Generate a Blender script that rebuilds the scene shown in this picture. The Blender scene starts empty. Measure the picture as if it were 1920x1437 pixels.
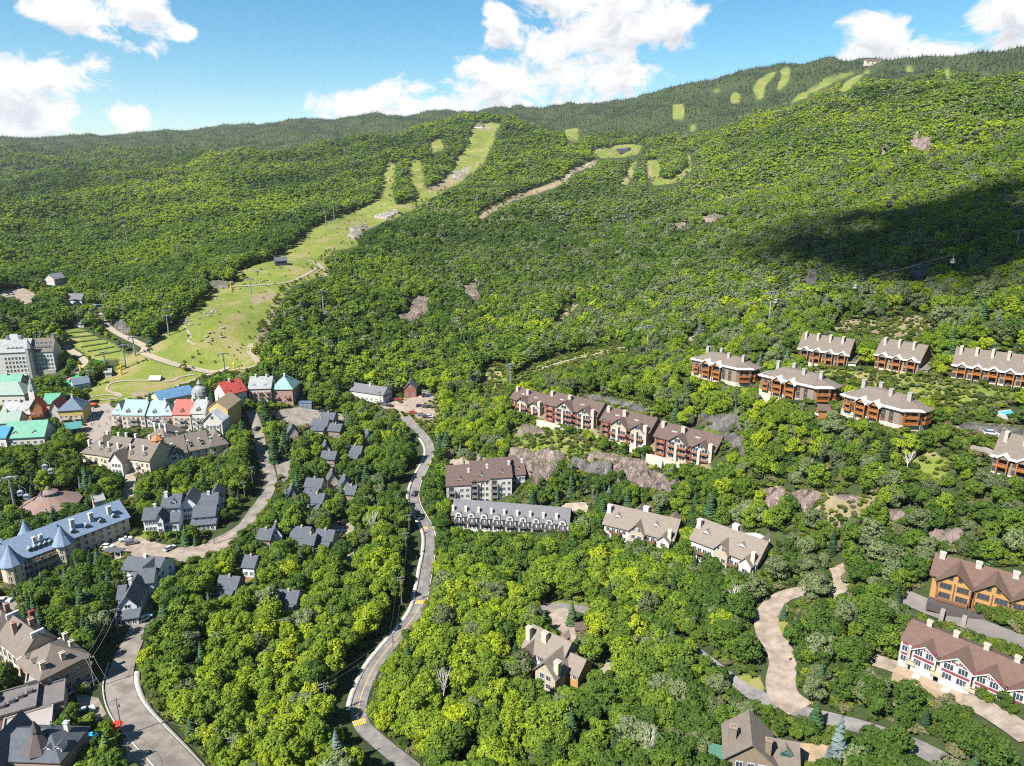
import bpy, bmesh, math, random
import numpy as np
from mathutils import Vector, Matrix
random.seed(7); RNG = np.random.default_rng(7)
S = bpy.context.scene
COL = S.collection
# ---------------------------------------------------------------- camera
cam = bpy.data.cameras.new('camera'); cam_o = bpy.data.objects.new('camera', cam); COL.objects.link(cam_o)
cam.sensor_width = 36.0; cam.lens = 36.0 * 1340.0 / 1920.0; cam.clip_start = 1.0; cam.clip_end = 40000.0
cam_o.location = (0, 0, 140.0); cam_o.rotation_euler = (math.radians(90 - 16.17), 0, 0)
S.camera = cam_o
# ---------------------------------------------------------------- sun, sky, exposure
TO_SUN = Vector((-0.52, -0.45, 0.78)).normalized()
SUN_EL = math.asin(TO_SUN.z); SUN_AZ = math.atan2(TO_SUN.x, TO_SUN.y)
sun = bpy.data.lights.new('sun', 'SUN'); sun.energy = 5.0; sun.angle = math.radians(0.5); sun.color = (1.0, 0.95, 0.86)
sun_o = bpy.data.objects.new('sun', sun); COL.objects.link(sun_o)
sun_o.rotation_euler = TO_SUN.to_track_quat('Z', 'Y').to_euler(); sun_o.location = TO_SUN * 3000
S.view_settings.view_transform = 'Standard'; S.view_settings.look = 'None'; S.view_settings.gamma = 1.0
S.view_settings.exposure = 1.45
try: S.view_settings.use_curve_mapping = False
except Exception: pass
S.cycles.filter_width = 1.1; S.cycles.sample_clamp_indirect = 2.5; S.cycles.use_denoising = False; S.cycles.max_bounces = 4; S.cycles.diffuse_bounces = 3; S.cycles.transparent_max_bounces = 24; S.cycles.caustics_reflective = False; S.cycles.caustics_refractive = False
def build_world():
    w = bpy.data.worlds.new('World'); S.world = w; w.use_nodes = True
    nt = w.node_tree; N = nt.nodes; L = nt.links; N.clear()
    def node(tp, **kw):
        n = N.new(tp)
        for k, v in kw.items(): setattr(n, k, v)
        return n
    def math_(op, a, b=None, c=None):
        n = node('ShaderNodeMath', operation=op)
        for i, v in enumerate((a, b, c)):
            if v is None: continue
            if isinstance(v, (int, float)): n.inputs[i].default_value = v
            else: L.new(v, n.inputs[i])
        return n.outputs[0]
    sky = node('ShaderNodeTexSky', sky_type='NISHITA', sun_disc=False)
    sky.sun_elevation = SUN_EL; sky.sun_rotation = SUN_AZ; sky.altitude = 600; sky.air_density = 1.0; sky.dust_density = 0.1; sky.ozone_density = 2.0
    tc = node('ShaderNodeTexCoord'); sep = node('ShaderNodeSeparateXYZ'); L.new(tc.outputs['Generated'], sep.inputs[0])
    az = math_('ARCTAN2', sep.outputs[0], sep.outputs[1])
    el = math_('ARCSINE', sep.outputs[2])
    # cumulus banks: azimuth, elevation, half width, half height (degrees)
    banks = CLOUD_BANKS
    def field(el_off):
        e = math_('ADD', el, el_off)
        comb = node('ShaderNodeCombineXYZ'); L.new(az, comb.inputs[0]); L.new(math_('MULTIPLY', e, 1.5), comb.inputs[1])
        nz = node('ShaderNodeTexNoise', noise_dimensions='2D'); nz.inputs['Scale'].default_value = 17; nz.inputs['Detail'].default_value = 11; nz.inputs['Roughness'].default_value = 0.6; nz.inputs['Distortion'].default_value = 0.35
        L.new(comb.outputs[0], nz.inputs['Vector'])
        f = None
        for (a, b, sa, sb) in banks:
            da = math_('MULTIPLY', math_('SUBTRACT', az, math.radians(a)), 1 / math.radians(sa))
            db = math_('MULTIPLY', math_('SUBTRACT', e, math.radians(b)), 1 / math.radians(sb))
            d = math_('SUBTRACT', 1.0, math_('ADD', math_('MULTIPLY', da, da), math_('MULTIPLY', db, db)))
            d = math_('MAXIMUM', d, -1.5)
            f = d if f is None else math_('SMOOTH_MAX', f, d, 0.35)
        return math_('ADD', f, math_('MULTIPLY', math_('SUBTRACT', nz.outputs['Fac'], 0.5), 4.6)), nz
    f0, nz0 = field(0.0); f1, _ = field(math.radians(1.3))
    def ramp(v, lo, hi):
        n = node('ShaderNodeMapRange', interpolation_type='SMOOTHSTEP'); n.clamp = True
        n.inputs['From Min'].default_value = lo; n.inputs['From Max'].default_value = hi; L.new(v, n.inputs['Value']); return n.outputs['Result']
    cover = ramp(f0, -0.15, 0.75)
    grey = math_('MULTIPLY', ramp(f1, 0.4, 2.0), 0.85)  # shading of cloud undersides painted in: greyer where cloud lies above
    mix = node('ShaderNodeMix', data_type='RGBA'); mix.inputs['A'].default_value = (7.0, 7.0, 7.05, 1); mix.inputs['B'].default_value = (4.3, 4.5, 4.9, 1)
    L.new(grey, mix.inputs['Factor'])
    mix2 = node('ShaderNodeMix', data_type='RGBA'); L.new(cover, mix2.inputs['Factor']); hs = node('ShaderNodeHueSaturation'); hs.inputs['Saturation'].default_value = 1.38; hs.inputs['Hue'].default_value = 0.485; L.new(sky.outputs[0], hs.inputs['Color']); L.new(hs.outputs[0], mix2.inputs['A']); L.new(mix.outputs['Result'], mix2.inputs['B'])
    bg = node('ShaderNodeBackground'); bg.inputs["Strength"].default_value = 0.054; L.new(mix2.outputs['Result'], bg.inputs['Color'])
    out = node('ShaderNodeOutputWorld'); L.new(bg.outputs[0], out.inputs['Surface'])
def _deg(px, py, hw, hh):
    xc = (px - 960) / 1340; yc = -(py - 718.5) / 1340; P = math.radians(16.17)
    x = xc; y = math.cos(P) + yc * math.sin(P); z = -math.sin(P) + yc * math.cos(P)
    k = math.degrees(1 / math.sqrt(1 + xc * xc + yc * yc)) / 1340
    return (math.degrees(math.atan2(x, y)), math.degrees(math.atan2(z, math.hypot(x, y))), hw * k / math.sqrt(1 + yc * yc * 0), hh * k)
CLOUD_BANKS = [_deg(*c) for c in [
 (1150,10,190,75),(1075,95,130,70),(1010,150,160,60),(1140,165,105,55),(880,200,210,50),(720,212,130,48),(1000,205,200,40),(1245,45,80,55),(940,50,38,40),
 (80,145,115,58),(10,175,120,70),(125,25,66,40),(262,25,78,58),(335,62,30,16),(235,222,45,28),(50,240,70,26),
 (1640,85,85,50),(1740,95,95,34),(1900,45,70,60),(1820,115,70,22)]]
CLOUD_BANKS += [(60,14,16,5),(-60,15,15,5.5),(95,20,17,6),(-100,16,18,6),(140,17,16,5),(-145,22,18,6),(180,15,15,5),(20,44,9,4),(-30,48,10,5),(70,45,11,5),(-80,47,10,5),(120,50,12,6),(-130,52,11,5)]
build_world()
# ---------------------------------------------------------------- viewpoint geometry and terrain
FOC, CX, CY = 1340.0, 960.0, 718.5
PITCH = math.radians(16.17)
CAMZ = 140.0
def ray(px, py):
    """azimuth and tangent of elevation of the sight line through a photograph point"""
    px = np.asarray(px, float); py = np.asarray(py, float)
    xc = (px - CX) / FOC; yc = -(py - CY) / FOC
    x = xc; y = math.cos(PITCH) + yc * math.sin(PITCH); z = -math.sin(PITCH) + yc * math.cos(PITCH)
    return np.arctan2(x, y), z / np.hypot(x, y)
def project(x, y, z):
    x = np.asarray(x, float); y = np.asarray(y, float); z = np.asarray(z, float) - CAMZ
    d = y * math.cos(PITCH) - z * math.sin(PITCH)
    u = y * math.sin(PITCH) + z * math.cos(PITCH)
    d = np.where(d < 1e-3, 1e-3, d)
    return CX + FOC * x / d, CY - FOC * u / d, d
# surveyed ground points: (photo x, photo y, 'z' height against the drone | 'r' ground range in metres, value)
GROUND = [
 (0,1437,'z',-131),(230,1380,'z',-132),(200,1150,'z',-135),(0,1100,'z',-135),(250,1030,'z',-135),(480,1437,'z',-137),
 (700,1350,'z',-141),(790,1140,'z',-141),(800,1000,'z',-139),(800,850,'z',-134),(760,790,'z',-131),(680,745,'z',-128),
 (500,820,'z',-131),(300,880,'z',-130),(300,800,'z',-126),(50,840,'z',-126),(50,700,'z',-119),(600,1000,'z',-137),(450,1150,'z',-138),
 (960,1437,'z',-138),(1000,1200,'z',-136),(1200,1300,'z',-130),(1400,1420,'z',-124),(1700,1400,'z',-114),(1920,1437,'z',-106),
 (1800,1270,'z',-109),(1830,1130,'z',-106),(1450,1160,'z',-120),(1380,1060,'z',-124),(1570,1080,'z',-113),(1210,1020,'z',-131),
 (960,990,'z',-137),(920,930,'z',-134),(1150,940,'z',-128),(1000,905,'z',-128),(1000,850,'z',-121),(1250,870,'z',-117),(1040,790,'z',-118),(1180,900,'z',-122),
 (1330,880,'z',-113),(1450,950,'z',-110),(1650,960,'z',-100),(1900,960,'z',-91),(1560,850,'z',-92),
 (1355,715,'z',-89),(1490,755,'z',-84),(1660,800,'z',-83),(1890,885,'z',-84),(1555,685,'z',-78),(1690,695,'z',-76),(1850,715,'z',-74),
 (1788,728,'z',-75),(1900,738,'z',-75.5),(1965,750,'z',-76),(1738,796,'z',-84),(1408,722,'z',-89.5),(1556,757,'z',-84.5),(1975,900,'z',-84),
 (1280,690,'z',-94),(1200,740,'z',-104),
 (850,720,'z',-124),(950,690,'z',-117),
 (400,700,'z',-117),(230,740,'z',-121),(480,690,'z',-111),(400,620,'r',505),(520,500,'r',700),(600,420,'r',950),(800,345,'r',1350),(880,290,'r',1650),(920,240,'r',1950),
 (930,231,'r',2080),(930,236,'r',2350),
 (600,560,'r',590),(560,640,'r',505),(700,600,'r',560),(700,680,'r',470),(750,500,'r',720),(850,400,'r',1020),(1000,600,'r',540),(1000,500,'r',730),(1000,400,'r',1030),(1000,320,'r',1500),
 (1010,258,'r',1900),(1090,284,'r',1750),(1010,268,'r',2250),
 (1120,340,'r',1330),(1120,298,'r',1650),(1160,275,'r',2000),(1150,240,'r',2500),(1080,225,'r',2900),(1000,206,'r',3500),(1000,210,'r',3900),
 (1250,300,'r',1600),(1240,340,'r',1350),(1300,270,'r',1900),(1270,200,'r',2500),(1250,178,'r',3000),(1250,183,'r',3500),
 (1200,600,'r',500),(1200,500,'r',680),(1200,420,'r',930),(1350,600,'r',430),(1350,500,'r',600),(1350,400,'r',850),(1350,300,'r',1300),(1400,240,'r',1650),(1400,244,'r',1800),(1400,254,'r',2050),
 (1500,600,'r',400),(1500,500,'r',540),(1500,400,'r',760),(1500,300,'r',1080),(1500,220,'r',1450),(1500,196,'r',1650),(1500,203,'r',1950),
 (1500,150,'r',2600),(1500,126,'r',2950),(1500,134,'r',3400),(1400,140,'r',2850),(1400,148,'r',3400),
 (1700,600,'r',385),(1700,500,'r',500),(1700,400,'r',680),(1700,300,'r',930),(1700,200,'r',1280),(1740,162,'r',1480),(1740,170,'r',1800),(1640,121,'r',2850),(1640,127,'r',3300),(1740,119,'r',2900),(1740,127,'r',3400),
 (1920,620,'r',345),(1920,500,'r',460),(1920,400,'r',600),(1920,300,'r',810),(1920,200,'r',1100),(1920,174,'r',1300),(1920,178,'r',1650),(1880,101,'r',2800),(1880,110,'r',3300),(1920,104,'r',2900),
 (2200,600,'r',300),(2200,400,'r',520),(2200,200,'r',950),(2200,120,'r',2500),(2200,900,'z',-80),(2200,1300,'z',-96),(2200,1437,'z',-97),
 (0,560,'r',720),(110,520,'r',820),(200,580,'r',640),(100,620,'r',570),(100,450,'r',1180),(100,390,'r',1650),(100,330,'r',2500),(100,295,'r',3300),(100,259,'r',4400),(100,262,'r',5000),
 (300,500,'r',830),(400,440,'r',1050),(400,360,'r',1500),(400,312,'r',2000),(500,295,'r',2250),(500,301,'r',2600),(300,320,'r',2350),(300,300,'r',2950),(330,248,'r',4300),(330,252,'r',4900),
 (620,370,'r',1250),(650,300,'r',1750),(720,269,'r',2050),(720,276,'r',2450),(620,250,'r',3200),(620,226,'r',3950),(620,230,'r',4500),(800,217,'r',3600),(800,222,'r',4200),(780,240,'r',2900),
 (0,260,'r',4500),(-300,600,'r',620),(-300,400,'r',1500),(-300,260,'r',4400),(-300,1000,'z',-132),(-300,1437,'z',-130),
]
def _fit():
    g = GROUND
    az, t = ray([p[0] for p in g], [p[1] for p in g])
    r = np.array([p[3] / tt if p[2] == 'z' else p[3] for p, tt in zip(g, t)], float)
    P = np.stack([az, np.log(r)], 1)
    d = np.linalg.norm(P[:, None] - P[None], axis=2)
    K = np.where(d > 0, d * d * np.log(np.maximum(d, 1e-9)), 0) + 2e-4 * np.eye(len(g))
    Q = np.c_[np.ones(len(g)), P]
    A = np.block([[K, Q], [Q.T, np.zeros((3, 3))]])
    w = np.linalg.solve(A, np.r_[t, 0, 0, 0])
    return P, w
_P, _W = _fit()
def tan_at(az, r):
    az = np.clip(np.asarray(az, float), -0.86, 0.86); v = np.log(np.clip(np.asarray(r, float), 100, 5200))
    az, v = np.broadcast_arrays(az, v); sh = az.shape; az = az.ravel(); v = v.ravel()
    out = np.empty(len(az)); n = len(_P)
    for i in range(0, len(az), 40000):
        a = az[i:i+40000, None] - _P[None, :, 0]; b = v[i:i+40000, None] - _P[None, :, 1]
        d2 = a * a + b * b
        out[i:i+40000] = (0.5 * d2 * np.log(np.maximum(d2, 1e-18))) @ _W[:n] + _W[n] + az[i:i+40000] * _W[n+1] + v[i:i+40000] * _W[n+2]
    return out.reshape(sh)
def ground_polar(az, r):
    r = np.asarray(r, float); rc = np.clip(r, 100, 5200)
    z = rc * tan_at(az, rc)
    near = np.clip((r - 20) / 80, 0, 1); near = near * near * (3 - 2 * near)
    z = z * near + (-133) * (1 - near)
    z = z - np.maximum(r - 5200, 0) * 0.12
    return CAMZ + z
# the fitted ground is looked up from a table (azimuth x log range)
_TA = np.linspace(-0.86, 0.86, 560); _TR = np.linspace(math.log(20), math.log(9000), 900)
_TZ = ground_polar(_TA[:, None], np.exp(_TR)[None, :])
def _relief():
    A, R = np.meshgrid(_TA, np.exp(_TR), indexing='ij'); x = R * np.sin(A); y = R * np.cos(A); f = np.clip((R - 430) / 500, 0, 1) * np.clip((4600 - R) / 600, 0, 1)
    big = np.zeros_like(x)
    for (ax, ay, ph, w, a) in ((0.9, 0.35, 1.3, 330, 1.0), (-0.5, 0.8, 0.4, 240, 0.8), (0.3, -1.0, 2.2, 170, 0.6), (1.0, 0.9, 5.0, 105, 0.35), (-1.0, 0.4, 3.1, 80, 0.25)):
        k = 2 * math.pi / w / math.hypot(ax, ay); big += a * np.sin(k * (ax * x + ay * y) + ph + 1.4 * np.sin(k * 0.31 * (ay * x - ax * y) + ph * 2))
    return big * f * np.clip(R, 0, 2600) * 0.0042
_TZ = _TZ + _relief()
def ground(x, y):
    x = np.asarray(x, float); y = np.asarray(y, float)
    a = (np.clip(np.arctan2(x, y), -0.8599, 0.8599) + 0.86) / 1.72 * (len(_TA) - 1)
    b = (np.clip(np.log(np.maximum(np.hypot(x, y), 20.001)), _TR[0], _TR[-1] - 1e-6) - _TR[0]) / (_TR[-1] - _TR[0]) * (len(_TR) - 1)
    i = np.floor(a).astype(int); j = np.floor(b).astype(int); i = np.clip(i, 0, len(_TA) - 2); j = np.clip(j, 0, len(_TR) - 2)
    fa = a - i; fb = b - j
    return (_TZ[i, j] * (1 - fa) * (1 - fb) + _TZ[i+1, j] * fa * (1 - fb) + _TZ[i, j+1] * (1 - fa) * fb + _TZ[i+1, j+1] * fa * fb)
_MR = np.exp(np.linspace(math.log(90), math.log(5200), 1400))
def spot(px, py):
    """first ground point met by the sight line (nan where it meets only sky)"""
    px = np.atleast_1d(np.asarray(px, float)); py = np.atleast_1d(np.asarray(py, float))
    az, t = ray(px, py); out = np.full((len(az), 3), np.nan)
    for k in range(len(az)):
        zz = ground(_MR * math.sin(az[k]), _MR * math.cos(az[k])) - CAMZ - _MR * t[k]
        h = np.nonzero(zz >= 0)[0]
        if len(h) == 0: continue
        i = h[0]
        if i == 0: r = _MR[0]
        else:
            f = -zz[i-1] / (zz[i] - zz[i-1]); r = _MR[i-1] + f * (_MR[i] - _MR[i-1])
        x, y = r * math.sin(az[k]), r * math.cos(az[k]); out[k] = (x, y, float(ground(x, y)))
    return out
def on_plane(px, py, z):
    az, t = ray(px, py); r = (z - CAMZ) / t
    return np.stack([r * np.sin(az), r * np.cos(az)], -1)
# ---------------------------------------------------------------- helpers: noise, materials, meshes
def vnoise(x, y, seed=0):
    x = np.asarray(x, float); y = np.asarray(y, float); xi = np.floor(x).astype(np.int64); yi = np.floor(y).astype(np.int64); fx = x - xi; fy = y - yi
    def h(a, b):
        n = (a * 374761393 + b * 668265263 + seed * 1442695041) & 0xffffffff
        n = ((n ^ (n >> 13)) * 1274126177) & 0xffffffff
        return ((n ^ (n >> 16)) & 0xffff) / 65535.0
    fx = fx * fx * (3 - 2 * fx); fy = fy * fy * (3 - 2 * fy)
    return (h(xi, yi) * (1 - fx) + h(xi + 1, yi) * fx) * (1 - fy) + (h(xi, yi + 1) * (1 - fx) + h(xi + 1, yi + 1) * fx) * fy
def fbm(x, y, seed=0, o=4):
    s = 0; a = 0.5
    for k in range(o): s = s + a * vnoise(x * 2**k, y * 2**k, seed + k); a *= 0.5
    return s / (1 - 0.5**o)
MATS = {}
def mat(name, col, rough=0.8, var=0.12, scale=1.5, bump=0.0, spec=0.3, metal=0.0, col2=None, stretch=None):
    """plain procedural material: base colour with noise mottling (col2 or +-var) and optional bump"""
    if name in MATS: return MATS[name]
    m = bpy.data.materials.new(name); m.use_nodes = True; nt = m.node_tree; N, L = nt.nodes, nt.links
    b = N['Principled BSDF']; b.inputs['Roughness'].default_value = rough; b.inputs['Specular IOR Level'].default_value = spec; b.inputs['Metallic'].default_value = metal
    tc = N.new('ShaderNodeTexCoord'); src = tc.outputs['Object']
    if stretch:
        mp = N.new('ShaderNodeMapping'); mp.inputs['Scale'].default_value = stretch; L.new(src, mp.inputs['Vector']); src = mp.outputs[0]
    nz = N.new('ShaderNodeTexNoise'); nz.inputs['Scale'].default_value = scale; nz.inputs['Detail'].default_value = 5; nz.inputs['Roughness'].default_value = 0.62; L.new(src, nz.inputs['Vector'])
    mx = N.new('ShaderNodeMix'); mx.data_type = 'RGBA'
    c = np.array(col, float); a = c * (1 - var); d = np.array(col2, float) if col2 is not None else c * (1 + var)
    mx.inputs['A'].default_value = (*a, 1); mx.inputs['B'].default_value = (*np.minimum(d, 1), 1)
    mr = N.new('ShaderNodeMapRange'); mr.inputs['From Min'].default_value = 0.32; mr.inputs['From Max'].default_value = 0.68; L.new(nz.outputs['Fac'], mr.inputs['Value']); L.new(mr.outputs[0], mx.inputs['Factor'])
    L.new(mx.outputs['Result'], b.inputs['Base Color'])
    if bump:
        bp = N.new('ShaderNodeBump'); bp.inputs['Strength'].default_value = bump; L.new(nz.outputs['Fac'], bp.inputs['Height']); L.new(bp.outputs[0], b.inputs['Normal'])
    MATS[name] = m; return m
def tag(o, label=None, cat=None, group=None, kind=None):
    if label: o['label'] = label
    if cat: o['category'] = cat
    if group: o['group'] = group
    if kind: o['kind'] = kind
    return o
def empty(name, loc=(0, 0, 0), rz=0.0):
    o = bpy.data.objects.new(name, None); COL.objects.link(o); o.location = loc; o.rotation_euler = (0, 0, rz); o.empty_display_size = 0.5
    return o
def link(name, me, parent=None, loc=(0, 0, 0), rot=(0, 0, 0), scale=None):
    o = bpy.data.objects.new(name, me); COL.objects.link(o); o.location = loc; o.rotation_euler = rot
    if scale: o.scale = scale
    if parent is not None: o.parent = parent
    return o
class MB:
    """collects faces, then becomes ONE mesh"""
    def __init__(s): s.v = []; s.f = []; s.m = []
    def quad(s, *p, m=0):
        i = len(s.v); s.v += [tuple(map(float, q)) for q in p]; s.f.append(tuple(range(i, i + len(p)))); s.m.append(m)
    def box(s, x0, x1, y0, y1, z0, z1, m=0):
        i = len(s.v); s.v += [(x0,y0,z0),(x1,y0,z0),(x1,y1,z0),(x0,y1,z0),(x0,y0,z1),(x1,y0,z1),(x1,y1,z1),(x0,y1,z1)]
        for f in ((0,3,2,1),(4,5,6,7),(0,1,5,4),(1,2,6,5),(2,3,7,6),(3,0,4,7)): s.f.append(tuple(i + k for k in f)); s.m.append(m)
    def prism(s, pts, z0, z1, m=0, mtop=None):
        """pts counter-clockwise outline"""
        n = len(pts); i = len(s.v); s.v += [(x, y, z0) for x, y in pts] + [(x, y, z1) for x, y in pts]
        for k in range(n): s.f.append((i + k, i + (k + 1) % n, i + n + (k + 1) % n, i + n + k)); s.m.append(m)
        s.f.append(tuple(i + n + k for k in range(n))); s.m.append(m if mtop is None else mtop)
        s.f.append(tuple(i + n - 1 - k for k in range(n))); s.m.append(m)
    def bar(s, p, q, r, n=5, m=0, r2=None):
        p = Vector(p); q = Vector(q); d = (q - p).normalized(); a = d.orthogonal().normalized(); b = d.cross(a); i = len(s.v); r2 = r if r2 is None else r2
        for c, rr in ((p, r), (q, r2)):
            for k in range(n): t = 2 * math.pi * k / n; s.v.append(tuple(c + a * (rr * math.cos(t)) + b * (rr * math.sin(t))))
        for k in range(n): s.f.append((i + k, i + (k + 1) % n, i + n + (k + 1) % n, i + n + k)); s.m.append(m)
        s.f.append(tuple(i + n - 1 - k for k in range(n))); s.m.append(m); s.f.append(tuple(i + n + k for k in range(n))); s.m.append(m)
    def lathe(s, prof, n=10, m=0, c=(0, 0)):
        i = len(s.v)
        for r, z in prof:
            for k in range(n): t = 2 * math.pi * k / n; s.v.append((c[0] + r * math.cos(t), c[1] + r * math.sin(t), z))
        for j in range(len(prof) - 1):
            for k in range(n): s.f.append((i + j*n + k, i + j*n + (k+1) % n, i + (j+1)*n + (k+1) % n, i + (j+1)*n + k)); s.m.append(m)
        s.f.append(tuple(i + (len(prof)-1)*n + k for k in range(n))); s.m.append(m); s.f.append(tuple(i + n - 1 - k for k in range(n))); s.m.append(m)
    def mesh(s, name, mats, smooth=False):
        me = bpy.data.meshes.new(name); me.from_pydata(s.v, [], s.f)
        for m in (mats if isinstance(mats, (list, tuple)) else [mats]): me.materials.append(m)
        if any(s.m): me.polygons.foreach_set('material_index', s.m)
        if smooth: me.polygons.foreach_set('use_smooth', [True] * len(s.f))
        me.update(); return me
    def build(s, name, mats, parent=None, loc=(0, 0, 0), rot=(0, 0, 0), smooth=False):
        return link(name, s.mesh(name, mats, smooth), parent, loc, rot)
def np_mesh(name, V, F, mats, smooth=True):
    me = bpy.data.meshes.new(name); V = np.asarray(V, np.float32); F = np.asarray(F, np.int32); k = F.shape[1]
    me.vertices.add(len(V)); me.vertices.foreach_set('co', V.ravel())
    me.loops.add(F.size); me.loops.foreach_set('vertex_index', F.ravel())
    me.polygons.add(len(F)); me.polygons.foreach_set('loop_start', np.arange(0, F.size, k, dtype=np.int32))
    me.polygons.foreach_set('loop_total', np.full(len(F), k, np.int32))
    me.polygons.foreach_set('use_smooth', np.full(len(F), smooth, bool))
    for m in (mats if isinstance(mats, (list, tuple)) else [mats]): me.materials.append(m)
    me.update(calc_edges=True); me.validate(); return me
def in_poly(px, py, poly):
    px = np.asarray(px); py = np.asarray(py); c = np.zeros(px.shape, bool); n = len(poly)
    for i in range(n):
        x0, y0 = poly[i]; x1, y1 = poly[(i + 1) % n]
        if y0 == y1: continue
        c ^= ((y0 > py) != (y1 > py)) & (px < (x1 - x0) * (py - y0) / (y1 - y0) + x0)
    return c
def densify(pts, n=6, closed=True):
    out = []
    m = len(pts)
    for i in range(m if closed else m - 1):
        a = pts[i]; b = pts[(i + 1) % m]
        for k in range(n): t = k / n; out.append((a[0] + (b[0]-a[0])*t, a[1] + (b[1]-a[1])*t))
    if not closed: out.append(pts[-1])
    return out
def smooth_line(pts, n=8):
    """Catmull-Rom through the points"""
    P = [np.array(p, float) for p in pts]; P = [2*P[0]-P[1]] + P + [2*P[-1]-P[-2]]; out = []
    for i in range(1, len(P) - 2):
        for k in range(n):
            t = k / n; a, b, c, d = P[i-1], P[i], P[i+1], P[i+2]
            out.append(0.5 * ((2*b) + (c-a)*t + (2*a-5*b+4*c-d)*t*t + (3*b-a-3*c+d)*t**3))
    out.append(P[-2]); return np.array(out)
bark_m = mat('bark', (0.13, 0.105, 0.085), 0.95, 0.25, 3.0); birch_m = mat('pale_bark', (0.42, 0.40, 0.37), 0.9, 0.25, 4.0)
# ---------------------------------------------------------------- land cover (outlines given as photo points, laid out on the real ground)
GRASS = {
 'run_top': [(888,234),(937,231),(925,270),(917,284),(904,307),(874,334),(830,361),(794,376),(780,389),(750,406),(723,413),(683,434),(667,463),(625,472),(610,487),(618,517),(588,523),(545,540),(525,575),(508,610),(492,650),(478,690),(455,700),(390,697),(330,684),(280,655),(292,640),(322,612),(347,590),(377,565),(392,548),(447,528),(440,512),(455,504),(515,486),(546,466),(568,440),(602,420),(640,403),(690,386),(737,377),(745,384),(770,378),(790,366),(804,356),(840,328),(860,296),(880,268)],
 'branch_1': [(725,304),(745,306),(738,334),(738,367),(745,390),(690,392),(700,378),(710,367),(717,341)],
 'branch_2': [(767,304),(787,301),(791,321),(797,354),(800,368),(778,372),(780,361),(764,334)],
 'glade': [(807,267),(831,254),(828,284),(807,288)],
 'terraces': [(103,620),(160,616),(240,662),(228,674),(183,676)],
 'foot': [(250,658),(285,668),(330,688),(395,702),(360,718),(300,738),(240,752),(165,757),(158,742),(203,702),(232,678)],
 'station': [(1112,280),(1161,273),(1206,269),(1192,290),(1160,297),(1120,298)],
 'strip_a': [(1160,349),(1177,349),(1199,302),(1188,300)],
 'glade_b': [(1213,304),(1235,298),(1237,335),(1262,338),(1292,312),(1280,286),(1294,284),(1298,318),(1272,344),(1216,350)],
 'glade_c': [(1058,244),(1083,239),(1086,270),(1062,264)],
 'glade_d': [(1261,198),(1282,195),(1284,226),(1262,222)],
 'glade_e': [(1288,236),(1306,234),(1304,248),(1290,248)],
 'summit_a': [(1446,132),(1456,135),(1434,160),(1433,180),(1418,189),(1413,161)],
 'summit_b': [(1464,128),(1482,127),(1480,152),(1458,172)],
 'summit_c': [(1608,131),(1603,138),(1557,157),(1497,191),(1470,197),(1512,170),(1545,149)],
 'summit_d': [(1644,122),(1637,131),(1602,157),(1582,174),(1566,174),(1586,152)],
 'summit_e': [(1697,121),(1715,122),(1709,135),(1698,135)],
 'summit_f': [(1769,124),(1778,124),(1783,147),(1773,152)],
 'summit_g': [(1819,124),(1860,142),(1855,146),(1822,131)],
 'summit_h': [(1330,172),(1385,148),(1392,150),(1340,178)],
 'summit_i': [(1540,146),(1552,150),(1566,160),(1556,162)],
 'track_g': [(1372,172),(1390,178),(1386,194),(1368,196)],
 'lawn_a': [(1160,645),(1178,655),(1112,676),(1015,696),(975,718),(955,712),(1000,684),(1060,664)],
 'bench': [(958,806),(1000,792),(1035,800),(1100,830),(1140,848),(1215,868),(1250,888),(1200,886),(1120,872),(1085,872),(1040,856),(960,846)],
 'drive_island': [(1470,1122),(1500,1148),(1508,1214),(1482,1206),(1456,1172)],
 'open_slope': [(1700,865),(1750,845),(1790,870),(1765,900),(1800,920),(1880,935),(1800,930),(1740,890)],
 'upper_row_lawn': [(1490,688),(1600,694),(1740,706),(1900,735),(1915,748),(1780,760),(1700,730),(1560,712)],
 'house_lawn_a': [(250,990),(280,985),(275,1018),(258,1012)],
 'house_lawn_b': [(215,1050),(262,1045),(265,1060),(225,1066)],
 'house_lawn_c': [(262,1120),(290,1110),(292,1150),(262,1150)],
 'chalet_lawn': [(625,1015),(655,1010),(640,1040),(615,1040)],
 'road_verge': [(1395,1262),(1440,1290),(1425,1310),(1370,1275)],
 'verge_b': [(1690,1250),(1740,1275),(1745,1285),(1690,1265)],
 'pad_a': [(560,810),(640,795),(640,812),(585,820)],
 'verge_c': [(1020,1122),(1110,1128),(1110,1138),(1020,1133)],
 'wild_a': [(955,850),(1000,855),(1060,858),(1000,866),(958,866)],
 'gap_a': [(900,690),(950,690),(950,740),(900,735)],
 'gap_b': [(770,785),(825,788),(815,800),(778,796)],
 'gap_c': [(1070,735),(1170,748),(1250,778),(1200,782),(1080,752)],
 'gap_d': [(1310,800),(1405,815),(1395,830),(1320,815)],
 'court': [(1800,790),(1920,800),(1920,818),(1800,806)],
}
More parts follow.
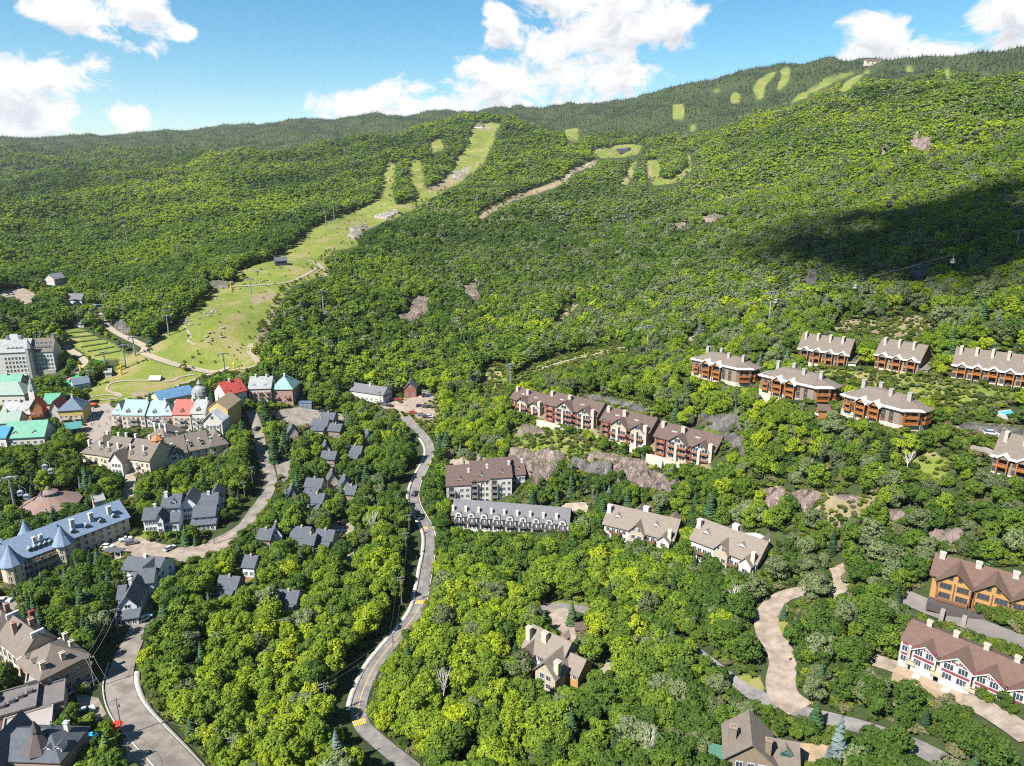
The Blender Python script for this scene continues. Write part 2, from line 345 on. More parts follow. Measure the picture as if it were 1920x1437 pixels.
DIRT = {
 'cross_trail': [(1117,298),(1122,306),(1080,326),(1053,345),(1020,360),(980,372),(942,386),(900,412),(893,408),(900,398),(940,376),(977,362),(1018,350),(1048,336),(1075,316)],
 'top_pad': [(892,238),(934,235),(932,243),(893,244)],
 'bare_run': [(860,318),(895,306),(880,322),(850,344),(800,362),(800,352)],
 'cut_a': [(1165,348),(1174,348),(1190,318),(1183,316)],
 'cut_b': [(1211,304),(1216,304),(1218,335),(1213,335)],
 'bank_a': [(1030,600),(1040,590),(1060,575),(1085,560),(1090,568),(1068,590),(1045,604)],
 'pad_c': [(460,560),(520,545),(525,552),(470,575)],
 'rock_open': [(1400,930),(1440,920),(1520,925),(1600,925),(1650,935),(1660,970),(1600,980),(1520,990),(1500,950),(1430,950)],
 'condo_pad': [(960,752),(1010,768),(1110,800),(1235,840),(1350,880),(1345,900),(1240,868),(1120,826),(1010,786),(955,772)],
 'slope_bare': [(470,640),(500,600),(520,560),(528,562),(508,610),(485,655)],
 'plaza_ground': [(150,760),(210,750),(235,780),(212,800),(190,840),(165,835),(150,800)],
 'lot_edge': [(735,745),(820,738),(830,790),(760,800)],
 'foot_bare': [(255,730),(300,735),(270,748),(235,742)],
 'house_yard': [(1440,1400),(1560,1395),(1560,1440),(1440,1440)],
 'open_right': [(1560,600),(1640,598),(1740,590),(1760,612),(1700,640),(1640,628),(1560,622)],
 'mound': [(420,1085),(470,1075),(480,1130),(440,1140)],
}
def ar_poly(pts, n=4):
    q = densify(pts, n); P = spot([a for a, b in q], [b for a, b in q]); ok = ~np.isnan(P[:, 0]); P = P[ok]
    r = np.hypot(P[:, 0], P[:, 1]); med = np.median(r)
    k = (r < med * 2.7) & (r > med / 2.7); P = P[k]; r = r[k]
    return np.stack([np.arctan2(P[:, 0], P[:, 1]), np.log(r)], 1)
GR = {k: ar_poly(v) for k, v in GRASS.items()}
DR = {k: ar_poly(v) for k, v in DIRT.items()}
def cover(az, lr):
    x = np.exp(lr) * np.sin(az); y = np.exp(lr) * np.cos(az); q = np.clip(np.exp(lr) / 260, 0.6, 6); am = np.clip(np.exp(lr) / 130, 2.2, 9) / np.exp(lr)
    az = az + (fbm(x / (7 * q), y / (7 * q), 51) - 0.5) * 2 * am; lr = lr + (fbm(x / (7 * q), y / (7 * q), 61) - 0.5) * 2 * am
    g = np.zeros(az.shape, bool); d = np.zeros(az.shape, bool)
    for src, out in ((GR, g), (DR, d)):
        for P in src.values():
            lo, hi = P.min(0), P.max(0); k = (az >= lo[0]) & (az <= hi[0]) & (lr >= lo[1]) & (lr <= hi[1])
            if k.any(): idx = np.nonzero(k); out[idx] |= in_poly(az[idx], lr[idx], P)
    return g, d
def blur(a):
    a = a.copy()
    for _ in range(2):
        b = a.copy(); b[1:-1] = (a[:-2] + 2 * a[1:-1] + a[2:]) / 4; a = b.copy(); a[:, 1:-1] = (b[:, :-2] + 2 * b[:, 1:-1] + b[:, 2:]) / 4
    return a
def build_terrain():
    fine = np.linspace(-0.74, 0.74, 640); left = np.linspace(-math.pi, -0.74, 30)[:-1]; right = np.linspace(0.74, math.pi, 30)[1:]
    A = np.r_[left, fine, right]; R = np.exp(np.linspace(math.log(24), math.log(9000), 760))
    AA, RR = np.meshgrid(A, R, indexing='ij'); X = RR * np.sin(AA); Y = RR * np.cos(AA); Z = ground(X, Y)
    Z = Z + (fbm(X / 40, Y / 40, 3) - 0.5) * np.clip((RR - 600) / 700, 0, 2.0) * 1.5
    na, nr = AA.shape; idx = np.arange(na * nr).reshape(na, nr)
    F = np.stack([idx[:-1, :-1], idx[:-1, 1:], idx[1:, 1:], idx[1:, :-1]], -1).reshape(-1, 4)[:, ::-1]
    m = bpy.data.materials.new('ground_cover'); m.use_nodes = True; nt = m.node_tree; N, L = nt.nodes, nt.links; b = N['Principled BSDF']; b.inputs['Roughness'].default_value = 0.95; b.inputs['Specular IOR Level'].default_value = 0.1
    tc = N.new('ShaderNodeTexCoord')
    def noise(scale, d=6):
        n = N.new('ShaderNodeTexNoise'); n.inputs['Scale'].default_value = scale; n.inputs['Detail'].default_value = d; n.inputs['Roughness'].default_value = 0.65; L.new(tc.outputs['Object'], n.inputs['Vector'])
        r = N.new('ShaderNodeMapRange'); r.inputs['From Min'].default_value = 0.3; r.inputs['From Max'].default_value = 0.7; L.new(n.outputs['Fac'], r.inputs['Value']); return r.outputs[0]
    def mix(f, a, c):
        x = N.new('ShaderNodeMix'); x.data_type = 'RGBA'
        for s, v in (('Factor', f), ('A', a), ('B', c)):
            if isinstance(v, tuple): x.inputs[s].default_value = (*v, 1)
            elif isinstance(v, (int, float)): x.inputs[s].default_value = v
            else: L.new(v, x.inputs[s])
        return x.outputs['Result']
    n1, n2, n3, n5, n6 = noise(0.02), noise(0.11), noise(0.6), noise(0.045, 9), noise(0.25, 8)
    at = N.new('ShaderNodeAttribute'); at.attribute_name = 'cover'; sp = N.new('ShaderNodeSeparateColor'); L.new(at.outputs['Color'], sp.inputs[0])
    floor = mix(n2, (0.022, 0.034, 0.014), (0.044, 0.058, 0.020))
    gr = mix(n1, (0.065, 0.115, 0.016), (0.125, 0.165, 0.024)); gr = mix(mathnode(N, L, 'MULTIPLY', n2, 0.5), gr, (0.165, 0.165, 0.045)); gr = mix(mathnode(N, L, 'MULTIPLY', n3, 0.5), gr, (0.06, 0.09, 0.018))
    r5 = N.new('ShaderNodeMapRange'); r5.inputs['From Min'].default_value = 0.52; r5.inputs['From Max'].default_value = 0.78; L.new(n5, r5.inputs['Value']); gr = mix(mathnode(N, L, 'MULTIPLY', r5.outputs[0], 0.75), gr, (0.20, 0.155, 0.09)); r6 = N.new('ShaderNodeMapRange'); r6.inputs['From Min'].default_value = 0.45; r6.inputs['From Max'].default_value = 0.15; L.new(n5, r6.inputs['Value']); gr = mix(mathnode(N, L, 'MULTIPLY', r6.outputs[0], 0.6), gr, (0.055, 0.095, 0.018))
    gr = mix(mathnode(N, L, 'MULTIPLY', n6, 0.45), gr, (0.19, 0.185, 0.05))
    di = mix(n2, (0.15, 0.115, 0.07), (0.25, 0.20, 0.14)); di = mix(mathnode(N, L, 'MULTIPLY', n3, 0.5), di, (0.10, 0.11, 0.035))
    # ragged edges between covers
    def ragged(s):
        q = mathnode(N, L, 'ADD', s, mathnode(N, L, 'MULTIPLY', mathnode(N, L, 'SUBTRACT', n3, 0.5), 0.35)); r = N.new('ShaderNodeMapRange'); r.inputs['From Min'].default_value = 0.35; r.inputs['From Max'].default_value = 0.65; L.new(q, r.inputs['Value']); return r.outputs[0]
    c = mix(ragged(sp.outputs[0]), floor, gr); c = mix(ragged(sp.outputs[1]), c, di)
    L.new(c, b.inputs['Base Color'])
    bp = N.new('ShaderNodeBump'); bp.inputs['Strength'].default_value = 0.5; bp.inputs['Distance'].default_value = 0.6; L.new(n3, bp.inputs['Height']); L.new(bp.outputs[0], b.inputs['Normal'])
    me = np_mesh('terrain', np.stack([X, Y, Z], -1).reshape(-1, 3), F, m)
    g, d = cover(AA, np.log(RR)); g = blur(g.astype(float)); d = blur(d.astype(float)); C = np.zeros((na * nr, 4), np.float32); C[:, 0] = g.ravel(); C[:, 1] = d.ravel(); C[:, 3] = 1
    ca = me.color_attributes.new('cover', 'FLOAT_COLOR', 'POINT'); ca.data.foreach_set('color', C.ravel())
    o = link('terrain', me); tag(o, 'wooded mountainside with grassy ski runs above the valley floor', kind='structure')
def mathnode(N, L, op, a, b):
    n = N.new('ShaderNodeMath'); n.operation = op
    for i, v in enumerate((a, b)):
        if isinstance(v, (int, float)): n.inputs[i].default_value = v
        else: L.new(v, n.inputs[i])
    return n.outputs[0]
build_terrain()
# ---------------------------------------------------------------- what trees must keep off (ground) and must not hide (sight lines)
KEEP_OFF = []                      # world polygons
CLEAR = np.zeros((370, 490), np.float32)   # range of the thing to stay visible, by photo point / 4
_gx, _gy = np.meshgrid(np.arange(490) * 4.0 - 16, np.arange(370) * 4.0 - 16)
def keep_clear(poly, rng):
    k = in_poly(_gx, _gy, poly); CLEAR[k] = np.maximum(CLEAR[k], rng)
def keep_clear_exact(poly):
    k = in_poly(_gx, _gy, poly); i, j = np.nonzero(k)
    if len(i) == 0: return
    P = spot(_gx[i, j], _gy[i, j]); r = np.hypot(P[:, 0], P[:, 1]); ok = ~np.isnan(r); CLEAR[i[ok], j[ok]] = np.maximum(CLEAR[i[ok], j[ok]], r[ok] - 2)
for k, v in GRASS.items():
    P = GR[k]
    if k.startswith(('lawn_a', 'open', 'gap', 'upper', 'bench', 'wild', 'court')): keep_clear_exact(v)
    if k.startswith(('run', 'branch', 'glade', 'terr', 'foot', 'station', 'strip', 'summit')):
        c = np.mean(v, 0); keep_clear_exact([tuple(c + (np.array(p) - c) * (1.1 if k.startswith(('summit', 'glade', 'strip', 'station')) else 1.0)) for p in v])
for k, v in DIRT.items():
    if k in ('cross_trail', 'bank_a', 'open_right'): keep_clear_exact(v)
# ---------------------------------------------------------------- roads, paths, lots
asphalt = mat('asphalt', (0.12, 0.115, 0.115), 0.9, 0.26, 0.3, col2=(0.18, 0.165, 0.16))
pale_asphalt = mat('worn_asphalt', (0.145, 0.13, 0.115), 0.92, 0.24, 0.25, col2=(0.21, 0.185, 0.165))
gravel = mat('gravel', (0.18, 0.145, 0.115), 0.95, 0.22, 0.35, col2=(0.265, 0.22, 0.18))
concrete = mat('concrete', (0.31, 0.295, 0.27), 0.9, 0.1, 0.6)
dirt_m = mat('bare_earth', (0.24, 0.18, 0.115), 0.95, 0.2, 0.4)
paint_w = mat('road_paint_white', (0.6, 0.6, 0.57), 0.8, 0.1); paint_y = mat('road_paint_yellow', (0.55, 0.34, 0.05), 0.8, 0.12)
def path_pts(px, n=8):
    q = smooth_line(px, n); P = spot(q[:, 0], q[:, 1]); P = P[~np.isnan(P[:, 0])]
    xy = P[:, :2]
    for _ in range(3): xy[1:-1] = 0.25 * xy[:-2] + 0.5 * xy[1:-1] + 0.25 * xy[2:]
    return xy
def normals(xy):
    d = np.gradient(xy, axis=0); d /= np.linalg.norm(d, axis=1, keepdims=True) + 1e-9; return np.stack([-d[:, 1], d[:, 0]], 1)
def resample(xy, step):
    s = np.r_[0, np.cumsum(np.linalg.norm(np.diff(xy, axis=0), axis=1))]; n = max(2, int(s[-1] / step)); t = np.linspace(0, s[-1], n)
    return np.stack([np.interp(t, s, xy[:, 0]), np.interp(t, s, xy[:, 1])], 1)
def strip(name, px, width, material, lift=0.12, off=0.0, cols=4, parent=None, clear=True, xy=None, thick=0.0, keep=True, step=1.6, verge=(0.6, 0.6)):
    xy = resample(path_pts(px) if xy is None else xy, step); nm = normals(xy); n = len(xy)
    w = np.interp(np.linspace(0, 1, n), np.linspace(0, 1, len(width)), width) if isinstance(width, (list, tuple)) else np.full(n, float(width))
    o = np.linspace(-0.5, 0.5, cols + 1); V = []
    for k in o:
        p = xy + nm * (off + k * w)[:, None]; V.append(np.c_[p, ground(p[:, 0], p[:, 1]) + lift])
    V = np.stack(V, 1)
    zc = V[:, :, 2].mean(1, keepdims=True); V[:, :, 2] = np.maximum(0.5 * V[:, :, 2] + 0.5 * zc, V[:, :, 2] - 0.05)
    idx = np.arange(n * (cols + 1)).reshape(n, cols + 1); F = np.stack([idx[:-1, :-1], idx[1:, :-1], idx[1:, 1:], idx[:-1, 1:]], -1).reshape(-1, 4)[:, ::-1]
    VV = V.reshape(-1, 3)
    if thick:
        m = len(VV); VV = np.r_[VV, VV - [0, 0, thick]]
        for c in (0, cols): a = idx[:, c]; q = np.stack([a[:-1], a[1:], a[1:] + m, a[:-1] + m], -1); F = np.r_[F, q if c == 0 else q[:, ::-1]]
    me = np_mesh(name, VV, F, material)
    ob = link(name, me, parent)
    if keep:
        a = xy + nm * (off + 0.5 * w + verge[0])[:, None]; b = xy + nm * (off - 0.5 * w - verge[1])[:, None]
        for i in range(0, n - 1, 6): j = min(i + 6, n - 1); KEEP_OFF.append(np.array([a[i], a[j], b[j], b[i]]))
        a = xy + nm * (off + 0.5 * w + 0.6)[:, None]; b = xy + nm * (off - 0.5 * w - 0.6)[:, None]
        if clear:
            za = ground(a[:, 0], a[:, 1]); zb = ground(b[:, 0], b[:, 1]); ua, va, _ = project(a[:, 0], a[:, 1], za); ub, vb, _ = project(b[:, 0], b[:, 1], zb)
            for i in range(0, n - 1, 4):
                j = min(i + 4, n - 1); keep_clear([(ua[i], va[i]), (ua[j], va[j]), (ub[j], vb[j]), (ub[i], vb[i])], float(np.hypot(*xy[i])))
    return ob, xy
def lot(name, px, material, lift=0.16, clear=True):
    q = densify(px, 6); P = spot([a for a, b in q], [b for a, b in q]); P = P[~np.isnan(P[:, 0])][:, :2]
    from mathutils.geometry import tessellate_polygon
    c = P.mean(0); tri = tessellate_polygon([[Vector((q[0], q[1], 0)) for q in P]]); me = bpy.data.meshes.new(name); bm = bmesh.new(); vs = [bm.verts.new((q[0], q[1], 0)) for q in P]
    for t in tri:
        try: bm.faces.new([vs[i] for i in t])
        except ValueError: pass
    for _ in range(3):
        long = [e for e in bm.edges if e.calc_length() > 4.0]
        if long: bmesh.ops.subdivide_edges(bm, edges=long, cuts=1); bmesh.ops.triangulate(bm, faces=bm.faces)
    zz = ground(np.array([v.co.x for v in bm.verts]), np.array([v.co.y for v in bm.verts])) + lift
    for v, z in zip(bm.verts, zz): v.co.z = z
    bm.normal_update()
    for f in bm.faces:
        if f.normal.z < 0: f.normal_flip()
    bm.to_mesh(me); bm.free(); me.materials.append(material); me.update()
    o = link(name, me); KEEP_OFF.append(P)
    if clear: keep_clear(px, float(np.hypot(*c)))
    return o
def st(o, label): return tag(o, label, kind='structure')
MAIN = [(758,782),(770,795),(789,812),(803,830),(807,848),(800,868),(788,890),(779,912),(776,932),(781,952),(792,972),(803,992),(807,1012),(805,1040),(800,1065),(796,1090),(791,1115),(787,1135),(774,1160),(750,1190),(725,1220),(702,1250),(687,1280),(676,1310),(672,1338),(680,1362),(702,1384),(735,1412),(770,1440),(810,1475)]
road, main_xy = strip('road', MAIN, [4.4, 4.2, 3.8, 3.5, 3.7, 4.0, 4.2, 4.6], asphalt, verge=(0.8, 6.5)); st(road, 'grey asphalt main road winding down past the yellow crosswalks')
side, _ = strip('sidewalk', None, [1.2, 1.2, 1.3, 1.4, 1.4], concrete, lift=0.24, off=-2.8, cols=2, xy=main_xy[int(len(main_xy)*0.12):int(len(main_xy)*0.86)], thick=0.3); st(side, 'pale concrete sidewalk along the main road')
kerb, _ = strip('kerb', None, 0.35, concrete, lift=0.22, off=2.25, cols=1, xy=main_xy[int(len(main_xy)*0.2):int(len(main_xy)*0.66)], thick=0.3); st(kerb, 'pale concrete kerb along the main road')
LEFT = [(274,1150),(268,1165),(255,1192),(240,1222),(229,1252),(224,1282),(231,1315),(250,1347),(280,1380),(310,1412),(335,1440),(365,1475)]
road2, left_xy = strip('road', LEFT, [5.5, 6.0, 6.6, 7.2, 7.6, 8.0], pale_asphalt, verge=(2.5, 4.5)); st(road2, 'pale worn road curving past the blue trampoline')
k2, _ = strip('sidewalk', None, 1.5, concrete, lift=0.24, off=-1.0, cols=2, xy=(left_xy - 0)[int(len(left_xy)*0.0):1] if False else left_xy[int(len(left_xy)*0.38):] + normals(left_xy)[int(len(left_xy)*0.38):] * 5.2, thick=0.3); st(k2, 'pale sidewalk on the outer side of the curving road')
k3, _ = strip('kerb', None, 0.35, concrete, lift=0.22, off=0, cols=1, xy=left_xy[int(len(left_xy)*0.3):] - normals(left_xy)[int(len(left_xy)*0.3):] * 3.9, thick=0.3); st(k3, 'pale kerb on the inner side of the curving road')
MID = [(470,770),(480,795),(487,820),(492,850),(503,880),(507,908),(494,938),(474,964),(458,986),(430,1004),(395,1020)]
r3, _ = strip('road', MID, [5, 5, 5.5, 5.5, 5], pale_asphalt, verge=(0.6, 4.0)); st(r3, 'pale lane through the dark spruces and grey-roofed chalets')
r4, _ = strip('driveway', [(1566,1062),(1578,1082),(1572,1104),(1548,1120)], [4, 5, 5], gravel); st(r4, 'short gravel drive between trees above the curving drive')
r5, _ = strip('driveway', [(1512,1108),(1476,1116),(1449,1134),(1436,1160),(1441,1190),(1460,1218),(1468,1248),(1463,1278),(1470,1308),(1500,1332)], [5, 6, 6.2, 6.4, 6.6, 7, 7], gravel, verge=(0.6, 3.0)); st(r5, 'wide S-shaped gravel drive between dense trees')
DIAG = [(1010,1141),(1040,1137),(1090,1143),(1150,1155),(1200,1170),(1250,1195),(1300,1222),(1345,1256),(1385,1287),(1430,1310),(1500,1335),(1560,1350),(1620,1366),(1700,1394),(1760,1424),(1820,1460)]
r6, diag_xy = strip('road', DIAG, [4.0, 4.0, 4.0, 4.2, 4.6], asphalt, clear=False); st(r6, 'narrow grey lane running diagonally through the woods')
for a, b in (((1010,1141),(1100,1146)),): keep_clear([(1015,1130),(1110,1138),(1110,1152),(1015,1148)], 215)
for q in ([(1205,1165),(1230,1178),(1222,1186),(1200,1174)], [(1298,1216),(1316,1228),(1312,1238),(1294,1226)], [(1362,1262),(1430,1300),(1425,1318),(1365,1282)], [(1505,1328),(1610,1362),(1612,1376),(1505,1340)], [(1695,1385),(1760,1420),(1750,1432),(1690,1402)]): keep_clear(q, 175)
r7, _ = strip('road', [(1625,1235),(1680,1252),(1750,1282),(1820,1316),(1880,1350),(1935,1388)], [4.5, 4.5, 5, 5], gravel); st(r7, 'gravel lane below the white and red townhouses')
r8, _ = strip('road', [(1690,1118),(1740,1140),(1800,1162),(1860,1186),(1940,1216)], [5.5, 6, 6, 6], mat('parking_asphalt', (0.13, 0.12, 0.115), 0.9, 0.12, 0.3)); st(r8, 'asphalt parking lane below the yellow chalet')
r9, _ = strip('road', [(1780,802),(1812,806),(1850,818),(1890,822),(1950,826)], 4.0, pale_asphalt); st(r9, 'pale lane behind the brown timber condos')
r10, _ = strip('road', [(1812,838),(1850,846),(1880,862)], 4.0, pale_asphalt); st(r10, 'short pale drive beside the lone timber condo')
r11, _ = strip('path', [(1292,646),(1300,628),(1318,620),(1338,616)], [3.5, 4.5, 3.5], gravel); st(r11, 'short gravel track bending out of the wood')
TRK = dict(material=mat('track_gravel', (0.22, 0.19, 0.15), 0.95, 0.12, 0.4), lift=0.3, cols=2)
for pts, w, lb in (
  ([(182,578),(190,595),(200,612),(225,628),(258,644),(272,652),(268,662),(290,672),(330,685),(370,694),(402,699),(430,690)], 4.2, 'pale service track zigzagging below the rock face'),
  ([(115,728),(140,705),(152,690),(160,680),(148,668),(128,655),(114,638)], 4.0, 'pale path beside the grass terraces'),
  ([(300,738),(340,722),(375,708),(405,700),(440,694),(470,690),(484,682),(476,670),(466,660),(472,645)], 3.0, 'pale luge-like track curling at the run foot'),
  ([(168,745),(205,741),(232,745),(205,735),(200,728),(212,718),(260,714),(320,716),(335,708),(365,703)], 1.6, 'thin pale loop track on the foot meadow'),
  ([(162,752),(200,750),(225,747),(226,740),(212,736)], 1.4, 'thin pale loop track nearest the village plaza'),
  ([(380,543),(430,538),(480,536),(540,530),(575,515),(598,500)], 3.4, 'straight dirt track across the ski run'),
  ([(614,518),(606,505),(590,492),(570,488)], 3.6, 'curved dirt track at the edge of the ski run'),
  ([(1015,692),(1060,678),(1120,664),(1160,652),(1178,660)], 2.2, 'thin pale path across the grassy cut'),
  ([(1120,300),(1085,318),(1060,336)], 6, 'dirt patch on the cross trail'),
  ([(345,612),(358,632),(352,640),(366,648)], 1.6, 'faint foot path on the grassy bowl'),
  ([(240,870),(246,890),(240,925),(244,940)], 4.5, 'paved lane below the beige hotel'),
):
    o, _ = strip('path', pts, w, **TRK); st(o, lb)
for nm, pts, m, lb in (
  ('plaza', [(153,768),(200,756),(232,776),(212,798),(196,838),(166,836),(158,800)], mat('plaza_paving', (0.20, 0.175, 0.155), 0.9, 0.1, 0.6), 'beige paved plaza between the colourful village houses'),
  ('parking_lot', [(700,752),(735,748),(758,760),(745,772),(715,768)], gravel, 'pale lot beside the long white house'),
  ('parking_lot', [(752,756),(800,732),(818,748),(790,760),(818,772),(805,786),(770,778),(745,770)], gravel, 'pale parking lot full of dark cars'),
  ('parking_lot', [(186,1034),(216,1012),(262,1008),(300,1020),(345,1028),(400,1016),(440,998),(452,1008),(420,1030),(370,1052),(330,1056),(300,1050),(240,1044),(210,1052)], gravel, 'gravel court between the white clapboard houses'),
  ('parking_lot', [(612,984),(640,975),(668,980),(662,1004),(625,1002)], gravel, 'small pale lot with two dark cars'),
  ('driveway', [(650,1020),(664,1022),(664,1058),(654,1070),(642,1050)], gravel, 'narrow gravel drive beside the small lawn'),
  ('parking_lot', [(840,864),(868,858),(905,880),(895,896),(845,896)], gravel, 'sandy court behind the white stepped condo'),
  ('parking_lot', [(0,546),(40,540),(66,548),(62,566),(38,574),(28,556),(0,560)], gravel, 'pale lot at the forest edge beyond the big hotel'),
  ('parking_lot', [(-20,1122),(18,1118),(34,1134),(32,1158),(20,1172),(-20,1176)], pale_asphalt, 'round pale court with a white car by the blue-roofed hotel'),
  ('driveway', [(505,772),(560,764),(645,778),(646,796),(600,806),(560,800),(520,790)], pale_asphalt, 'pale lane end behind the grey-roofed chalets'),
  ('driveway', [(515,865),(545,858),(545,895),(532,905),(520,890)], pale_asphalt, 'asphalt stub beside the blue spruce'),
  ('driveway', [(1028,1144),(1062,1140),(1082,1168),(1084,1192),(1070,1212),(1046,1196),(1030,1170)], gravel, 'sunlit gravel forecourt of the beige-roofed house'),
  ('driveway', [(1122,1262),(1142,1228),(1152,1240),(1140,1272)], gravel, 'shaded gravel patch beside the beige-roofed house'),
  ('driveway', [(1380,1000),(1420,1000),(1444,1012),(1440,1026),(1400,1014)], concrete, 'pale forecourt behind the beige-roofed condo'),
  ('driveway', [(1048,945),(1105,942),(1100,962),(1060,958)], gravel, 'pale drive end behind the white grey-roofed condo'),
  ('driveway', [(1130,962),(1240,972),(1250,985),(1190,972)], gravel, 'narrow pale drive behind the beige condos'),
  ('driveway', [(1455,1392),(1560,1398),(1560,1445),(1440,1445)], dirt_m, 'brown earth yard beside the green-decked house'),
  ('driveway', [(140,1300),(185,1310),(200,1340),(180,1356),(150,1330)], gravel, 'pale service yard behind the brick building'),
  ('driveway', [(230,1385),(262,1380),(300,1420),(310,1450),(230,1450)], pale_asphalt, 'pale yard beside the curving road'),
  ('driveway', [(800,985),(822,988),(820,1005),(806,1002)], asphalt, 'short side lane end by the upper crosswalk'),
  ('plaza', [(20,740),(60,742),(40,752),(10,752)], mat('plaza_paving', (0.20, 0.175, 0.155)), 'paved square in front of the green-roofed houses'),
):
    st(lot(nm, pts, m), lb)
# crosswalks, kerb paint and centre line
def crosswalk(i, label, length=2.2, nst=8, half=1.85):
    c = main_xy[i]; d = normals(main_xy)[i]; e = np.array([d[1], -d[0]]); root = empty('crosswalk', (c[0], c[1], float(ground(*c)) + 0.14)); tag(root, label, 'crosswalk', 'yellow crosswalks on the main road')
    for k in range(nst):
        u = (k - (nst - 1) / 2) / nst * 2 * half; p = d * u; mb = MB(); w = half / nst * 0.62; q = [p + d * w + e * length / 2, p - d * w + e * length / 2, p - d * w - e * length / 2, p + d * w - e * length / 2]
        mb.quad(*[(a[0], a[1], float(ground(c[0] + a[0], c[1] + a[1])) + 0.16 - root.location.z) for a in q]); mb.build('stripe', paint_y, root)
def near_idx(px, py):
    p = spot(px, py)[0][:2]; return int(np.argmin(np.linalg.norm(main_xy - p, axis=1)))
crosswalk(near_idx(800, 990), 'upper yellow striped crosswalk beside the white grey-roofed condo')
crosswalk(near_idx(788, 1131), 'middle yellow striped crosswalk where the sidewalk narrows')
crosswalk(near_idx(674, 1356), 'lower yellow striped crosswalk near the earth bank', half=2.1)
i0, i1 = near_idx(790, 1140), near_idx(672, 1345)
ln, _ = strip('road_marking', None, 0.16, paint_y, lift=0.15, cols=1, xy=main_xy[i0:i1], keep=False); st(ln, 'worn yellow centre line on the lower main road')
# ---------------------------------------------------------------- buildings
def M_(n, c, **k): return mat(n, c, **k)
roof_brown = M_('brown_shingles', (0.081, 0.057, 0.051), rough=0.95, var=0.14, scale=0.9); roof_taupe = M_('taupe_shingles', (0.117, 0.099, 0.085), rough=0.95, var=0.12, scale=0.8)
roof_grey = M_('grey_shingles', (0.105, 0.105, 0.115), rough=0.95, var=0.12, scale=0.9); roof_slate = M_('slate_grey_shingles', (0.062, 0.070, 0.086), rough=0.9, var=0.16, scale=0.9)
roof_beige = M_('beige_shingles', (0.147, 0.123, 0.105), rough=0.95, var=0.1, scale=0.8); roof_red_brown = M_('red_brown_shingles', (0.098, 0.062, 0.050), rough=0.95, var=0.12, scale=0.8)
roof_blue = M_('blue_slate', (0.125, 0.175, 0.25), rough=0.8, var=0.12, scale=0.8); roof_teal = M_('teal_metal', (0.125, 0.225, 0.215), rough=0.55, var=0.2, scale=0.4); roof_paleblue = M_('pale_blue_metal', (0.145, 0.225, 0.265), rough=0.55, var=0.2, scale=0.4)
roof_red = M_('red_metal', (0.28, 0.045, 0.035), rough=0.6, var=0.2, scale=0.4); roof_green = M_('green_metal', (0.04, 0.185, 0.125), rough=0.55, var=0.2, scale=0.4); roof_bluem = M_('blue_metal', (0.066, 0.139, 0.238), rough=0.55, var=0.2, scale=0.4); roof_lgrey = M_('light_grey_metal', (0.185, 0.195, 0.20), rough=0.6, var=0.2, scale=0.4)
glare_metal = M_('white_metal_sun_glare', (0.528, 0.536, 0.552), rough=0.45, var=0.2, scale=0.4); roof_flat = M_('flat_roof_membrane', (0.112, 0.102, 0.102), rough=0.95, var=0.15, scale=0.3); roof_pale = M_('pale_flat_roof', (0.238, 0.218, 0.211), rough=0.95, var=0.08, scale=0.3)  # white metal roofs, with the sun's reflection painted into the colour
w_white = M_('white_stucco', (0.416, 0.400, 0.376), var=0.06); w_cream = M_('cream_stucco', (0.416, 0.352, 0.264), var=0.07); w_grey = M_('pale_grey_clapboard', (0.46, 0.49, 0.54), var=0.06); w_bluegrey = M_('blue_grey_clapboard', (0.32, 0.37, 0.44), var=0.07)
w_beige = M_('beige_siding', (0.296, 0.256, 0.200), var=0.08); w_pink = M_('pink_brown_render', (0.288, 0.176, 0.144), var=0.09); w_brick = M_('brick_render', (0.264, 0.168, 0.128), var=0.1); w_orange = M_('orange_cedar', (0.27, 0.11, 0.03), var=0.15, scale=2.0, stretch=(1, 1, 6)); w_ochre = M_('ochre_cedar', (0.31, 0.175, 0.06), var=0.12, scale=2, stretch=(1, 1, 6))
w_taupe = M_('taupe_siding', (0.176, 0.140, 0.104), var=0.1); w_stone = M_('cream_stone', (0.416, 0.368, 0.304), var=0.16, scale=2.2, bump=0.2); w_yellow = M_('yellow_render', (0.416, 0.296, 0.120), var=0.06); w_maroon = M_('maroon_panel', (0.17, 0.03, 0.05), var=0.08); w_dark = M_('dark_wall_and_shadow', (0.040, 0.044, 0.056), var=0.15)
trim_w = M_('white_trim', (0.44, 0.44, 0.43), rough=0.6, var=0.04); trim_brown = M_('brown_trim', (0.128, 0.068, 0.040), var=0.1); rail_orange = M_('orange_rail', (0.27, 0.098, 0.024), var=0.1); rail_red = M_('reddish_rail', (0.20, 0.085, 0.055), var=0.1); green_deck = M_('green_deck', (0.048, 0.136, 0.104), var=0.1)
glass = M_('window_glass', (0.035, 0.045, 0.060), rough=0.12, spec=0.6, var=0.3, scale=0.6); iron = M_('galvanised_steel', (0.240, 0.248, 0.264), rough=0.5, var=0.08, metal=0.3); wood_pole = M_('weathered_pole', (0.160, 0.132, 0.108), var=0.15, scale=3); black = M_('black_metal', (0.020, 0.020, 0.023), var=0.1)
WINDOWS = {}
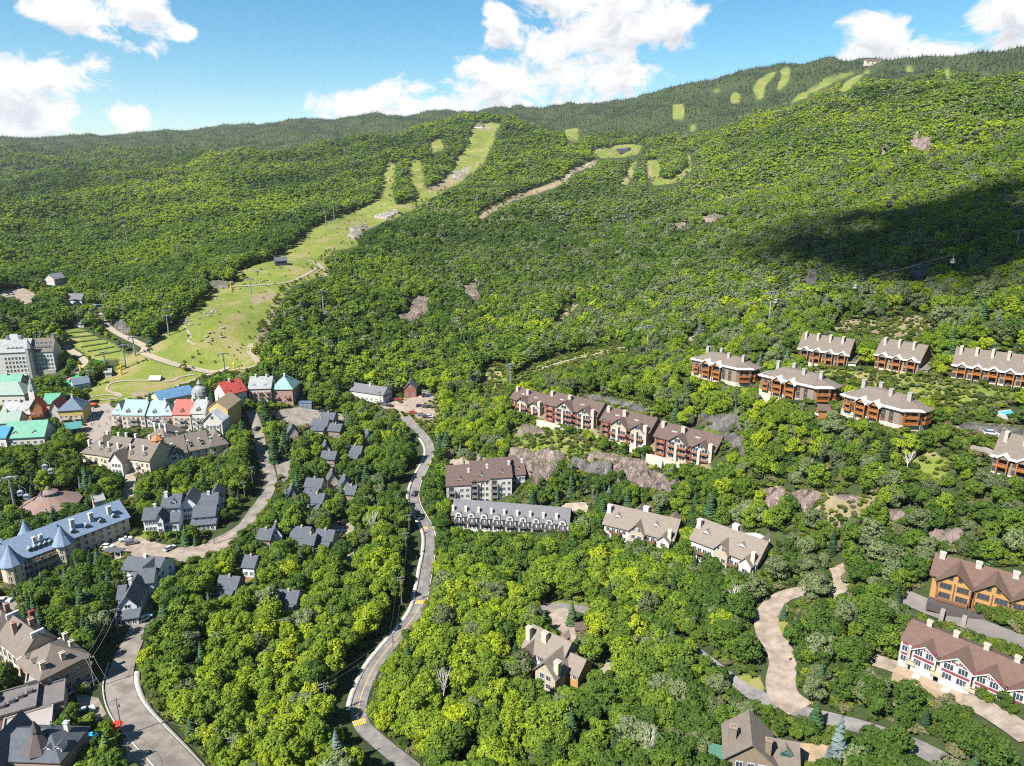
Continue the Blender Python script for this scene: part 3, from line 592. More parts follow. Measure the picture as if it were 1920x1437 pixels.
def window_mesh(w, h, frame=None, bars=1, arch=False):
    frame = frame or trim_w; key = (round(w, 2), round(h, 2), frame.name, bars, arch)
    if key in WINDOWS: return WINDOWS[key]
    mb = MB(); f = 0.12; d = 0.10
    mb.box(-w/2 - f, -w/2, -d, 0.05, -f, h + f); mb.box(w/2, w/2 + f, -d, 0.05, -f, h + f); mb.box(-w/2, w/2, -d, 0.05, -f, 0); mb.box(-w/2, w/2, -d, 0.05, h, h + f)
    for k in range(1, bars + 1): x = -w/2 + w * k / (bars + 1); mb.box(x - 0.04, x + 0.04, -d * 0.8, 0.05, 0, h)
    if arch:
        n = 6; pts = [(-w/2 - f, h + f)] + [((w/2 + f) * -math.cos(math.pi * k / n), h + f + (w/2) * math.sin(math.pi * k / n)) for k in range(n + 1)]
        i = len(mb.v); mb.v += [(p[0], -d, p[1]) for p in pts[1:]]; mb.f.append(tuple(range(i, i + n + 1))[::-1]); mb.m.append(0)
    mb.quad((-w/2, -0.03, 0), (w/2, -0.03, 0), (w/2, -0.03, h), (-w/2, -0.03, h), m=1)
    me = mb.mesh('window', [frame, glass]); WINDOWS[key] = me; return me
BALC = {}
def balcony_mesh(w, d, m, roofed=False, h=1.05):
    key = (round(w, 2), round(d, 2), m.name, roofed)
    if key in BALC: return BALC[key]
    mb = MB(); mb.box(-w/2, w/2, -d, 0, -0.22, 0)
    for (a, b, c, e) in ((-w/2, w/2, -d, -d + 0.08), (-w/2, -w/2 + 0.08, -d + 0.08, 0), (w/2 - 0.08, w/2, -d + 0.08, 0)):
        mb.box(a, b, c, e, h - 0.1, h); mb.box(a, b, c + 0.01, e - 0.01 if e - c < 0.2 else e, 0.12, 0.62)
    n = max(2, int(w / 1.2))
    for k in range(n + 1): x = -w/2 + 0.05 + (w - 0.1) * k / n; mb.box(x - 0.05, x + 0.05, -d - 0.01, -d + 0.09, 0, h - 0.1)
    if roofed:
        for x in (-w/2 + 0.1, w/2 - 0.1): mb.box(x - 0.1, x + 0.1, -d + 0.1, -d + 0.3, h, 2.75)
    me = mb.mesh('balcony', m); BALC[key] = me; return me
def hull(P):
    P = sorted(set(map(tuple, P)))
    def half(Q):
        o = []
        for p in Q:
            while len(o) > 1 and (o[-1][0]-o[-2][0])*(p[1]-o[-2][1]) - (o[-1][1]-o[-2][1])*(p[0]-o[-2][0]) <= 0: o.pop()
            o.append(p)
        return o
    a = half(P); b = half(P[::-1]); return a[:-1] + b[:-1]
class Bld:
    """a building: base point below the middle of the front eave, eave line ends (photo points) -> place, heading, width, wall height"""
    def __init__(s, name, label, cat, base, eL, eR, group=None, z=None, h=None, turn=0.0):
        p = spot(*base)[0]; s.z0 = p[2]; mid = ((eL[0] + eR[0]) / 2, (eL[1] + eR[1]) / 2)
        az, t = ray(base[0], mid[1]); rr = math.hypot(p[0], p[1]); s.h = float(CAMZ + rr * t - s.z0) if h is None else h
        q = on_plane(np.array([eL[0], eR[0]]), np.array([eL[1], eR[1]]), s.z0 + s.h); a, b = q
        s.W = float(np.linalg.norm(b - a)); s.rz = math.atan2(b[1] - a[1], b[0] - a[0]) + math.radians(turn); c = (a + b) / 2
        s.root = empty(name, (c[0], c[1], s.z0), s.rz); tag(s.root, label, cat, group); s.c = c; s.fp = []; s.tops = []
    def world(s, x, y):
        ca, sa = math.cos(s.rz), math.sin(s.rz); return s.c[0] + x * ca - y * sa, s.c[1] + x * sa + y * ca
    def mark(s, x0, x1, y0, y1, top, low=0.35, margin=2.0):
        P = [s.world(x, y) for x, y in ((x0 - margin, y0 - margin), (x1 + margin, y0 - margin), (x1 + margin, y1 + margin), (x0 - margin, y1 + margin))]; KEEP_OFF.append(np.array(P))
        Q = []
        for x, y in ((x0, y0), (x1, y0), (x1, y1), (x0, y1)):
            X, Y = s.world(x, y)
            for z in (s.h * low, top if False else s.h): u, v, _ = project(X, Y, s.z0 + z); Q.append((float(u), float(v)))
        X, Y = s.world((x0 + x1) / 2, (y0 + y1) / 2); u, v, _ = project(X, Y, s.z0 + top); Q.append((float(u), float(v)))
        keep_clear(hull(Q), float(math.hypot(X, Y)))
    def wing(s, x0, x1, y0, y1, h, roof='gx', rh=3.0, wall=None, rm=None, zb=-5.0, over=0.5, thick=0.25, low=0.35, mark=True, name='wall', rname='roof', parent=None, inset=None):
        par = parent or s.root; mb = MB(); ym = (y0 + y1) / 2; xm = (x0 + x1) / 2
        if roof == 'gx':
            for sx in (x0, x1):
                pts = [(sx, y0, zb), (sx, y1, zb), (sx, y1, h), (sx, ym, h + rh), (sx, y0, h)]; mb.quad(*(pts if sx == x1 else pts[::-1]))
            mb.quad((x0, y0, zb), (x1, y0, zb), (x1, y0, h), (x0, y0, h)); mb.quad((x1, y1, zb), (x0, y1, zb), (x0, y1, h), (x1, y1, h))
        elif roof == 'gy':
            for sy in (y0, y1):
                pts = [(x0, sy, zb), (x1, sy, zb), (x1, sy, h), (xm, sy, h + rh), (x0, sy, h)]; mb.quad(*(pts if sy == y0 else pts[::-1]))
            mb.quad((x1, y0, zb), (x1, y1, zb), (x1, y1, h), (x1, y0, h)); mb.quad((x0, y1, zb), (x0, y0, zb), (x0, y0, h), (x0, y1, h))
        elif roof == 'shed':   # falls to the front
            mb.quad((x0, y0, zb), (x1, y0, zb), (x1, y0, h), (x0, y0, h)); mb.quad((x1, y1, zb), (x0, y1, zb), (x0, y1, h + rh), (x1, y1, h + rh))
            mb.quad((x1, y0, zb), (x1, y1, zb), (x1, y1, h + rh), (x1, y0, h)); mb.quad((x0, y1, zb), (x0, y0, zb), (x0, y0, h), (x0, y1, h + rh))
        else: mb.box(x0, x1, y0, y1, zb, h)
        wo = mb.build(name, wall, par)
        rb = MB(); e = 0.06; T = thick + e; o = over
        if roof in ('gx', 'gy'):
            half = (y1 - y0) / 2 if roof == 'gx' else (x1 - x0) / 2; k = rh / half
            prof = [(-half - o, h - o * k + T), (0, h + rh + T), (half + o, h - o * k + T), (half + o, h - o * k + e), (0, h + rh + e), (-half - o, h - o * k + e)]
            a, b = (x0 - o, x1 + o) if roof == 'gx' else (y0 - o, y1 + o); n = len(prof)
            def pt(q, t): return (t, ym + q[0], q[1]) if roof == 'gx' else (xm + q[0], t, q[1])
            i = len(rb.v); rb.v += [pt(q, a) for q in prof] + [pt(q, b) for q in prof]
            fl = roof == 'gy'
            for j in range(n):
                f = (i + j, i + n + j, i + n + (j + 1) % n, i + (j + 1) % n); rb.f.append(f if fl else f[::-1]); rb.m.append(0)
            for f in ((i, i+1, i+4, i+5), (i+1, i+2, i+3, i+4)): rb.f.append(f if fl else f[::-1]); rb.m.append(0); g = tuple(q + n for q in f); rb.f.append(g[::-1] if fl else g); rb.m.append(0)
        elif roof == 'shed':
            k = rh / (y1 - y0); rb.v += [(x, y, z) for y, z in ((y0 - o, h - o * k), (y1 + o, h + rh + o * k)) for x in (x0 - o, x1 + o) for z in (z + e, z + T)]
            rb.f += [(1, 3, 7, 5), (0, 4, 6, 2), (0, 2, 3, 1), (4, 5, 7, 6), (0, 1, 5, 4), (2, 6, 7, 3)]; rb.m += [0] * 6
        elif roof == 'hip':
            lx, ly = x1 - x0 + 2*o, y1 - y0 + 2*o; ins = min(lx, ly) / 2 if inset is None else inset
            X0, X1, Y0, Y1 = x0 - o, x1 + o, y0 - o, y1 + o; z = h + e; zt = h + T; zr = h + rh + T
            rx0, rx1 = X0 + min(ins, lx/2), X1 - min(ins, lx/2); ry0, ry1 = Y0 + min(ins, ly/2), Y1 - min(ins, ly/2)
            rb.v += [(X0,Y0,z),(X1,Y0,z),(X1,Y1,z),(X0,Y1,z),(X0,Y0,zt),(X1,Y0,zt),(X1,Y1,zt),(X0,Y1,zt),(rx0,ry0,zr),(rx1,ry0,zr),(rx1,ry1,zr),(rx0,ry1,zr)]
            rb.f += [(3,2,1,0),(0,1,5,4),(1,2,6,5),(2,3,7,6),(3,0,4,7),(4,5,9,8),(5,6,10,9),(6,7,11,10),(7,4,8,11)]
            rb.m += [0] * 9
            if abs(rx1 - rx0) > 0.05 and abs(ry1 - ry0) > 0.05: rb.f.append((8, 9, 10, 11)); rb.m.append(0)
        else:   # flat with parapet
            rb.box(x0 - 0.15, x1 + 0.15, y0 - 0.15, y1 + 0.15, h + 0.01, h + 0.25)
            for a, b, c, d in ((x0-0.2, x1+0.2, y0-0.2, y0+0.1), (x0-0.2, x1+0.2, y1-0.1, y1+0.2), (x0-0.2, x0+0.1, y0+0.1, y1-0.1), (x1-0.1, x1+0.2, y0+0.1, y1-0.1)): rb.box(a, b, c, d, h + 0.26, h + 0.7)
        ro = rb.build(rname, rm, par); bm = bmesh.new(); bm.from_mesh(ro.data); bmesh.ops.remove_doubles(bm, verts=bm.verts, dist=0.002); bmesh.ops.recalc_face_normals(bm, faces=bm.faces); bm.to_mesh(ro.data); bm.free()
        if mark: s.mark(x0, x1, y0, y1, h + (rh if roof != 'flat' else 0.5), low)
        return wo, ro
    def win(s, xs, zs, w=1.2, h=1.4, y=0.0, frame=None, bars=1, arch=False, face='f', name='window', pane=False):
        me = window_mesh(w, h, frame, bars, arch)
        for x in xs:
            for z in zs:
                if face == 'f': loc, rot = (x, y, z), 0
                elif face == 'b': loc, rot = (x, y, z), math.pi
                elif face == 'l': loc, rot = (y, x, z), -math.pi / 2
                else: loc, rot = (y, x, z), math.pi / 2
                link(name, me, s.root, loc, (0, 0, rot))
    def chim(s, roof, x, y, z0, z1, w=1.0, d=0.9, m=None, pots=True):
        mb = MB(); mb.box(x - w/2, x + w/2, y - d/2, y + d/2, z0, z1); mb.box(x - w/2 - 0.12, x + w/2 + 0.12, y - d/2 - 0.12, y + d/2 + 0.12, z1, z1 + 0.18)
        if pots:
            for dx in (-w/5, w/5): mb.box(x + dx - 0.14, x + dx + 0.14, y - 0.14, y + 0.14, z1 + 0.18, z1 + 0.5)
        return mb.build('chimney', m or trim_w, roof)
    def dormer(s, roof, x, y, z, w=1.6, h=1.3, d=2.2, wm=None, rm=None, kind='gable'):
        """dormer whose face stands at y, sill at z"""
        mb = MB(); wm = wm or trim_w; rm = rm or roof_taupe; rh = 0.6 * w / 1.6
        mb.box(x - w/2, x + w/2, y, y + d, z, z + h, 0)
        mb.quad((x - w/2, y, z + h), (x + w/2, y, z + h), (x, y, z + h + rh), m=0)
        mb.quad((x - w/2 + 0.25, y - 0.03, z + 0.25), (x + w/2 - 0.25, y - 0.03, z + 0.25), (x + w/2 - 0.25, y - 0.03, z + h - 0.1), (x - w/2 + 0.25, y - 0.03, z + h - 0.1), m=2)
        for sx in (-1, 1):
            a = (x + sx * (w/2 + 0.2), y - 0.2, z + h - 0.05); b = (x, y - 0.2, z + h + rh + 0.15); c = (x, y + d + rh, z + h + rh + 0.15); e = (x + sx * (w/2 + 0.2), y + d, z + h - 0.05)
            mb.quad(*((a, b, c, e) if sx < 0 else (e, c, b, a)), m=1); up = Vector((0, 0, -0.12)); mb.quad(*[tuple(Vector(q) + up) for q in ((e, c, b, a) if sx < 0 else (a, b, c, e))], m=1); mb.quad(a, tuple(Vector(a) + up), tuple(Vector(b) + up), b, m=0)
        return mb.build('dormer', [wm, rm, glass], roof)
    def balc(s, xs, zs, w, d, m, y=0.0, roofed=False, rot=0.0):
        me = balcony_mesh(w, d, m, roofed)
        for x in xs:
            for z in zs: link('balcony', me, s.root, (x, y, z), (0, 0, rot))
    def box(s, name, x0, x1, y0, y1, z0, z1, m, parent=None):
        mb = MB(); mb.box(x0, x1, y0, y1, z0, z1); return mb.build(name, m, parent or s.root)
def span(a, b, n, e=0.5): return [a + (b - a) * (k + e) / n if e == 0.5 else a + (b - a) * k / max(1, n - 1) for k in range(n)]
# ---- white and maroon townhouse row (right foreground)
def townhouse():
    B = Bld('townhouse_row', 'white townhouse row with maroon gables and red-brown roof', 'townhouse', (1808,1290), (1693,1200), (1924,1300)); h = B.h; W = B.W; x0 = -W/2; x1 = W/2 + 9; D = 11
    _, R = B.wing(x0, x1, 0, D, h, 'gx', 2.6, w_cream, roof_red_brown, low=0.15); f = lambda t: x0 + t * W
    B.box('basement', x0 - 0.05, x1, -0.06, 0, -4, 1.0, w_dark)  # navy tone paints in the shadow along the foot of the front
    for a, b, gm, big in ((0.115, 0.315, w_maroon, 0), (0.36, 0.61, w_cream, 1), (0.625, 0.84, w_maroon, 0), (0.90, 1.14, w_cream, 1)):
        X0, X1 = f(a), f(b); d = 1.7 if big else 1.4; ww = X1 - X0; mb = MB(); e = h + (0.3 if big else -0.1)
        mb.box(X0, X1, -d, 0.5, -4, e); mb.build('bay_wall', w_white, B.root)
        gh = ww * 0.36; gb = MB(); gb.quad((X0, -d - 0.02, e), (X1, -d - 0.02, e), ((X0 + X1)/2, -d - 0.02, e + gh)); gb.quad((X0, -d + 0.2, e), ((X0 + X1)/2, -d + 0.2, e + gh), (X1, -d + 0.2, e)); gb.build('gable', gm, B.root)
        rb = MB(); xm = (X0 + X1)/2; k = gh / (ww / 2); o = 0.45; yb = 5.2
        for sx in (-1, 1):
            A = (xm + sx * (ww/2 + o), -d - 0.5, e - o * k + 0.1); T = (xm, -d - 0.5, e + gh + 0.15); T2 = (xm, yb, e + gh + 0.15); A2 = (xm + sx * (ww/2 + o), yb - 2.6, e - o * k + 0.1)
            q = (A, A2, T2, T) if sx < 0 else (A, T, T2, A2); rb.quad(*q[::-1], m=0); dn = Vector((0, 0, -0.28)); rb.quad(*[tuple(Vector(p) + dn) for p in q], m=0); rb.quad(A, T, tuple(Vector(T) + dn), tuple(Vector(A) + dn), m=1)
        rb.build('gable_roof', [roof_red_brown, trim_w], R)
        for z in (1.3, 3.9):
            B.win([X0 + ww * 0.25, X0 + ww * 0.72], [z], ww * 0.30, 1.5, -d, bars=2, pane=True)
            B.box('panel', X0 + 0.25, X1 - 0.25, -d - 0.05, -d, z + 1.72, z + 2.35, w_maroon)
        if big: B.win([xm - 0.7, xm + 0.7], [e + 0.35], 0.7, 0.8, -d - 0.02)
        else: B.win([xm], [e + 0.3], 0.5, 0.7, -d - 0.02)
    # octagonal end bay
    mb = MB(); pts = [(f(-0.01), 0.4), (f(0.0), -1.2), (f(0.03), -1.9), (f(0.07), -1.9), (f(0.095), -1.2), (f(0.095), 0.4)]; mb.prism(pts, -4, h - 0.2); mb.build('bay_wall', w_white, B.root)
    for z in (1.3, 3.9): B.win([f(0.05)], [z], 1.1, 1.4, -1.9, bars=1); B.box('panel', f(0.025), f(0.075), -1.95, -1.9, z + 1.6, z + 2.2, w_maroon)
    for t in (0.105, 0.335, 0.615, 0.87): B.balc([f(t)], [1.1], 2.4, 1.8, M_('cream_rail', (0.368, 0.288, 0.208)), -0.1)
    for t in (0.10, 0.335, 0.615, 0.86): B.win([f(t)], [3.6], 0.9, 1.6, -0.02)
    for t in (0.14, 0.37, 0.62, 0.86, 1.1): B.chim(R, f(t), D * 0.52, h + 1.6, h + 4.0, 1.05, 0.95, M_('cream_chimney', (0.34, 0.305, 0.255)))
    for t in (0.03, 0.20, 0.44, 0.56, 0.80): pass
    for t in (0.2, 0.45, 0.72): B.box('porch_step', f(t) - 0.8, f(t) + 0.8, -4.4, -2.4, -1.2, -0.15, concrete)
    B.box('terrace', x0 + 0.5, x1 - 1, -5.2, -2.0, -3.0, -0.25, M_('tan_paving', (0.256, 0.192, 0.136)))
townhouse()
# ---- ochre chalet row (right)
def chalet_row():
    B = Bld('chalet_row', 'ochre cedar chalet row with brown roof above the parking lane', 'chalet', (1842,1140), (1750,1076), (1938,1129)); h = B.h; W = B.W; x0 = -W/2; x1 = W/2; D = 12; f = lambda t: x0 + t * W
    _, R = B.wing(x0, x1, 0, D, h, 'gx', 3.0, w_ochre, roof_red_brown, over=0.8, low=0.1)
    for c, hw in ((0.24, 0.17), (0.62, 0.17), (0.96, 0.15)):
        X0, X1 = f(c - hw), f(c + hw); ww = X1 - X0; gh = ww * 0.42; xm = (X0 + X1)/2
        B.wing(X0, X1, -1.8, 6.5, h - 0.2, 'gy', gh, w_ochre, roof_red_brown, over=0.8, mark=False, name='bay_wall', rname='gable_roof')
        B.win([xm - 1.0, xm + 1.0], [h + 0.5], 0.8, 1.3, -1.8, trim_brown, 0, True)
        for z in (h - 2.3, h - 5.0): B.win([xm - ww * 0.26, xm + ww * 0.26], [z], ww * 0.34, 1.45, -1.8, trim_brown, 2)
        for sx in (X0, X1, xm): B.box('post', sx - 0.15, sx + 0.15, -2.05, -1.8, -2, h - 0.3, trim_brown)
        B.balc([xm], [h - 5.3], ww * 0.95, 1.4, trim_brown, -1.85)
    for t in (0.05, 0.43, 0.80): B.chim(R, f(t), D * 0.42, h + 1.6, h + 4.2, 1.3, 1.1, M_('pale_stone', (0.33, 0.31, 0.28), var=0.15, scale=2))
    B.box('deck', x0, x1, -5.0, -1.8, -2.5, -0.3, M_('dark_deck', (0.056, 0.048, 0.048)))
    for t in (0.18, 0.40, 0.66, 0.9): B.box('stairs', f(t) - 0.5, f(t) + 0.5, -9.0, -5.0, -3.2, -0.8, M_('grey_boards', (0.200, 0.176, 0.160)))
chalet_row()
# ---- orange timber condos of the upper row
def timber_row(label, base, eL, eR, bays, seen_end=True, ext=0.0):
    B = Bld('timber_condo', label, 'condo', base, eL, eR, 'orange timber condos on the hillside', turn=-13 if seen_end else 0); h = B.h; W = B.W; x0 = -W/2; x1 = W/2 + ext; D = 11.5; rh = 5.6
    _, R = B.wing(x0, x1, 0, D, h, 'gx', rh, w_taupe, roof_taupe, over=0.6, low=0.2)
    B.box('base_wall', x0 - 0.06, x1 + 0.06, -0.08, D + 0.06, -5, 0.6, w_stone)
    bw = W / bays; n = bays + int(round(ext / bw))
    eb = MB(); k = rh / (D / 2); eb.quad((x0 - 0.6, -0.9, h - 0.9 * k * 0.9 + 0.42), (x1 + 0.6, -0.9, h - 0.9 * k * 0.9 + 0.42), (x1 + 0.6, -0.35, h - 0.35 * k * 0.9 + 0.42), (x0 - 0.6, -0.35, h - 0.35 * k * 0.9 + 0.42)); eb.build('eave_flashing', glare_metal, R)
    for b in range(n):
        xm = x0 + (b + 0.56) * bw; w = bw * 0.52
        mb = MB(); mb.box(xm - w/2, xm + w/2, -1.5, 0.1, h - 0.4, h + 0.1); mb.quad((xm - w/2, -1.52, h + 0.1), (xm + w/2, -1.52, h + 0.1), (xm, -1.52, h + w * 0.42)); mb.build('gable', w_taupe, B.root)
        rb = MB(); g = w * 0.42
        for sx in (-1, 1):
            A = (xm + sx * (w/2 + 0.4), -2.0, h - 0.1); T = (xm, -2.0, h + g + 0.2); T2 = (xm, 2.6, h + g + 0.25); A2 = (xm + sx * (w/2 + 0.4), 0.9, h + 0.05)
            q = (A, A2, T2, T) if sx < 0 else (A, T, T2, A2); rb.quad(*q[::-1]); dn = Vector((0, 0, -0.22)); rb.quad(*[tuple(Vector(p) + dn) for p in q]); rb.quad(A, T, tuple(Vector(T) + dn), tuple(Vector(A) + dn))
        rb.build('gable_roof', glare_metal, R)
        zs = [z for z in (0.5, 3.0, 5.5, 8.0) if z < h - 1.6]
        B.balc([xm], zs[1:] or zs, w, 1.5, rail_orange, 0, True)
        B.win([xm - w * 0.2, xm + w * 0.22], [z + 0.1 for z in zs], w * 0.32, 1.9, 0, trim_brown, 0)
        B.win([xm - bw * 0.42], [z + 0.3 for z in zs], bw * 0.2, 1.5, 0, trim_brown, 1)
        for sx in (-1, 1): B.box('post', xm + sx * w/2 - 0.16, xm + sx * w/2 + 0.16, -1.62, -1.3, -3, h - 0.2, rail_orange)
        B.chim(R, xm - bw * 0.28, D * 0.36, h + 1.0, h + rh + 0.9, 0.9, 1.8, M_('cream_chimney', (0.34, 0.305, 0.255)))
    if seen_end:
        mb = MB(); mb.quad((x1 + 0.03, 0.3, h - 1.5), (x1 + 0.03, D - 0.3, h - 1.5), (x1 + 0.03, D - 0.3, h), (x1 + 0.03, D/2, h + rh - 0.3), (x1 + 0.03, 0.3, h)); mb.build('gable_end', w_orange, B.root)
        B.wing(x1 - 0.5, x1 + 3.2, 1.0, D - 3, h * 0.42, 'shed', 1.6, w_stone, roof_taupe, over=0.4, mark=False, name='annex_wall', rname='annex_roof'); B.win([D * 0.4, D * 0.62], [h + 0.4], 0.8, 1.2, x1 + 0.06, trim_brown, face='r')
        B.win([3.0, 6.0], [0.9], 1.0, 1.3, x1 + 3.22, trim_brown, face='r')
timber_row('four-bay orange timber condo at the top of the lot, nearest the lift tower', (1544,686), (1496,655), (1592,664), 4)
timber_row('three-bay orange timber condo in the middle of the top row', (1683,698), (1640,666), (1726,677), 3)
timber_row('long orange timber condo at the right end of the top row', (1864,721), (1788,684), (1940,704), 5, False)
timber_row('lone orange timber condo cut by the right edge of the photo', (1920,902), (1864,853), (1976,880), 3, False)
# ---- bow-fronted timber condos
def bow_condo(label, base, eL, eC):
    B = Bld('bow_front_condo', label, 'condo', base, eL, eC, 'bow-fronted timber condos with hipped roofs'); h = B.h; W = B.W; x0 = -W/2; x1 = W/2; rh = 4.2
    plan = [(x0, 0), (x1, 0), (x1 + 4.6, 5.0), (x1 + 4.8, 10.5), (x1 - 2, 13.5), (x0 + 3, 13.5), (x0 - 1.5, 9), (x0 - 1.5, 1.2)]
    c = np.mean(plan, 0); mb = MB(); mb.prism(plan, -5, h); mb.build('wall', w_taupe, B.root); mb = MB(); mb.prism([tuple(c + (np.array(p) - c) * 1.012) for p in plan], -5, 1.7); mb.build('base_wall', w_stone, B.root)
    rb = MB(); n = len(plan); out = [tuple(c + (np.array(p) - c) * 1.10) for p in plan]; mid = [tuple(c + (np.array(p) - c) * 0.90) for p in plan]; rid = [(c[0] + (p[0] - c[0]) * 0.52, c[1] + (p[1] - c[1]) * 0.16) for p in plan]
    rings = [(out, h + 0.05), (out, h + 0.32), (mid, h + 1.35), (rid, h + rh)]
    for r_, z in rings: rb.v += [(p[0], p[1], z) for p in r_]
    for j in range(3):
        for k in range(n): rb.f.append((j*n + k, j*n + (k+1) % n, (j+1)*n + (k+1) % n, (j+1)*n + k)); rb.m.append(0)
    rb.f.append(tuple(3*n + k for k in range(n))); rb.m.append(0); rb.f.append(tuple(n - 1 - k for k in range(n))); rb.m.append(0)
    R = rb.build('roof', roof_taupe, B.root)
    eb = MB()                                   # white metal eave band with sun glare in its colour, deeper at the bays
    for k in (0, 1, 7, 6):
        a0, a1 = np.array(out[k]), np.array(out[(k+1) % n]); m0, m1 = np.array(mid[k]), np.array(mid[(k+1) % n]); t = 0.5
        i0 = a0 + (m0 - a0) * t; i1 = a1 + (m1 - a1) * t; z = h + 0.32; zi = z + 1.03 * t
        eb.quad((a0[0], a0[1], z + 0.05), (a1[0], a1[1], z + 0.05), (i1[0], i1[1], zi + 0.05), (i0[0], i0[1], zi + 0.05))
    eb.build('eave_flashing', glare_metal, R)
    zs = [z for z in (0.15, 2.3, 4.45, 6.6, 8.8) if z < h - 1.5]
    for xm in (x0 + W * 0.33, x0 + W * 0.58):
        w = W * 0.17; g = w * 0.5; mb = MB(); mb.quad((xm - w/2, -1.5, h), (xm + w/2, -1.5, h), (xm, -1.5, h + g)); mb.quad((xm - w/2, -1.3, h), (xm, -1.3, h + g), (xm + w/2, -1.3, h)); mb.build('gable', w_orange, B.root); rb = MB()
        for sx in (-1, 1):
            A = (xm + sx * (w/2 + 0.5), -2.1, h - 0.25); T = (xm, -2.1, h + g + 0.25); T2 = (xm, 3.4, h + g + 0.3); A2 = (xm + sx * (w/2 + 0.5), 1.2, h + 0.25); q = (A, A2, T2, T) if sx < 0 else (A, T, T2, A2); rb.quad(*q[::-1]); dn = Vector((0, 0, -0.22)); rb.quad(*[tuple(Vector(p) + dn) for p in q]); rb.quad(A, T, tuple(Vector(T) + dn), tuple(Vector(A) + dn))
        rb.build('gable_roof', glare_metal, R)
        B.balc([xm], zs[1:], w, 1.5, rail_orange, 0, True); B.win([xm - w*0.22, xm + w*0.22], [z + 0.1 for z in zs], w * 0.34, 1.9, 0, trim_brown, 0)
        for sx in (-1, 1): B.box('post', xm + sx * w/2 - 0.17, xm + sx * w/2 + 0.17, -1.65, -1.3, -2, h - 0.1, rail_orange)
    B.balc([x0 + W * 0.08], zs[1:], W * 0.13, 1.2, rail_orange, 0, True)
    B.win([x0 + W * q for q in (0.08, 0.19, 0.45, 0.72, 0.86)], [z + 0.3 for z in zs], 1.3, 1.7, 0, trim_brown, 1)
    a = math.atan2(5.0, 4.6); q = (x1 + 2.3, 2.5)
    for z in zs[1:]: link('balcony', balcony_mesh(4.6, 1.4, rail_orange, True), B.root, (q[0], q[1], z), (0, 0, a))
    for z in zs:
        for d in (-1.3, 1.3): link('window', window_mesh(1.3, 1.7, trim_brown, 0), B.root, (q[0] + math.cos(a) * d, q[1] + math.sin(a) * d, z + 0.2), (0, 0, a))
        for d in (6.2, 9.6): link('window', window_mesh(1.3, 1.6, trim_brown, 0), B.root, (x1 + 4.64 + (d - 5) * 0.05, d, z + 0.2), (0, 0, math.pi/2 - 0.05))
    for z in zs[1:]: link('balcony', balcony_mesh(3.6, 1.2, rail_orange, True), B.root, (x1 + 4.75, 7.8, z), (0, 0, math.pi/2 - 0.05))
    for (fx, fy) in ((0.02, 8.0), (0.30, 9.5), (0.62, 4.4), (0.92, 5.4)): B.chim(R, x0 + W * fx + 1.5, fy, h + 0.6, h + rh + 1.4, 1.3, 1.3, M_('grey_stone', (0.256, 0.248, 0.232), var=0.15, scale=2))
    for fx in (0.45, 0.62): B.dormer(R, x0 + W * fx, 6.4, h + rh - 1.4, 1.6, 0.8, 1.6, roof_taupe, roof_taupe)
    B.mark(x0 - 1.5, x1 + 5, 0, 13.5, h + rh, 0.05)
bow_condo('bow-fronted timber condo farthest up the slope, left of its two twins', (1341,715), (1301,676), (1381,694))
bow_condo('bow-fronted timber condo in the middle of the three twins', (1478,750), (1430,707), (1526,729))
bow_condo('bow-fronted timber condo nearest the open slope, largest of three twins', (1636,792), (1585,745), (1688,772))
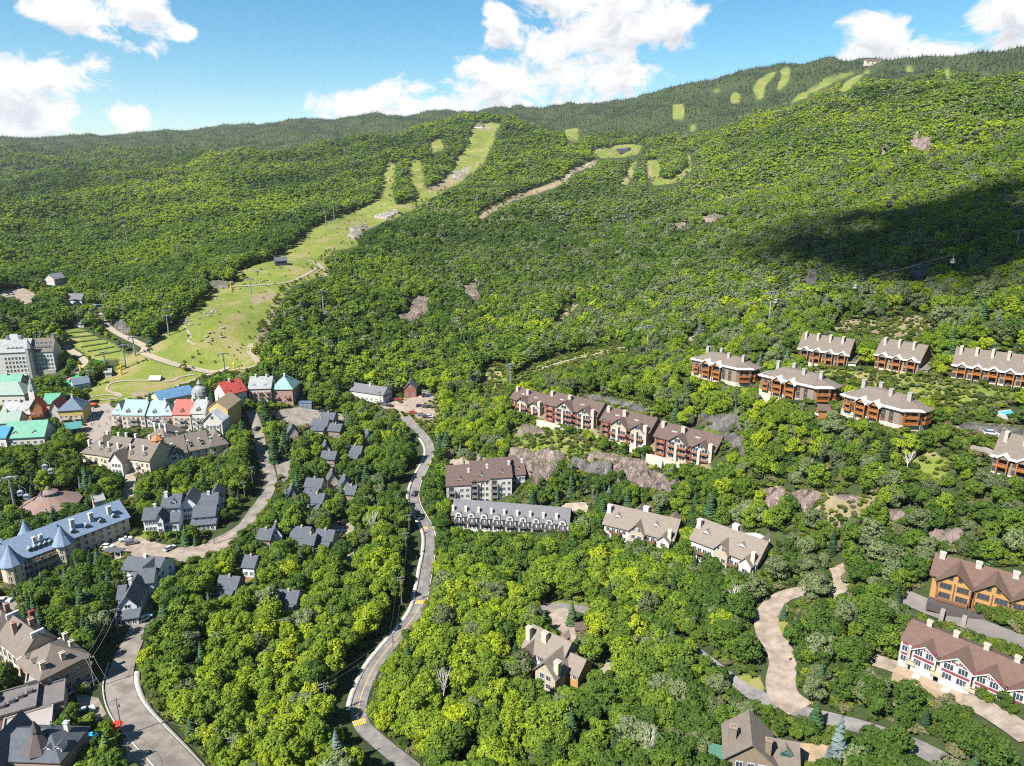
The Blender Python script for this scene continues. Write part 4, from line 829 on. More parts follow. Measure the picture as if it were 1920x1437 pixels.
# ---- brown terrace condos above the cliff
def brown_condo(label, base, eL, eR, big):
    B = Bld('terrace_condo', label, 'condo', base, eL, eR, 'brown-roofed terrace condos above the cliff'); h = B.h; W = B.W; x0 = -W/2; x1 = W/2; D = 12; f = lambda t: x0 + t * W; rh = 4.6
    _, R = B.wing(x0, x1, 0, D, h, 'gx', rh, w_pink, roof_brown, over=0.7, low=0.1)
    for c, hw in ((0.42, 0.16), (0.80, 0.13)):
        X0, X1 = f(c - hw), f(c + hw); ww = X1 - X0; xm = (X0 + X1)/2
        B.wing(X0, X1, -1.6, 7, h - 0.3, 'gy', ww * 0.40, w_beige, roof_brown, over=0.7, mark=False, name='bay_wall', rname='gable_roof'); B.win([xm], [h + 0.2], ww * 0.3, 1.6, -1.6, trim_w, 1)
        zs = [z for z in (0.4, 3.1, 5.8) if z < h - 1.4]; B.win([xm - ww*0.28, xm + ww*0.28], [z + 0.2 for z in zs], ww * 0.3, 1.7, -1.6, trim_w, 1); B.balc([xm], zs[1:], ww * 1.05, 1.3, rail_red, -1.6)
        B.box('pier', xm - 0.55, xm + 0.55, -3.1, -2.0, -2, h - 0.4, w_stone)
    zs = [z for z in (0.4, 3.1, 5.8) if z < h - 1.2]
    B.win([f(q) for q in (0.06, 0.17, 0.61, 0.98 - 0.03)], [z + 0.2 for z in zs], 1.4, 1.8, 0, trim_brown, 1); B.balc([f(0.12), f(0.61)], zs, W * 0.16, 1.5, rail_red, 0, True)
    B.win([3, 7.5], [z + 0.3 for z in zs], 1.2, 1.5, x1 + 0.02, trim_brown, face='r')
    B.box('chimney_stack', f(0.955) - 0.9, f(0.955) + 0.9, -1.9, -0.05, -3, h + rh * 0.62, M_('cream_chimney', (0.34, 0.305, 0.255))); B.chim(R, f(0.06), D * 0.34, h + 1.4, h + rh + 0.9, 1.5, 1.4, M_('cream_chimney', (0.34, 0.305, 0.255))); B.chim(R, f(0.42), D * 0.28, h + 2.6, h + rh + 1.0, 1.7, 1.4, M_('cream_chimney', (0.34, 0.305, 0.255)))
    for t in (0.27, 0.67): s_ = B.box('skylight', f(t) - 1.1, f(t) + 1.1, -0.35, 0.35, -0.03, 0.08, roof_lgrey, R); s_.location = (0, D * 0.25, h + rh * 0.5 + 0.36); s_.rotation_euler = (math.atan2(rh, D/2), 0, 0)
    B.box('terrace', x0 - 0.5, x1 + 0.5, -4.6, -1.6, -4, -0.2, M_('terrace_paving', (0.272, 0.216, 0.168))); B.box('terrace_wall', x0 - 1, x1 + 1, -5.0, -4.62, -5, 0.6, w_stone)
brown_condo('leftmost brown-roofed terrace condo, partly behind trees', (987,776), (958,746), (1017,763), False)
brown_condo('second brown-roofed terrace condo from the left, beside the gap', (1070,798), (1021,756), (1119,780), True)
brown_condo('third brown-roofed terrace condo, right of the spruce gap', (1172,827), (1127,787), (1217,810), True)
brown_condo('largest brown-roofed terrace condo at the right end above the cliff', (1284,864), (1228,817), (1340,846), True)
# ---- white stepped condo
def stepped():
    B = Bld('stepped_condo', 'white stepped condo with brown sloping roofs beside the sandy court', 'condo', (897,944), (837,912), (960,908)); h = B.h; W = B.W; x0 = -W/2; f = lambda t: x0 + t * W
    for a, b, y0, dh in ((0, 0.37, 0, 0), (0.37, 0.66, 0.8, 1.4), (0.66, 1.0, 0.0, 2.9), (1.0, 1.22, 4.5, 2.0)):
        _, R = B.wing(f(a), f(b) - 0.05, y0, y0 + 13, h + dh, 'shed', 3.6, w_white, roof_brown, over=0.4, low=0.1); w = f(b) - f(a); zs = [z for z in (0.3, 3.0, 5.7, 8.4, 11) if z < h + dh - 1.5]
        B.win([f(a) + w * 0.62, f(a) + w * 0.86], zs, 1.1, 1.4, y0, trim_w, 1); B.win([f(a) + w * 0.2], [z + 0.1 for z in zs], 1.8, 1.9, y0, trim_brown, 1); B.balc([f(a) + w * 0.2], zs, w * 0.32, 1.5, M_('grey_rail', (0.200, 0.184, 0.184)), y0, True)
        B.chim(R, f(b) - 0.8, y0 + 8, h + dh + 1.5, h + dh + 4.2, 1.0, 1.0, trim_w); B.dormer(R, f(a) + w * 0.55, y0 + 2.5, h + dh + 0.6, 2.0, 1.0, 2.5, w_white, roof_brown)
stepped()
# ---- white condo with grey roof and arched dormers
def arched():
    B = Bld('arched_condo', 'long white condo with grey roof, arched dormers and chimneys', 'condo', (957,998), (847,966), (1066,984)); h = B.h; W = B.W; x0 = -W/2; D = 11; rh = 4.4
    _, R = B.wing(x0, -x0, 0, D, h, 'gx', rh, w_white, roof_grey, over=0.4, low=0.05); n = 9; bw = W / n
    for k in range(n):
        xm = x0 + (k + 0.55) * bw; w = bw * 0.52; mb = MB(); z = h - 0.4; m = 8
        arc = [(-w/2, 0), (w/2, 0)] + [(w/2 * math.cos(math.pi * j / m), 0.9 + w * 0.42 * math.sin(math.pi * j / m)) for j in range(m + 1)]
        i = len(mb.v); mb.v += [(xm + a, -0.5, z + b) for a, b in arc] + [(xm + a, 2.4, z + b) for a, b in arc]; q = len(arc)
        mb.f.append(tuple(i + j for j in range(q))); mb.m.append(0)
        for j in range(q): mb.f.append((i + j, i + q + j, i + q + (j+1) % q, i + (j+1) % q)); mb.m.append(1 if j > 1 else 0)
        mb.build('dormer', [w_white, roof_grey], R); B.win([xm], [h - 0.1], w * 0.42, 1.2, -0.5, trim_w, 1)
        zs = [z for z in (0.2, 2.8) if z < h - 1.2]; B.win([xm - bw * 0.15, xm + bw * 0.2], zs, bw * 0.22, 1.7, 0, trim_w, 1); B.balc([xm], zs[1:], bw * 0.62, 1.2, M_('dark_rail', (0.080, 0.072, 0.072)), 0)
        B.win([xm - bw * 0.47], zs, bw * 0.16, 1.9, 0, trim_brown, 0, True); B.chim(R, x0 + (k + 0.06) * bw, 1.6, h - 0.6, h + 3.3, 1.0, 1.0, w_white)
arched()
# ---- beige-roofed condos
def beige_condo(label, base, eL, eR):
    B = Bld('beige_condo', label, 'condo', base, eL, eR, 'beige-roofed condos in the wood'); h = B.h; W = B.W; x0 = -W/2; D = 13; rh = 5.0; f = lambda t: x0 + t * W
    _, R = B.wing(x0, -x0, 0, D, h, 'gx', rh, w_white, roof_beige, over=0.7, low=0.45); _, R2 = B.wing(f(0.26), f(0.48), D - 3, D + 2.2, h + 0.4, 'gy', 3.6, w_beige, roof_beige, mark=False, name='rear_wall', rname='rear_roof'); B.wing(f(0.76), f(0.98), D - 3, D + 1.8, h + 0.2, 'gy', 3.4, w_beige, roof_beige, mark=False, name='rear_wall', rname='rear_roof')
    B.wing(f(0.38), f(0.60), -1.2, 6, h - 0.2, 'gy', 3.2, w_beige, roof_beige, mark=False, name='bay_wall', rname='gable_roof', over=0.6); B.win([f(0.45), f(0.53)], [h + 0.3], 1.0, 1.3, -1.2)
    for t in (0.16, 0.72): B.dormer(R, f(t), 2.4, h + 1.6, 2.8, 1.0, 2.6, trim_w, roof_beige)
    B.wing(f(0.80), f(0.97), -2.2, 3, h - 0.6, 'gy', 2.2, w_white, roof_beige, mark=False, name='bay_wall', rname='gable_roof')
    zs = [z for z in (0.3, 3.0, 5.6) if z < h - 1.3]; B.win([f(q) for q in (0.06, 0.14, 0.22, 0.30, 0.64, 0.72)], zs, 1.3, 1.5); B.win([f(0.45), f(0.54)], zs, 1.3, 1.5, -1.2); B.win([f(0.885)], zs, 1.6, 1.5, -2.2); B.balc([f(0.18), f(0.68)], zs[1:], W * 0.16, 1.4, trim_brown)
    B.chim(R, f(0.02), D * 0.3, h, h + rh + 0.8, 1.5, 1.4, w_white); B.chim(R, f(0.52), D * 0.55, h + 2, h + rh + 1.8, 2.0, 1.6, w_white); B.box('chimney_stack', f(0.93), f(0.93) + 1.3, -0.9, 0.4, -3, h + 3.6, w_stone)
beige_condo('beige-roofed condo behind the maples, beside the grey-roofed white condo', (1197,1023), (1133,981), (1262,1012))
beige_condo('beige-roofed condo beside the pale forecourt, right of its twin', (1358,1068), (1297,1010), (1418,1056))
# ---- beige house in the foreground wood
def beige_house():
    B = Bld('large_house', 'rambling beige-roofed house with cream chimneys in the lime-green wood', 'house', (1018,1262), (982,1213), (1050,1246), h=7.0); h = B.h; W = B.W; x0 = -W/2; D = 10; f = lambda t: x0 + t * W
    _, R = B.wing(x0, -x0, 0, D, h, 'gx', 4.2, w_beige, roof_beige, over=0.6, low=0.4); _, R2 = B.wing(f(0.62), f(1.15), -5.0, 6, h - 0.5, 'gy', 3.6, w_beige, roof_beige, over=0.6, low=0.4, name='wing_wall', rname='wing_roof'); B.wing(f(0.95), f(1.45), 0.5, 7.5, h - 1.2, 'gx', 2.8, w_ochre, roof_beige, low=0.3, name='wing_wall', rname='wing_roof')
    B.wing(f(0.05), f(0.30), -1.5, 4, h - 0.4, 'gy', 2.4, w_ochre, roof_beige, mark=False, name='bay_wall', rname='gable_roof'); B.win([f(0.175)], [h - 2.2, h - 4.8], 1.6, 1.6, -1.5); B.win([f(0.45), f(0.55)], [h - 2.2, h - 4.8], 1.1, 1.5); B.win([f(0.80), f(0.97)], [h - 2.4, h - 5.0], 1.3, 1.6, -5.0, bars=1); B.win([f(1.22), f(1.36)], [h - 3.0], 1.0, 1.4, 0.5)
    B.balc([f(0.45)], [h - 2.8], W * 0.25, 1.6, trim_w); B.chim(R, f(0.03), 2.0, h, h + 5.4, 1.4, 1.4, w_cream); B.chim(R, f(0.42), 3.0, h + 2, h + 5.2, 1.6, 1.4, w_cream); B.chim(R2, f(1.12), -3.5, h, h + 3.6, 1.5, 1.5, w_cream); B.dormer(R, f(0.72), 6.5, h + 2.0, 2.2, 1.2, 2.2, w_ochre, roof_beige)
beige_house()
# ---- house with green decks, bottom edge
def deck_house():
    B = Bld('deck_house', 'taupe-roofed house with dark green decks at the bottom edge', 'house', (1408,1462), (1362,1418), (1452,1434), h=6.2); h = B.h; W = B.W; x0 = -W/2; f = lambda t: x0 + t * W
    _, R = B.wing(x0, -x0, 0, 9, h, 'gy', 4.2, w_taupe, roof_taupe, over=0.7, low=0.1); B.wing(f(0.9), f(1.5), 1, 8, h - 0.6, 'gx', 3.0, w_taupe, roof_taupe, low=0.1, name='wing_wall', rname='wing_roof')
    for z in (h - 3.2, h - 5.9): B.balc([f(-0.05)], [z], 5.0, 2.2, green_deck, 0.0, True); B.box('deck', f(-0.34), f(-0.01), -2.0, 6.5, z - 0.2, z, green_deck)
    B.win([f(0.28), f(0.52), f(0.75)], [h - 2.6, h - 5.2], 1.3, 1.8, 0, M_('pale_blue_trim', (0.336, 0.416, 0.464)), 1); B.chim(R, f(0.12), 3.5, h + 0.4, h + 4.6, 1.5, 1.4, w_taupe); B.chim(R, f(0.86), 1.6, h + 0.6, h + 4.4, 1.2, 1.2, w_taupe); B.dormer(R, f(1.25), 2.0, h + 0.6, 2.2, 0.9, 2.0, green_deck, roof_taupe)
    G = Bld('garage', 'small taupe-roofed garage in the brown yard', 'garage', (1452,1430), (1440,1410), (1472,1424), h=2.6); G.wing(-G.W/2 - 1, G.W/2, 0, 5, 2.6, 'gx', 1.4, w_pink, roof_taupe); G.box('door', -1.2, 1.2, -0.08, -0.02, -0.5, 2.1, trim_w)
deck_house()
# ---- village: grand hotel
def grand_hotel():
    B = Bld('grand_hotel', 'large white hotel block with grey roof below the grass terraces', 'hotel', (30,707), (-42,662), (98,656)); h = B.h; W = B.W; x0 = -W/2; D = 15; f = lambda t: x0 + t * W
    _, R = B.wing(f(0), f(0.70), -3.0, 13, h, 'gx', 6.5, w_white, roof_lgrey, over=0.4, low=0.05); _, R2 = B.wing(f(0.72), f(1.0), 0, 13, h - 1.0, 'gx', 7.0, w_white, roof_taupe, over=0.4, low=0.05, name='wing_wall', rname='wing_roof')
    _, R3 = B.wing(f(0.15), f(0.5), 13, 24, h + 1.0, 'hip', 6, w_white, roof_lgrey, name='rear_wall', rname='rear_roof'); zs = [1.0 + 2.6 * k for k in range(int((h - 1.5) / 2.6))]
    B.win(span(f(0.36), f(0.69), 7), zs, 1.0, 1.5, -3.0, trim_w, 0); B.win(span(f(0.735), f(0.985), 6), zs, 0.9, 1.4, 0, trim_w, 0); B.win([3, 6.5, 10], zs[1:], 0.9, 1.4, f(1.0) + 0.02, trim_w, 0, face='r')
    B.box('arcade', f(0.70), f(1.0) + 0.4, -1.6, -0.05, -2, 3.6, M_('grey_stone', (0.240, 0.232, 0.224)))
    for x in span(f(0.40), f(0.68), 5): B.dormer(R, x, -1.2, h + 0.9, 1.5, 1.3, 2.4, trim_w, roof_grey)
    for x in span(f(0.74), f(0.98), 5): B.dormer(R2, x, 1.4, h + 0.6, 1.3, 1.2, 2.2, trim_w, roof_grey)
    for x in span(f(0.74), f(0.98), 4): B.dormer(R2, x, 3.6, h + 3.0, 1.1, 0.9, 1.6, trim_w, roof_grey)
    for x, y in ((f(0.38), 5), (f(0.55), 5), (f(0.98), 6.5)): B.chim(R, x, y, h + 3, h + 8.6, 1.6, 1.4, roof_lgrey)
    mb = MB(); mb.lathe([(2.4, -2), (2.4, h + 2), (2.7, h + 2.2), (1.2, h + 5), (0.1, h + 8)], 8); mb.build('corner_turret', roof_lgrey, B.root, (f(0.71), -2.0, 0))
grand_hotel()
def simple_house(name, label, cat, base, eL, eR, D=9, roof='gx', rh=3.0, wall=None, rm=None, h=None, wins=3, ww=1.0, wh=1.3, dorm=0, chims=1, group=None, low=0.3, frame=None, porch=False, dw=1.6, over=0.5, side=True):
    B = Bld(name, label, cat, base, eL, eR, group, h=h); h = B.h; W = B.W; x0 = -W/2; _, R = B.wing(x0, -x0, 0, D, h, roof, rh, wall, rm, over=over, low=low)
    zs = [0.8 + 2.7 * k for k in range(max(1, int((h - 0.6) / 2.7)))]
    if wins: B.win(span(x0, -x0, wins), zs, ww, wh, 0, frame)
    if side: B.win([D * 0.3, D * 0.7], zs, ww, wh, W/2 + 0.02, frame, face='r')
    for x in span(x0, -x0, dorm) if dorm else []: B.dormer(R, x, D * 0.10, h + 0.3, dw, 1.1, 2.2, trim_w, rm)
    for k in range(chims): B.chim(R, x0 + W * (k + 0.5) / chims, D * 0.45, h + rh * 0.4, h + rh + (1.3 if name != 'chalet' else 0.7), 0.9 if name != 'chalet' else 0.6, 0.9 if name != 'chalet' else 0.6, None if name != 'chalet' else w_beige)
    if porch: mb = MB(); mb.box(x0 + W * 0.1, x0 + W * 0.9, -2.2, -0.05, -1, 0.1); mb.build('porch', rail_red, B.root)
    if roof == 'gy': B.win([0], [h + rh * 0.15], 0.9, 1.0, 0, frame)
    return B, R
def village():
    # front row with coloured roofs
    B = Bld('village_row', 'cream village row with teal, red and white roofs facing the trees', 'village row', (315,808), (206,780), (423,782)); h = B.h; W = B.W; x0 = -W/2; f = lambda t: x0 + t * W
    for a, b, wm, rm, y0, dh, rt, rh in ((0.0, 0.10, w_cream, roof_paleblue, 1.5, 0.0, 'hip', 5.5), (0.10, 0.30, w_cream, roof_teal, 0, 0.4, 'gx', 6.2), (0.30, 0.45, w_white, roof_paleblue, 0.6, 0.0, 'gx', 6.0), (0.45, 0.545, w_pink, roof_paleblue, 0, 0.3, 'hip', 4.6), (0.545, 0.70, w_cream, roof_red, -0.4, 1.0, 'gx', 6.0), (0.70, 0.82, w_white, roof_lgrey, 0, 1.6, 'gx', 5.4)):
        _, R = B.wing(f(a), f(b) - 0.05, y0, y0 + 13, h + dh, rt, rh, wm, rm, over=0.3, low=0.2); w = f(b) - f(a); n = max(2, int(w / 2.4)); zs = [z for z in (0.4, 3.0, 5.6, 8.2) if z < h + dh - 1.2]
        B.win(span(f(a), f(b), n), zs, 1.1, 1.5, y0, trim_w, 1); B.balc([f(a) + w * 0.5], zs[1:], w * 0.4, 1.1, M_('grey_rail', (0.200, 0.184, 0.184)), y0)
        for x in span(f(a), f(b), max(1, n // 2)): B.dormer(R, x, y0 + 0.8, h + dh + 0.8, 1.7, 1.4, 2.6, w_cream, rm)
        B.chim(R, f(b) - 0.7, y0 + 6, h + 3, h + dh + rh + 1.2, 0.9, 0.9)
    _, R = B.wing(f(0.82), f(1.0), 3, 20, h + 3.0, 'gy', 4.2, w_yellow, M_('tan_metal', (0.264, 0.205, 0.132)), over=0.4, low=0.3, name='hall_wall', rname='hall_roof')
    _, R = B.wing(f(0.84), f(1.0), -5, 3, h - 0.5, 'gy', 4.6, w_white, glare_metal, over=0.6, low=0.2, name='hall_wall', rname='porch_roof'); B.win(span(f(0.86), f(0.98), 4), [0.5, 3.2], 1.2, 1.6, -5); B.win([f(0.92)], [h + 0.4], 1.4, 1.6, -5)
    simple_house('village_hall', 'long blue metal roof behind the coloured village row', 'hall', (333,757), (300,751), (364,738), 14, 'gx', 3.2, w_cream, roof_bluem, wins=5, chims=0, low=0.6)
    # domed pavilion
    p = spot(377, 752)[0]; e = empty('domed_pavilion', p); tag(e, 'grey ribbed dome with lantern behind the village row', 'pavilion'); mb = MB(); mb.lathe([(4.2, -3), (4.2, 4.0), (4.6, 4.1), (4.6, 4.5)], 14); mb.build('drum', w_white, e); mb = MB(); mb.lathe([(4.5, 4.5), (4.3, 6.0), (3.5, 7.6), (2.2, 8.7), (1.2, 9.0)], 14); dm = mb.build('dome', roof_lgrey, e); mb = MB(); mb.lathe([(1.1, 9.0), (1.1, 10.2), (1.4, 10.3), (0.8, 11.2), (0.08, 12.2)], 8); mb.build('lantern', roof_lgrey, dm)
    for k in range(7): a = -math.pi * (k + 0.5) / 7; link('window', window_mesh(0.9, 1.6, trim_w, 0), e, (4.05 * math.cos(a), 4.05 * math.sin(a), 1.2), (0, 0, a + math.pi/2))
    KEEP_OFF.append(np.array([[p[0]-6, p[1]-6], [p[0]+6, p[1]-6], [p[0]+6, p[1]+6], [p[0]-6, p[1]+6]])); keep_clear([(365,722),(390,722),(390,745),(365,745)], 420)
    # red-roof house and the teal corner house
    simple_house('village_house', 'white house under a bright red mansard roof, right of the dome', 'house', (447,757), (424,741), (462,732), 13, 'gx', 5.5, w_white, roof_red, wins=4, dorm=2, chims=1, h=8.0)
    B, R = simple_house('village_house', 'grey-roofed white house between red and teal roofs', 'house', (490,756), (466,729), (507,728), 13, 'gx', 5.0, w_white, roof_lgrey, wins=5, dorm=2, chims=2); B.balc(span(-B.W/2, B.W/2, 3), [3.2, 5.8], 2.4, 1.1, rail_red)
    B, R = simple_house('village_house', 'corner house with pale teal hipped roof beside the dark spruces', 'house', (528,757), (508,731), (548,731), 15, 'hip', 6.2, w_brick, roof_teal, wins=4, dorm=2, chims=1); B.balc(span(-B.W/2, B.W/2, 2), [3.2], 2.4, 1.1, rail_red)
    # left cluster
    simple_house('village_house', 'white round-fronted house with pale green roof at the left edge', 'house', (10,758), (-25,742), (45,741), 12, 'hip', 6.0, w_white, M_('pale_green_metal', (0.17, 0.225, 0.205)), wins=6, dorm=3, chims=0, h=7.5)
    simple_house('village_house', 'small dark green and red roofed house at the left edge', 'house', (12,732), (-20,722), (36,720), 10, 'gx', 4.5, w_cream, roof_green, wins=4, dorm=0, chims=1, h=6.0)
    B, R = simple_house('village_house', 'white-roofed cream house with orange timber front', 'house', (30,800), (2,778), (58,776), 12, 'gx', 5.0, w_yellow, roof_lgrey, wins=5, dorm=3, chims=1)
    B, R = simple_house('village_tower', 'orange-red gabled tower between white and green roofs', 'tower', (66,797), (55,766), (78,764), 8, 'gy', 4.0, M_('orange_render', (0.320, 0.120, 0.048)), M_('orange_red_metal', (0.343, 0.086, 0.040)), wins=2, chims=0, h=10.5); B.balc([0], [3, 6], 3.5, 1.0, rail_orange)
    simple_house('village_house', 'narrow house under a green roof behind the orange tower', 'house', (92,772), (80,758), (106,757), 11, 'gx', 4.0, w_cream, roof_green, wins=2, chims=0, h=8)
    B, R = simple_house('village_house', 'blue-roofed corner house with red side roof on the plaza', 'house', (131,797), (108,772), (154,769), 13, 'hip', 5.5, w_yellow, M_('dark_blue_metal', (0.079, 0.112, 0.158)), wins=5, chims=1, h=7.5); B.wing(-B.W/2 - 4.5, -B.W/2 - 0.1, 2, 14, 8.2, 'gy', 4.0, w_white, roof_red, mark=False, name='wing_wall', rname='wing_roof'); B.balc(span(-B.W/2, B.W/2, 2), [3.2], 4, 1.2, trim_w)
    B, R = simple_house('long_hall', 'long emerald green roof with two dormers at the left edge', 'hall', (44,836), (8,822), (82,818), 13, 'gx', 6.0, w_white, roof_green, wins=6, dorm=2, chims=0, dw=3.2)
    simple_house('village_house', 'bright blue roofed house touching the emerald hall', 'house', (0,838), (-22,820), (10,821), 9, 'gx', 4.0, w_white, M_('bright_blue_metal', (0.026, 0.145, 0.297)), wins=2, chims=0, h=5)
    simple_house('village_house', 'pale grey roofed white house above the emerald hall', 'house', (8,808), (-20,794), (34,792), 9, 'gx', 4.5, w_white, M_('pale_green_metal', (0.17, 0.225, 0.205)), wins=4, chims=1, h=6)
    B, R = simple_house('kiosk', 'small teal-roofed kiosk at the foot of the plaza', 'kiosk', (138,820), (124,806), (152,802), 7, 'gx', 2.2, w_dark, M_('teal_dark_metal', (0.040, 0.165, 0.165)), wins=2, chims=0, h=3.4)
    p = spot(68, 770)[0]; e = empty('clock_turret', p); tag(e, 'slender grey turret rising above the orange tower', 'turret'); mb = MB(); mb.box(-1.6, 1.6, -1.6, 1.6, -2, 12); mb.build('shaft', w_white, e); mb = MB(); mb.lathe([(2.2, 12), (2.0, 13), (1.2, 15), (0.9, 16), (1.1, 16.2), (0.1, 19)], 8); mb.build('cap', roof_lgrey, e)
village()
def beige_hotel():
    B = Bld('beige_hotel', 'long cream hotel with steep taupe roofs and many white chimneys', 'hotel', (216,881), (153,850), (280,866)); h = B.h; W = B.W; x0 = -W/2; f = lambda t: x0 + t * W
    for a, b, y0, dh, rt in ((0, 0.34, 0, 0, 'hip'), (0.34, 0.62, -1.2, 0.8, 'gx'), (0.62, 1.0, 0, 0.4, 'gx')):
        _, R = B.wing(f(a), f(b) - 0.05, y0, y0 + 16, h + dh, rt, 6.4, w_cream, roof_taupe, over=0.5, low=0.2, inset=7.5); w = f(b) - f(a); n = max(3, int(w / 2.6)); B.win(span(f(a), f(b), n), [z for z in (0.3, 3.0, 5.6) if z < h + dh - 1.3], 1.1, 1.5, y0, trim_w, 1); B.balc(span(f(a), f(b), max(1, n // 3)), [3.0], 2.4, 1.1, trim_w, y0)
        for x in span(f(a), f(b), max(2, n // 2)): B.dormer(R, x, y0 + 1.2, h + dh + 1.0, 1.5, 1.2, 2.2, trim_w, roof_taupe)
        for j, x in enumerate(span(f(a), f(b), 4)): B.chim(R, x, y0 + 3.5 + 8 * (j % 2), h + 2.0, h + dh + 6.4 + (0.6 if j % 2 else -1.2), 0.9, 0.9)
    B.wing(f(0.52), f(0.70), -4, 4, h, 'gy', 4.2, w_white, roof_taupe, low=0.2, name='bay_wall', rname='gable_roof'); B.win(span(f(0.54), f(0.68), 3), [0.4, 3.2], 1.1, 1.5, -4); B.box('terrace', f(0.1), f(0.5), -4, -0.1, -4, -0.2, M_('terracotta_terrace', (0.336, 0.192, 0.120)))
    _, R = B.wing(f(0.55), f(0.82), 18, 32, h + 3, 'hip', 5.0, w_cream, roof_taupe, name='rear_wall', rname='rear_roof'); 
    for k in range(3): B.chim(R, f(0.6 + 0.08 * k), 22, h + 5, h + 9.4, 0.9, 0.9)
    mb = MB(); mb.lathe([(2.6, h + 2), (2.6, h + 7.2), (3.0, h + 7.3), (0.3, h + 9.6)], 6); mb.build('cupola', M_('orange_render', (0.320, 0.120, 0.048)), B.root, (f(0.93), 9, 0))
    B = Bld('hotel_wing', 'right wing of the cream hotel running behind dark trees', 'hotel', (356,866), (283,860), (428,833)); h = B.h = max(B.h, 5.0); W = B.W; x0 = -W/2; f = lambda t: x0 + t * W
    for a, b, y0, rt in ((0, 0.45, 0, 'gx'), (0.45, 0.75, 0.8, 'gx'), (0.75, 1.0, 0, 'hip')):
        _, R = B.wing(f(a), f(b) - 0.05, y0, y0 + 14, h, rt, 6.2, w_cream, roof_taupe, over=0.5, low=0.55); w = f(b) - f(a); n = max(2, int(w / 3)); B.win(span(f(a), f(b), n), [0.5, 3.0], 1.1, 1.5, y0, trim_w, 1)
        for x in span(f(a), f(b), 2): B.dormer(R, x, y0 + 1.2, h + 1.0, 1.5, 1.2, 2.2, trim_w, roof_taupe)
        for j, x in enumerate(span(f(a), f(b), 4)): B.chim(R, x, y0 + 2.5 + 8 * (j % 2), h + 1.2, h + 6.4 + (0.8 if j % 2 else -2.0), 0.9, 0.9)
    B.wing(f(0.22), f(0.34), -1.6, 5, h, 'gy', 3.0, w_white, roof_taupe, mark=False, name='bay_wall', rname='gable_roof'); B.win([f(0.28)], [h - 2.2, h + 0.2], 1.8, 1.4, -1.6)
beige_hotel()
def round_hall():
    p = spot(97, 954)[0]; e = empty('round_hall', p); tag(e, 'low round hall with pinkish faceted roof and small lantern', 'hall'); R = 11.5; mb = MB(); mb.lathe([(R - 0.8, -4), (R - 0.8, 2.6)], 12); mb.build('wall', w_pink, e)
    mats = [M_('pinkish_roof', (0.158, 0.109, 0.099)), M_('orange_brown_roof', (0.198, 0.112, 0.066))]; mb = MB(); n = 12
    for k in range(n):
        a0, a1 = 2*math.pi*k/n, 2*math.pi*(k+1)/n; c = lambda r, a, z: (r*math.cos(a), r*math.sin(a), z)
        mb.quad(c(R, a0, 2.7), c(R, a1, 2.7), c(3.2, a1, 6.4), c(3.2, a0, 6.4)); am = (a0 + a1)/2; u = 0.16; mb.quad(c(9.2, am-u, 3.5), c(9.2, am+u, 3.5), c(6.0, am+u*0.8, 5.15), c(6.0, am-u*0.8, 5.15), m=1)
    mb.quad(*[(R*math.cos(2*math.pi*k/n), R*math.sin(2*math.pi*k/n), 2.65) for k in range(n)][::-1])
    ro = mb.build('roof', mats, e); mb = MB(); mb.lathe([(3.0, 6.0), (3.0, 7.4), (3.5, 7.5), (0.9, 8.7), (0.9, 9.2), (0.3, 10)], 12); mb.build('lantern', [M_('pinkish_roof', (0.158, 0.109, 0.099))], ro)
    for k in range(12): a = 2*math.pi*(k + 0.5)/12; link('window', window_mesh(0.9, 0.9, trim_w, 0), e, (2.95*math.cos(a), 2.95*math.sin(a), 6.35), (0, 0, a + math.pi/2))
    a = np.linspace(0, 2*math.pi, 13)[:-1]; KEEP_OFF.append(np.stack([p[0] + 13*np.cos(a), p[1] + 13*np.sin(a)], 1)); keep_clear([(50,944),(60,926),(90,912),(112,912),(144,926),(146,944)], 330)
round_hall()
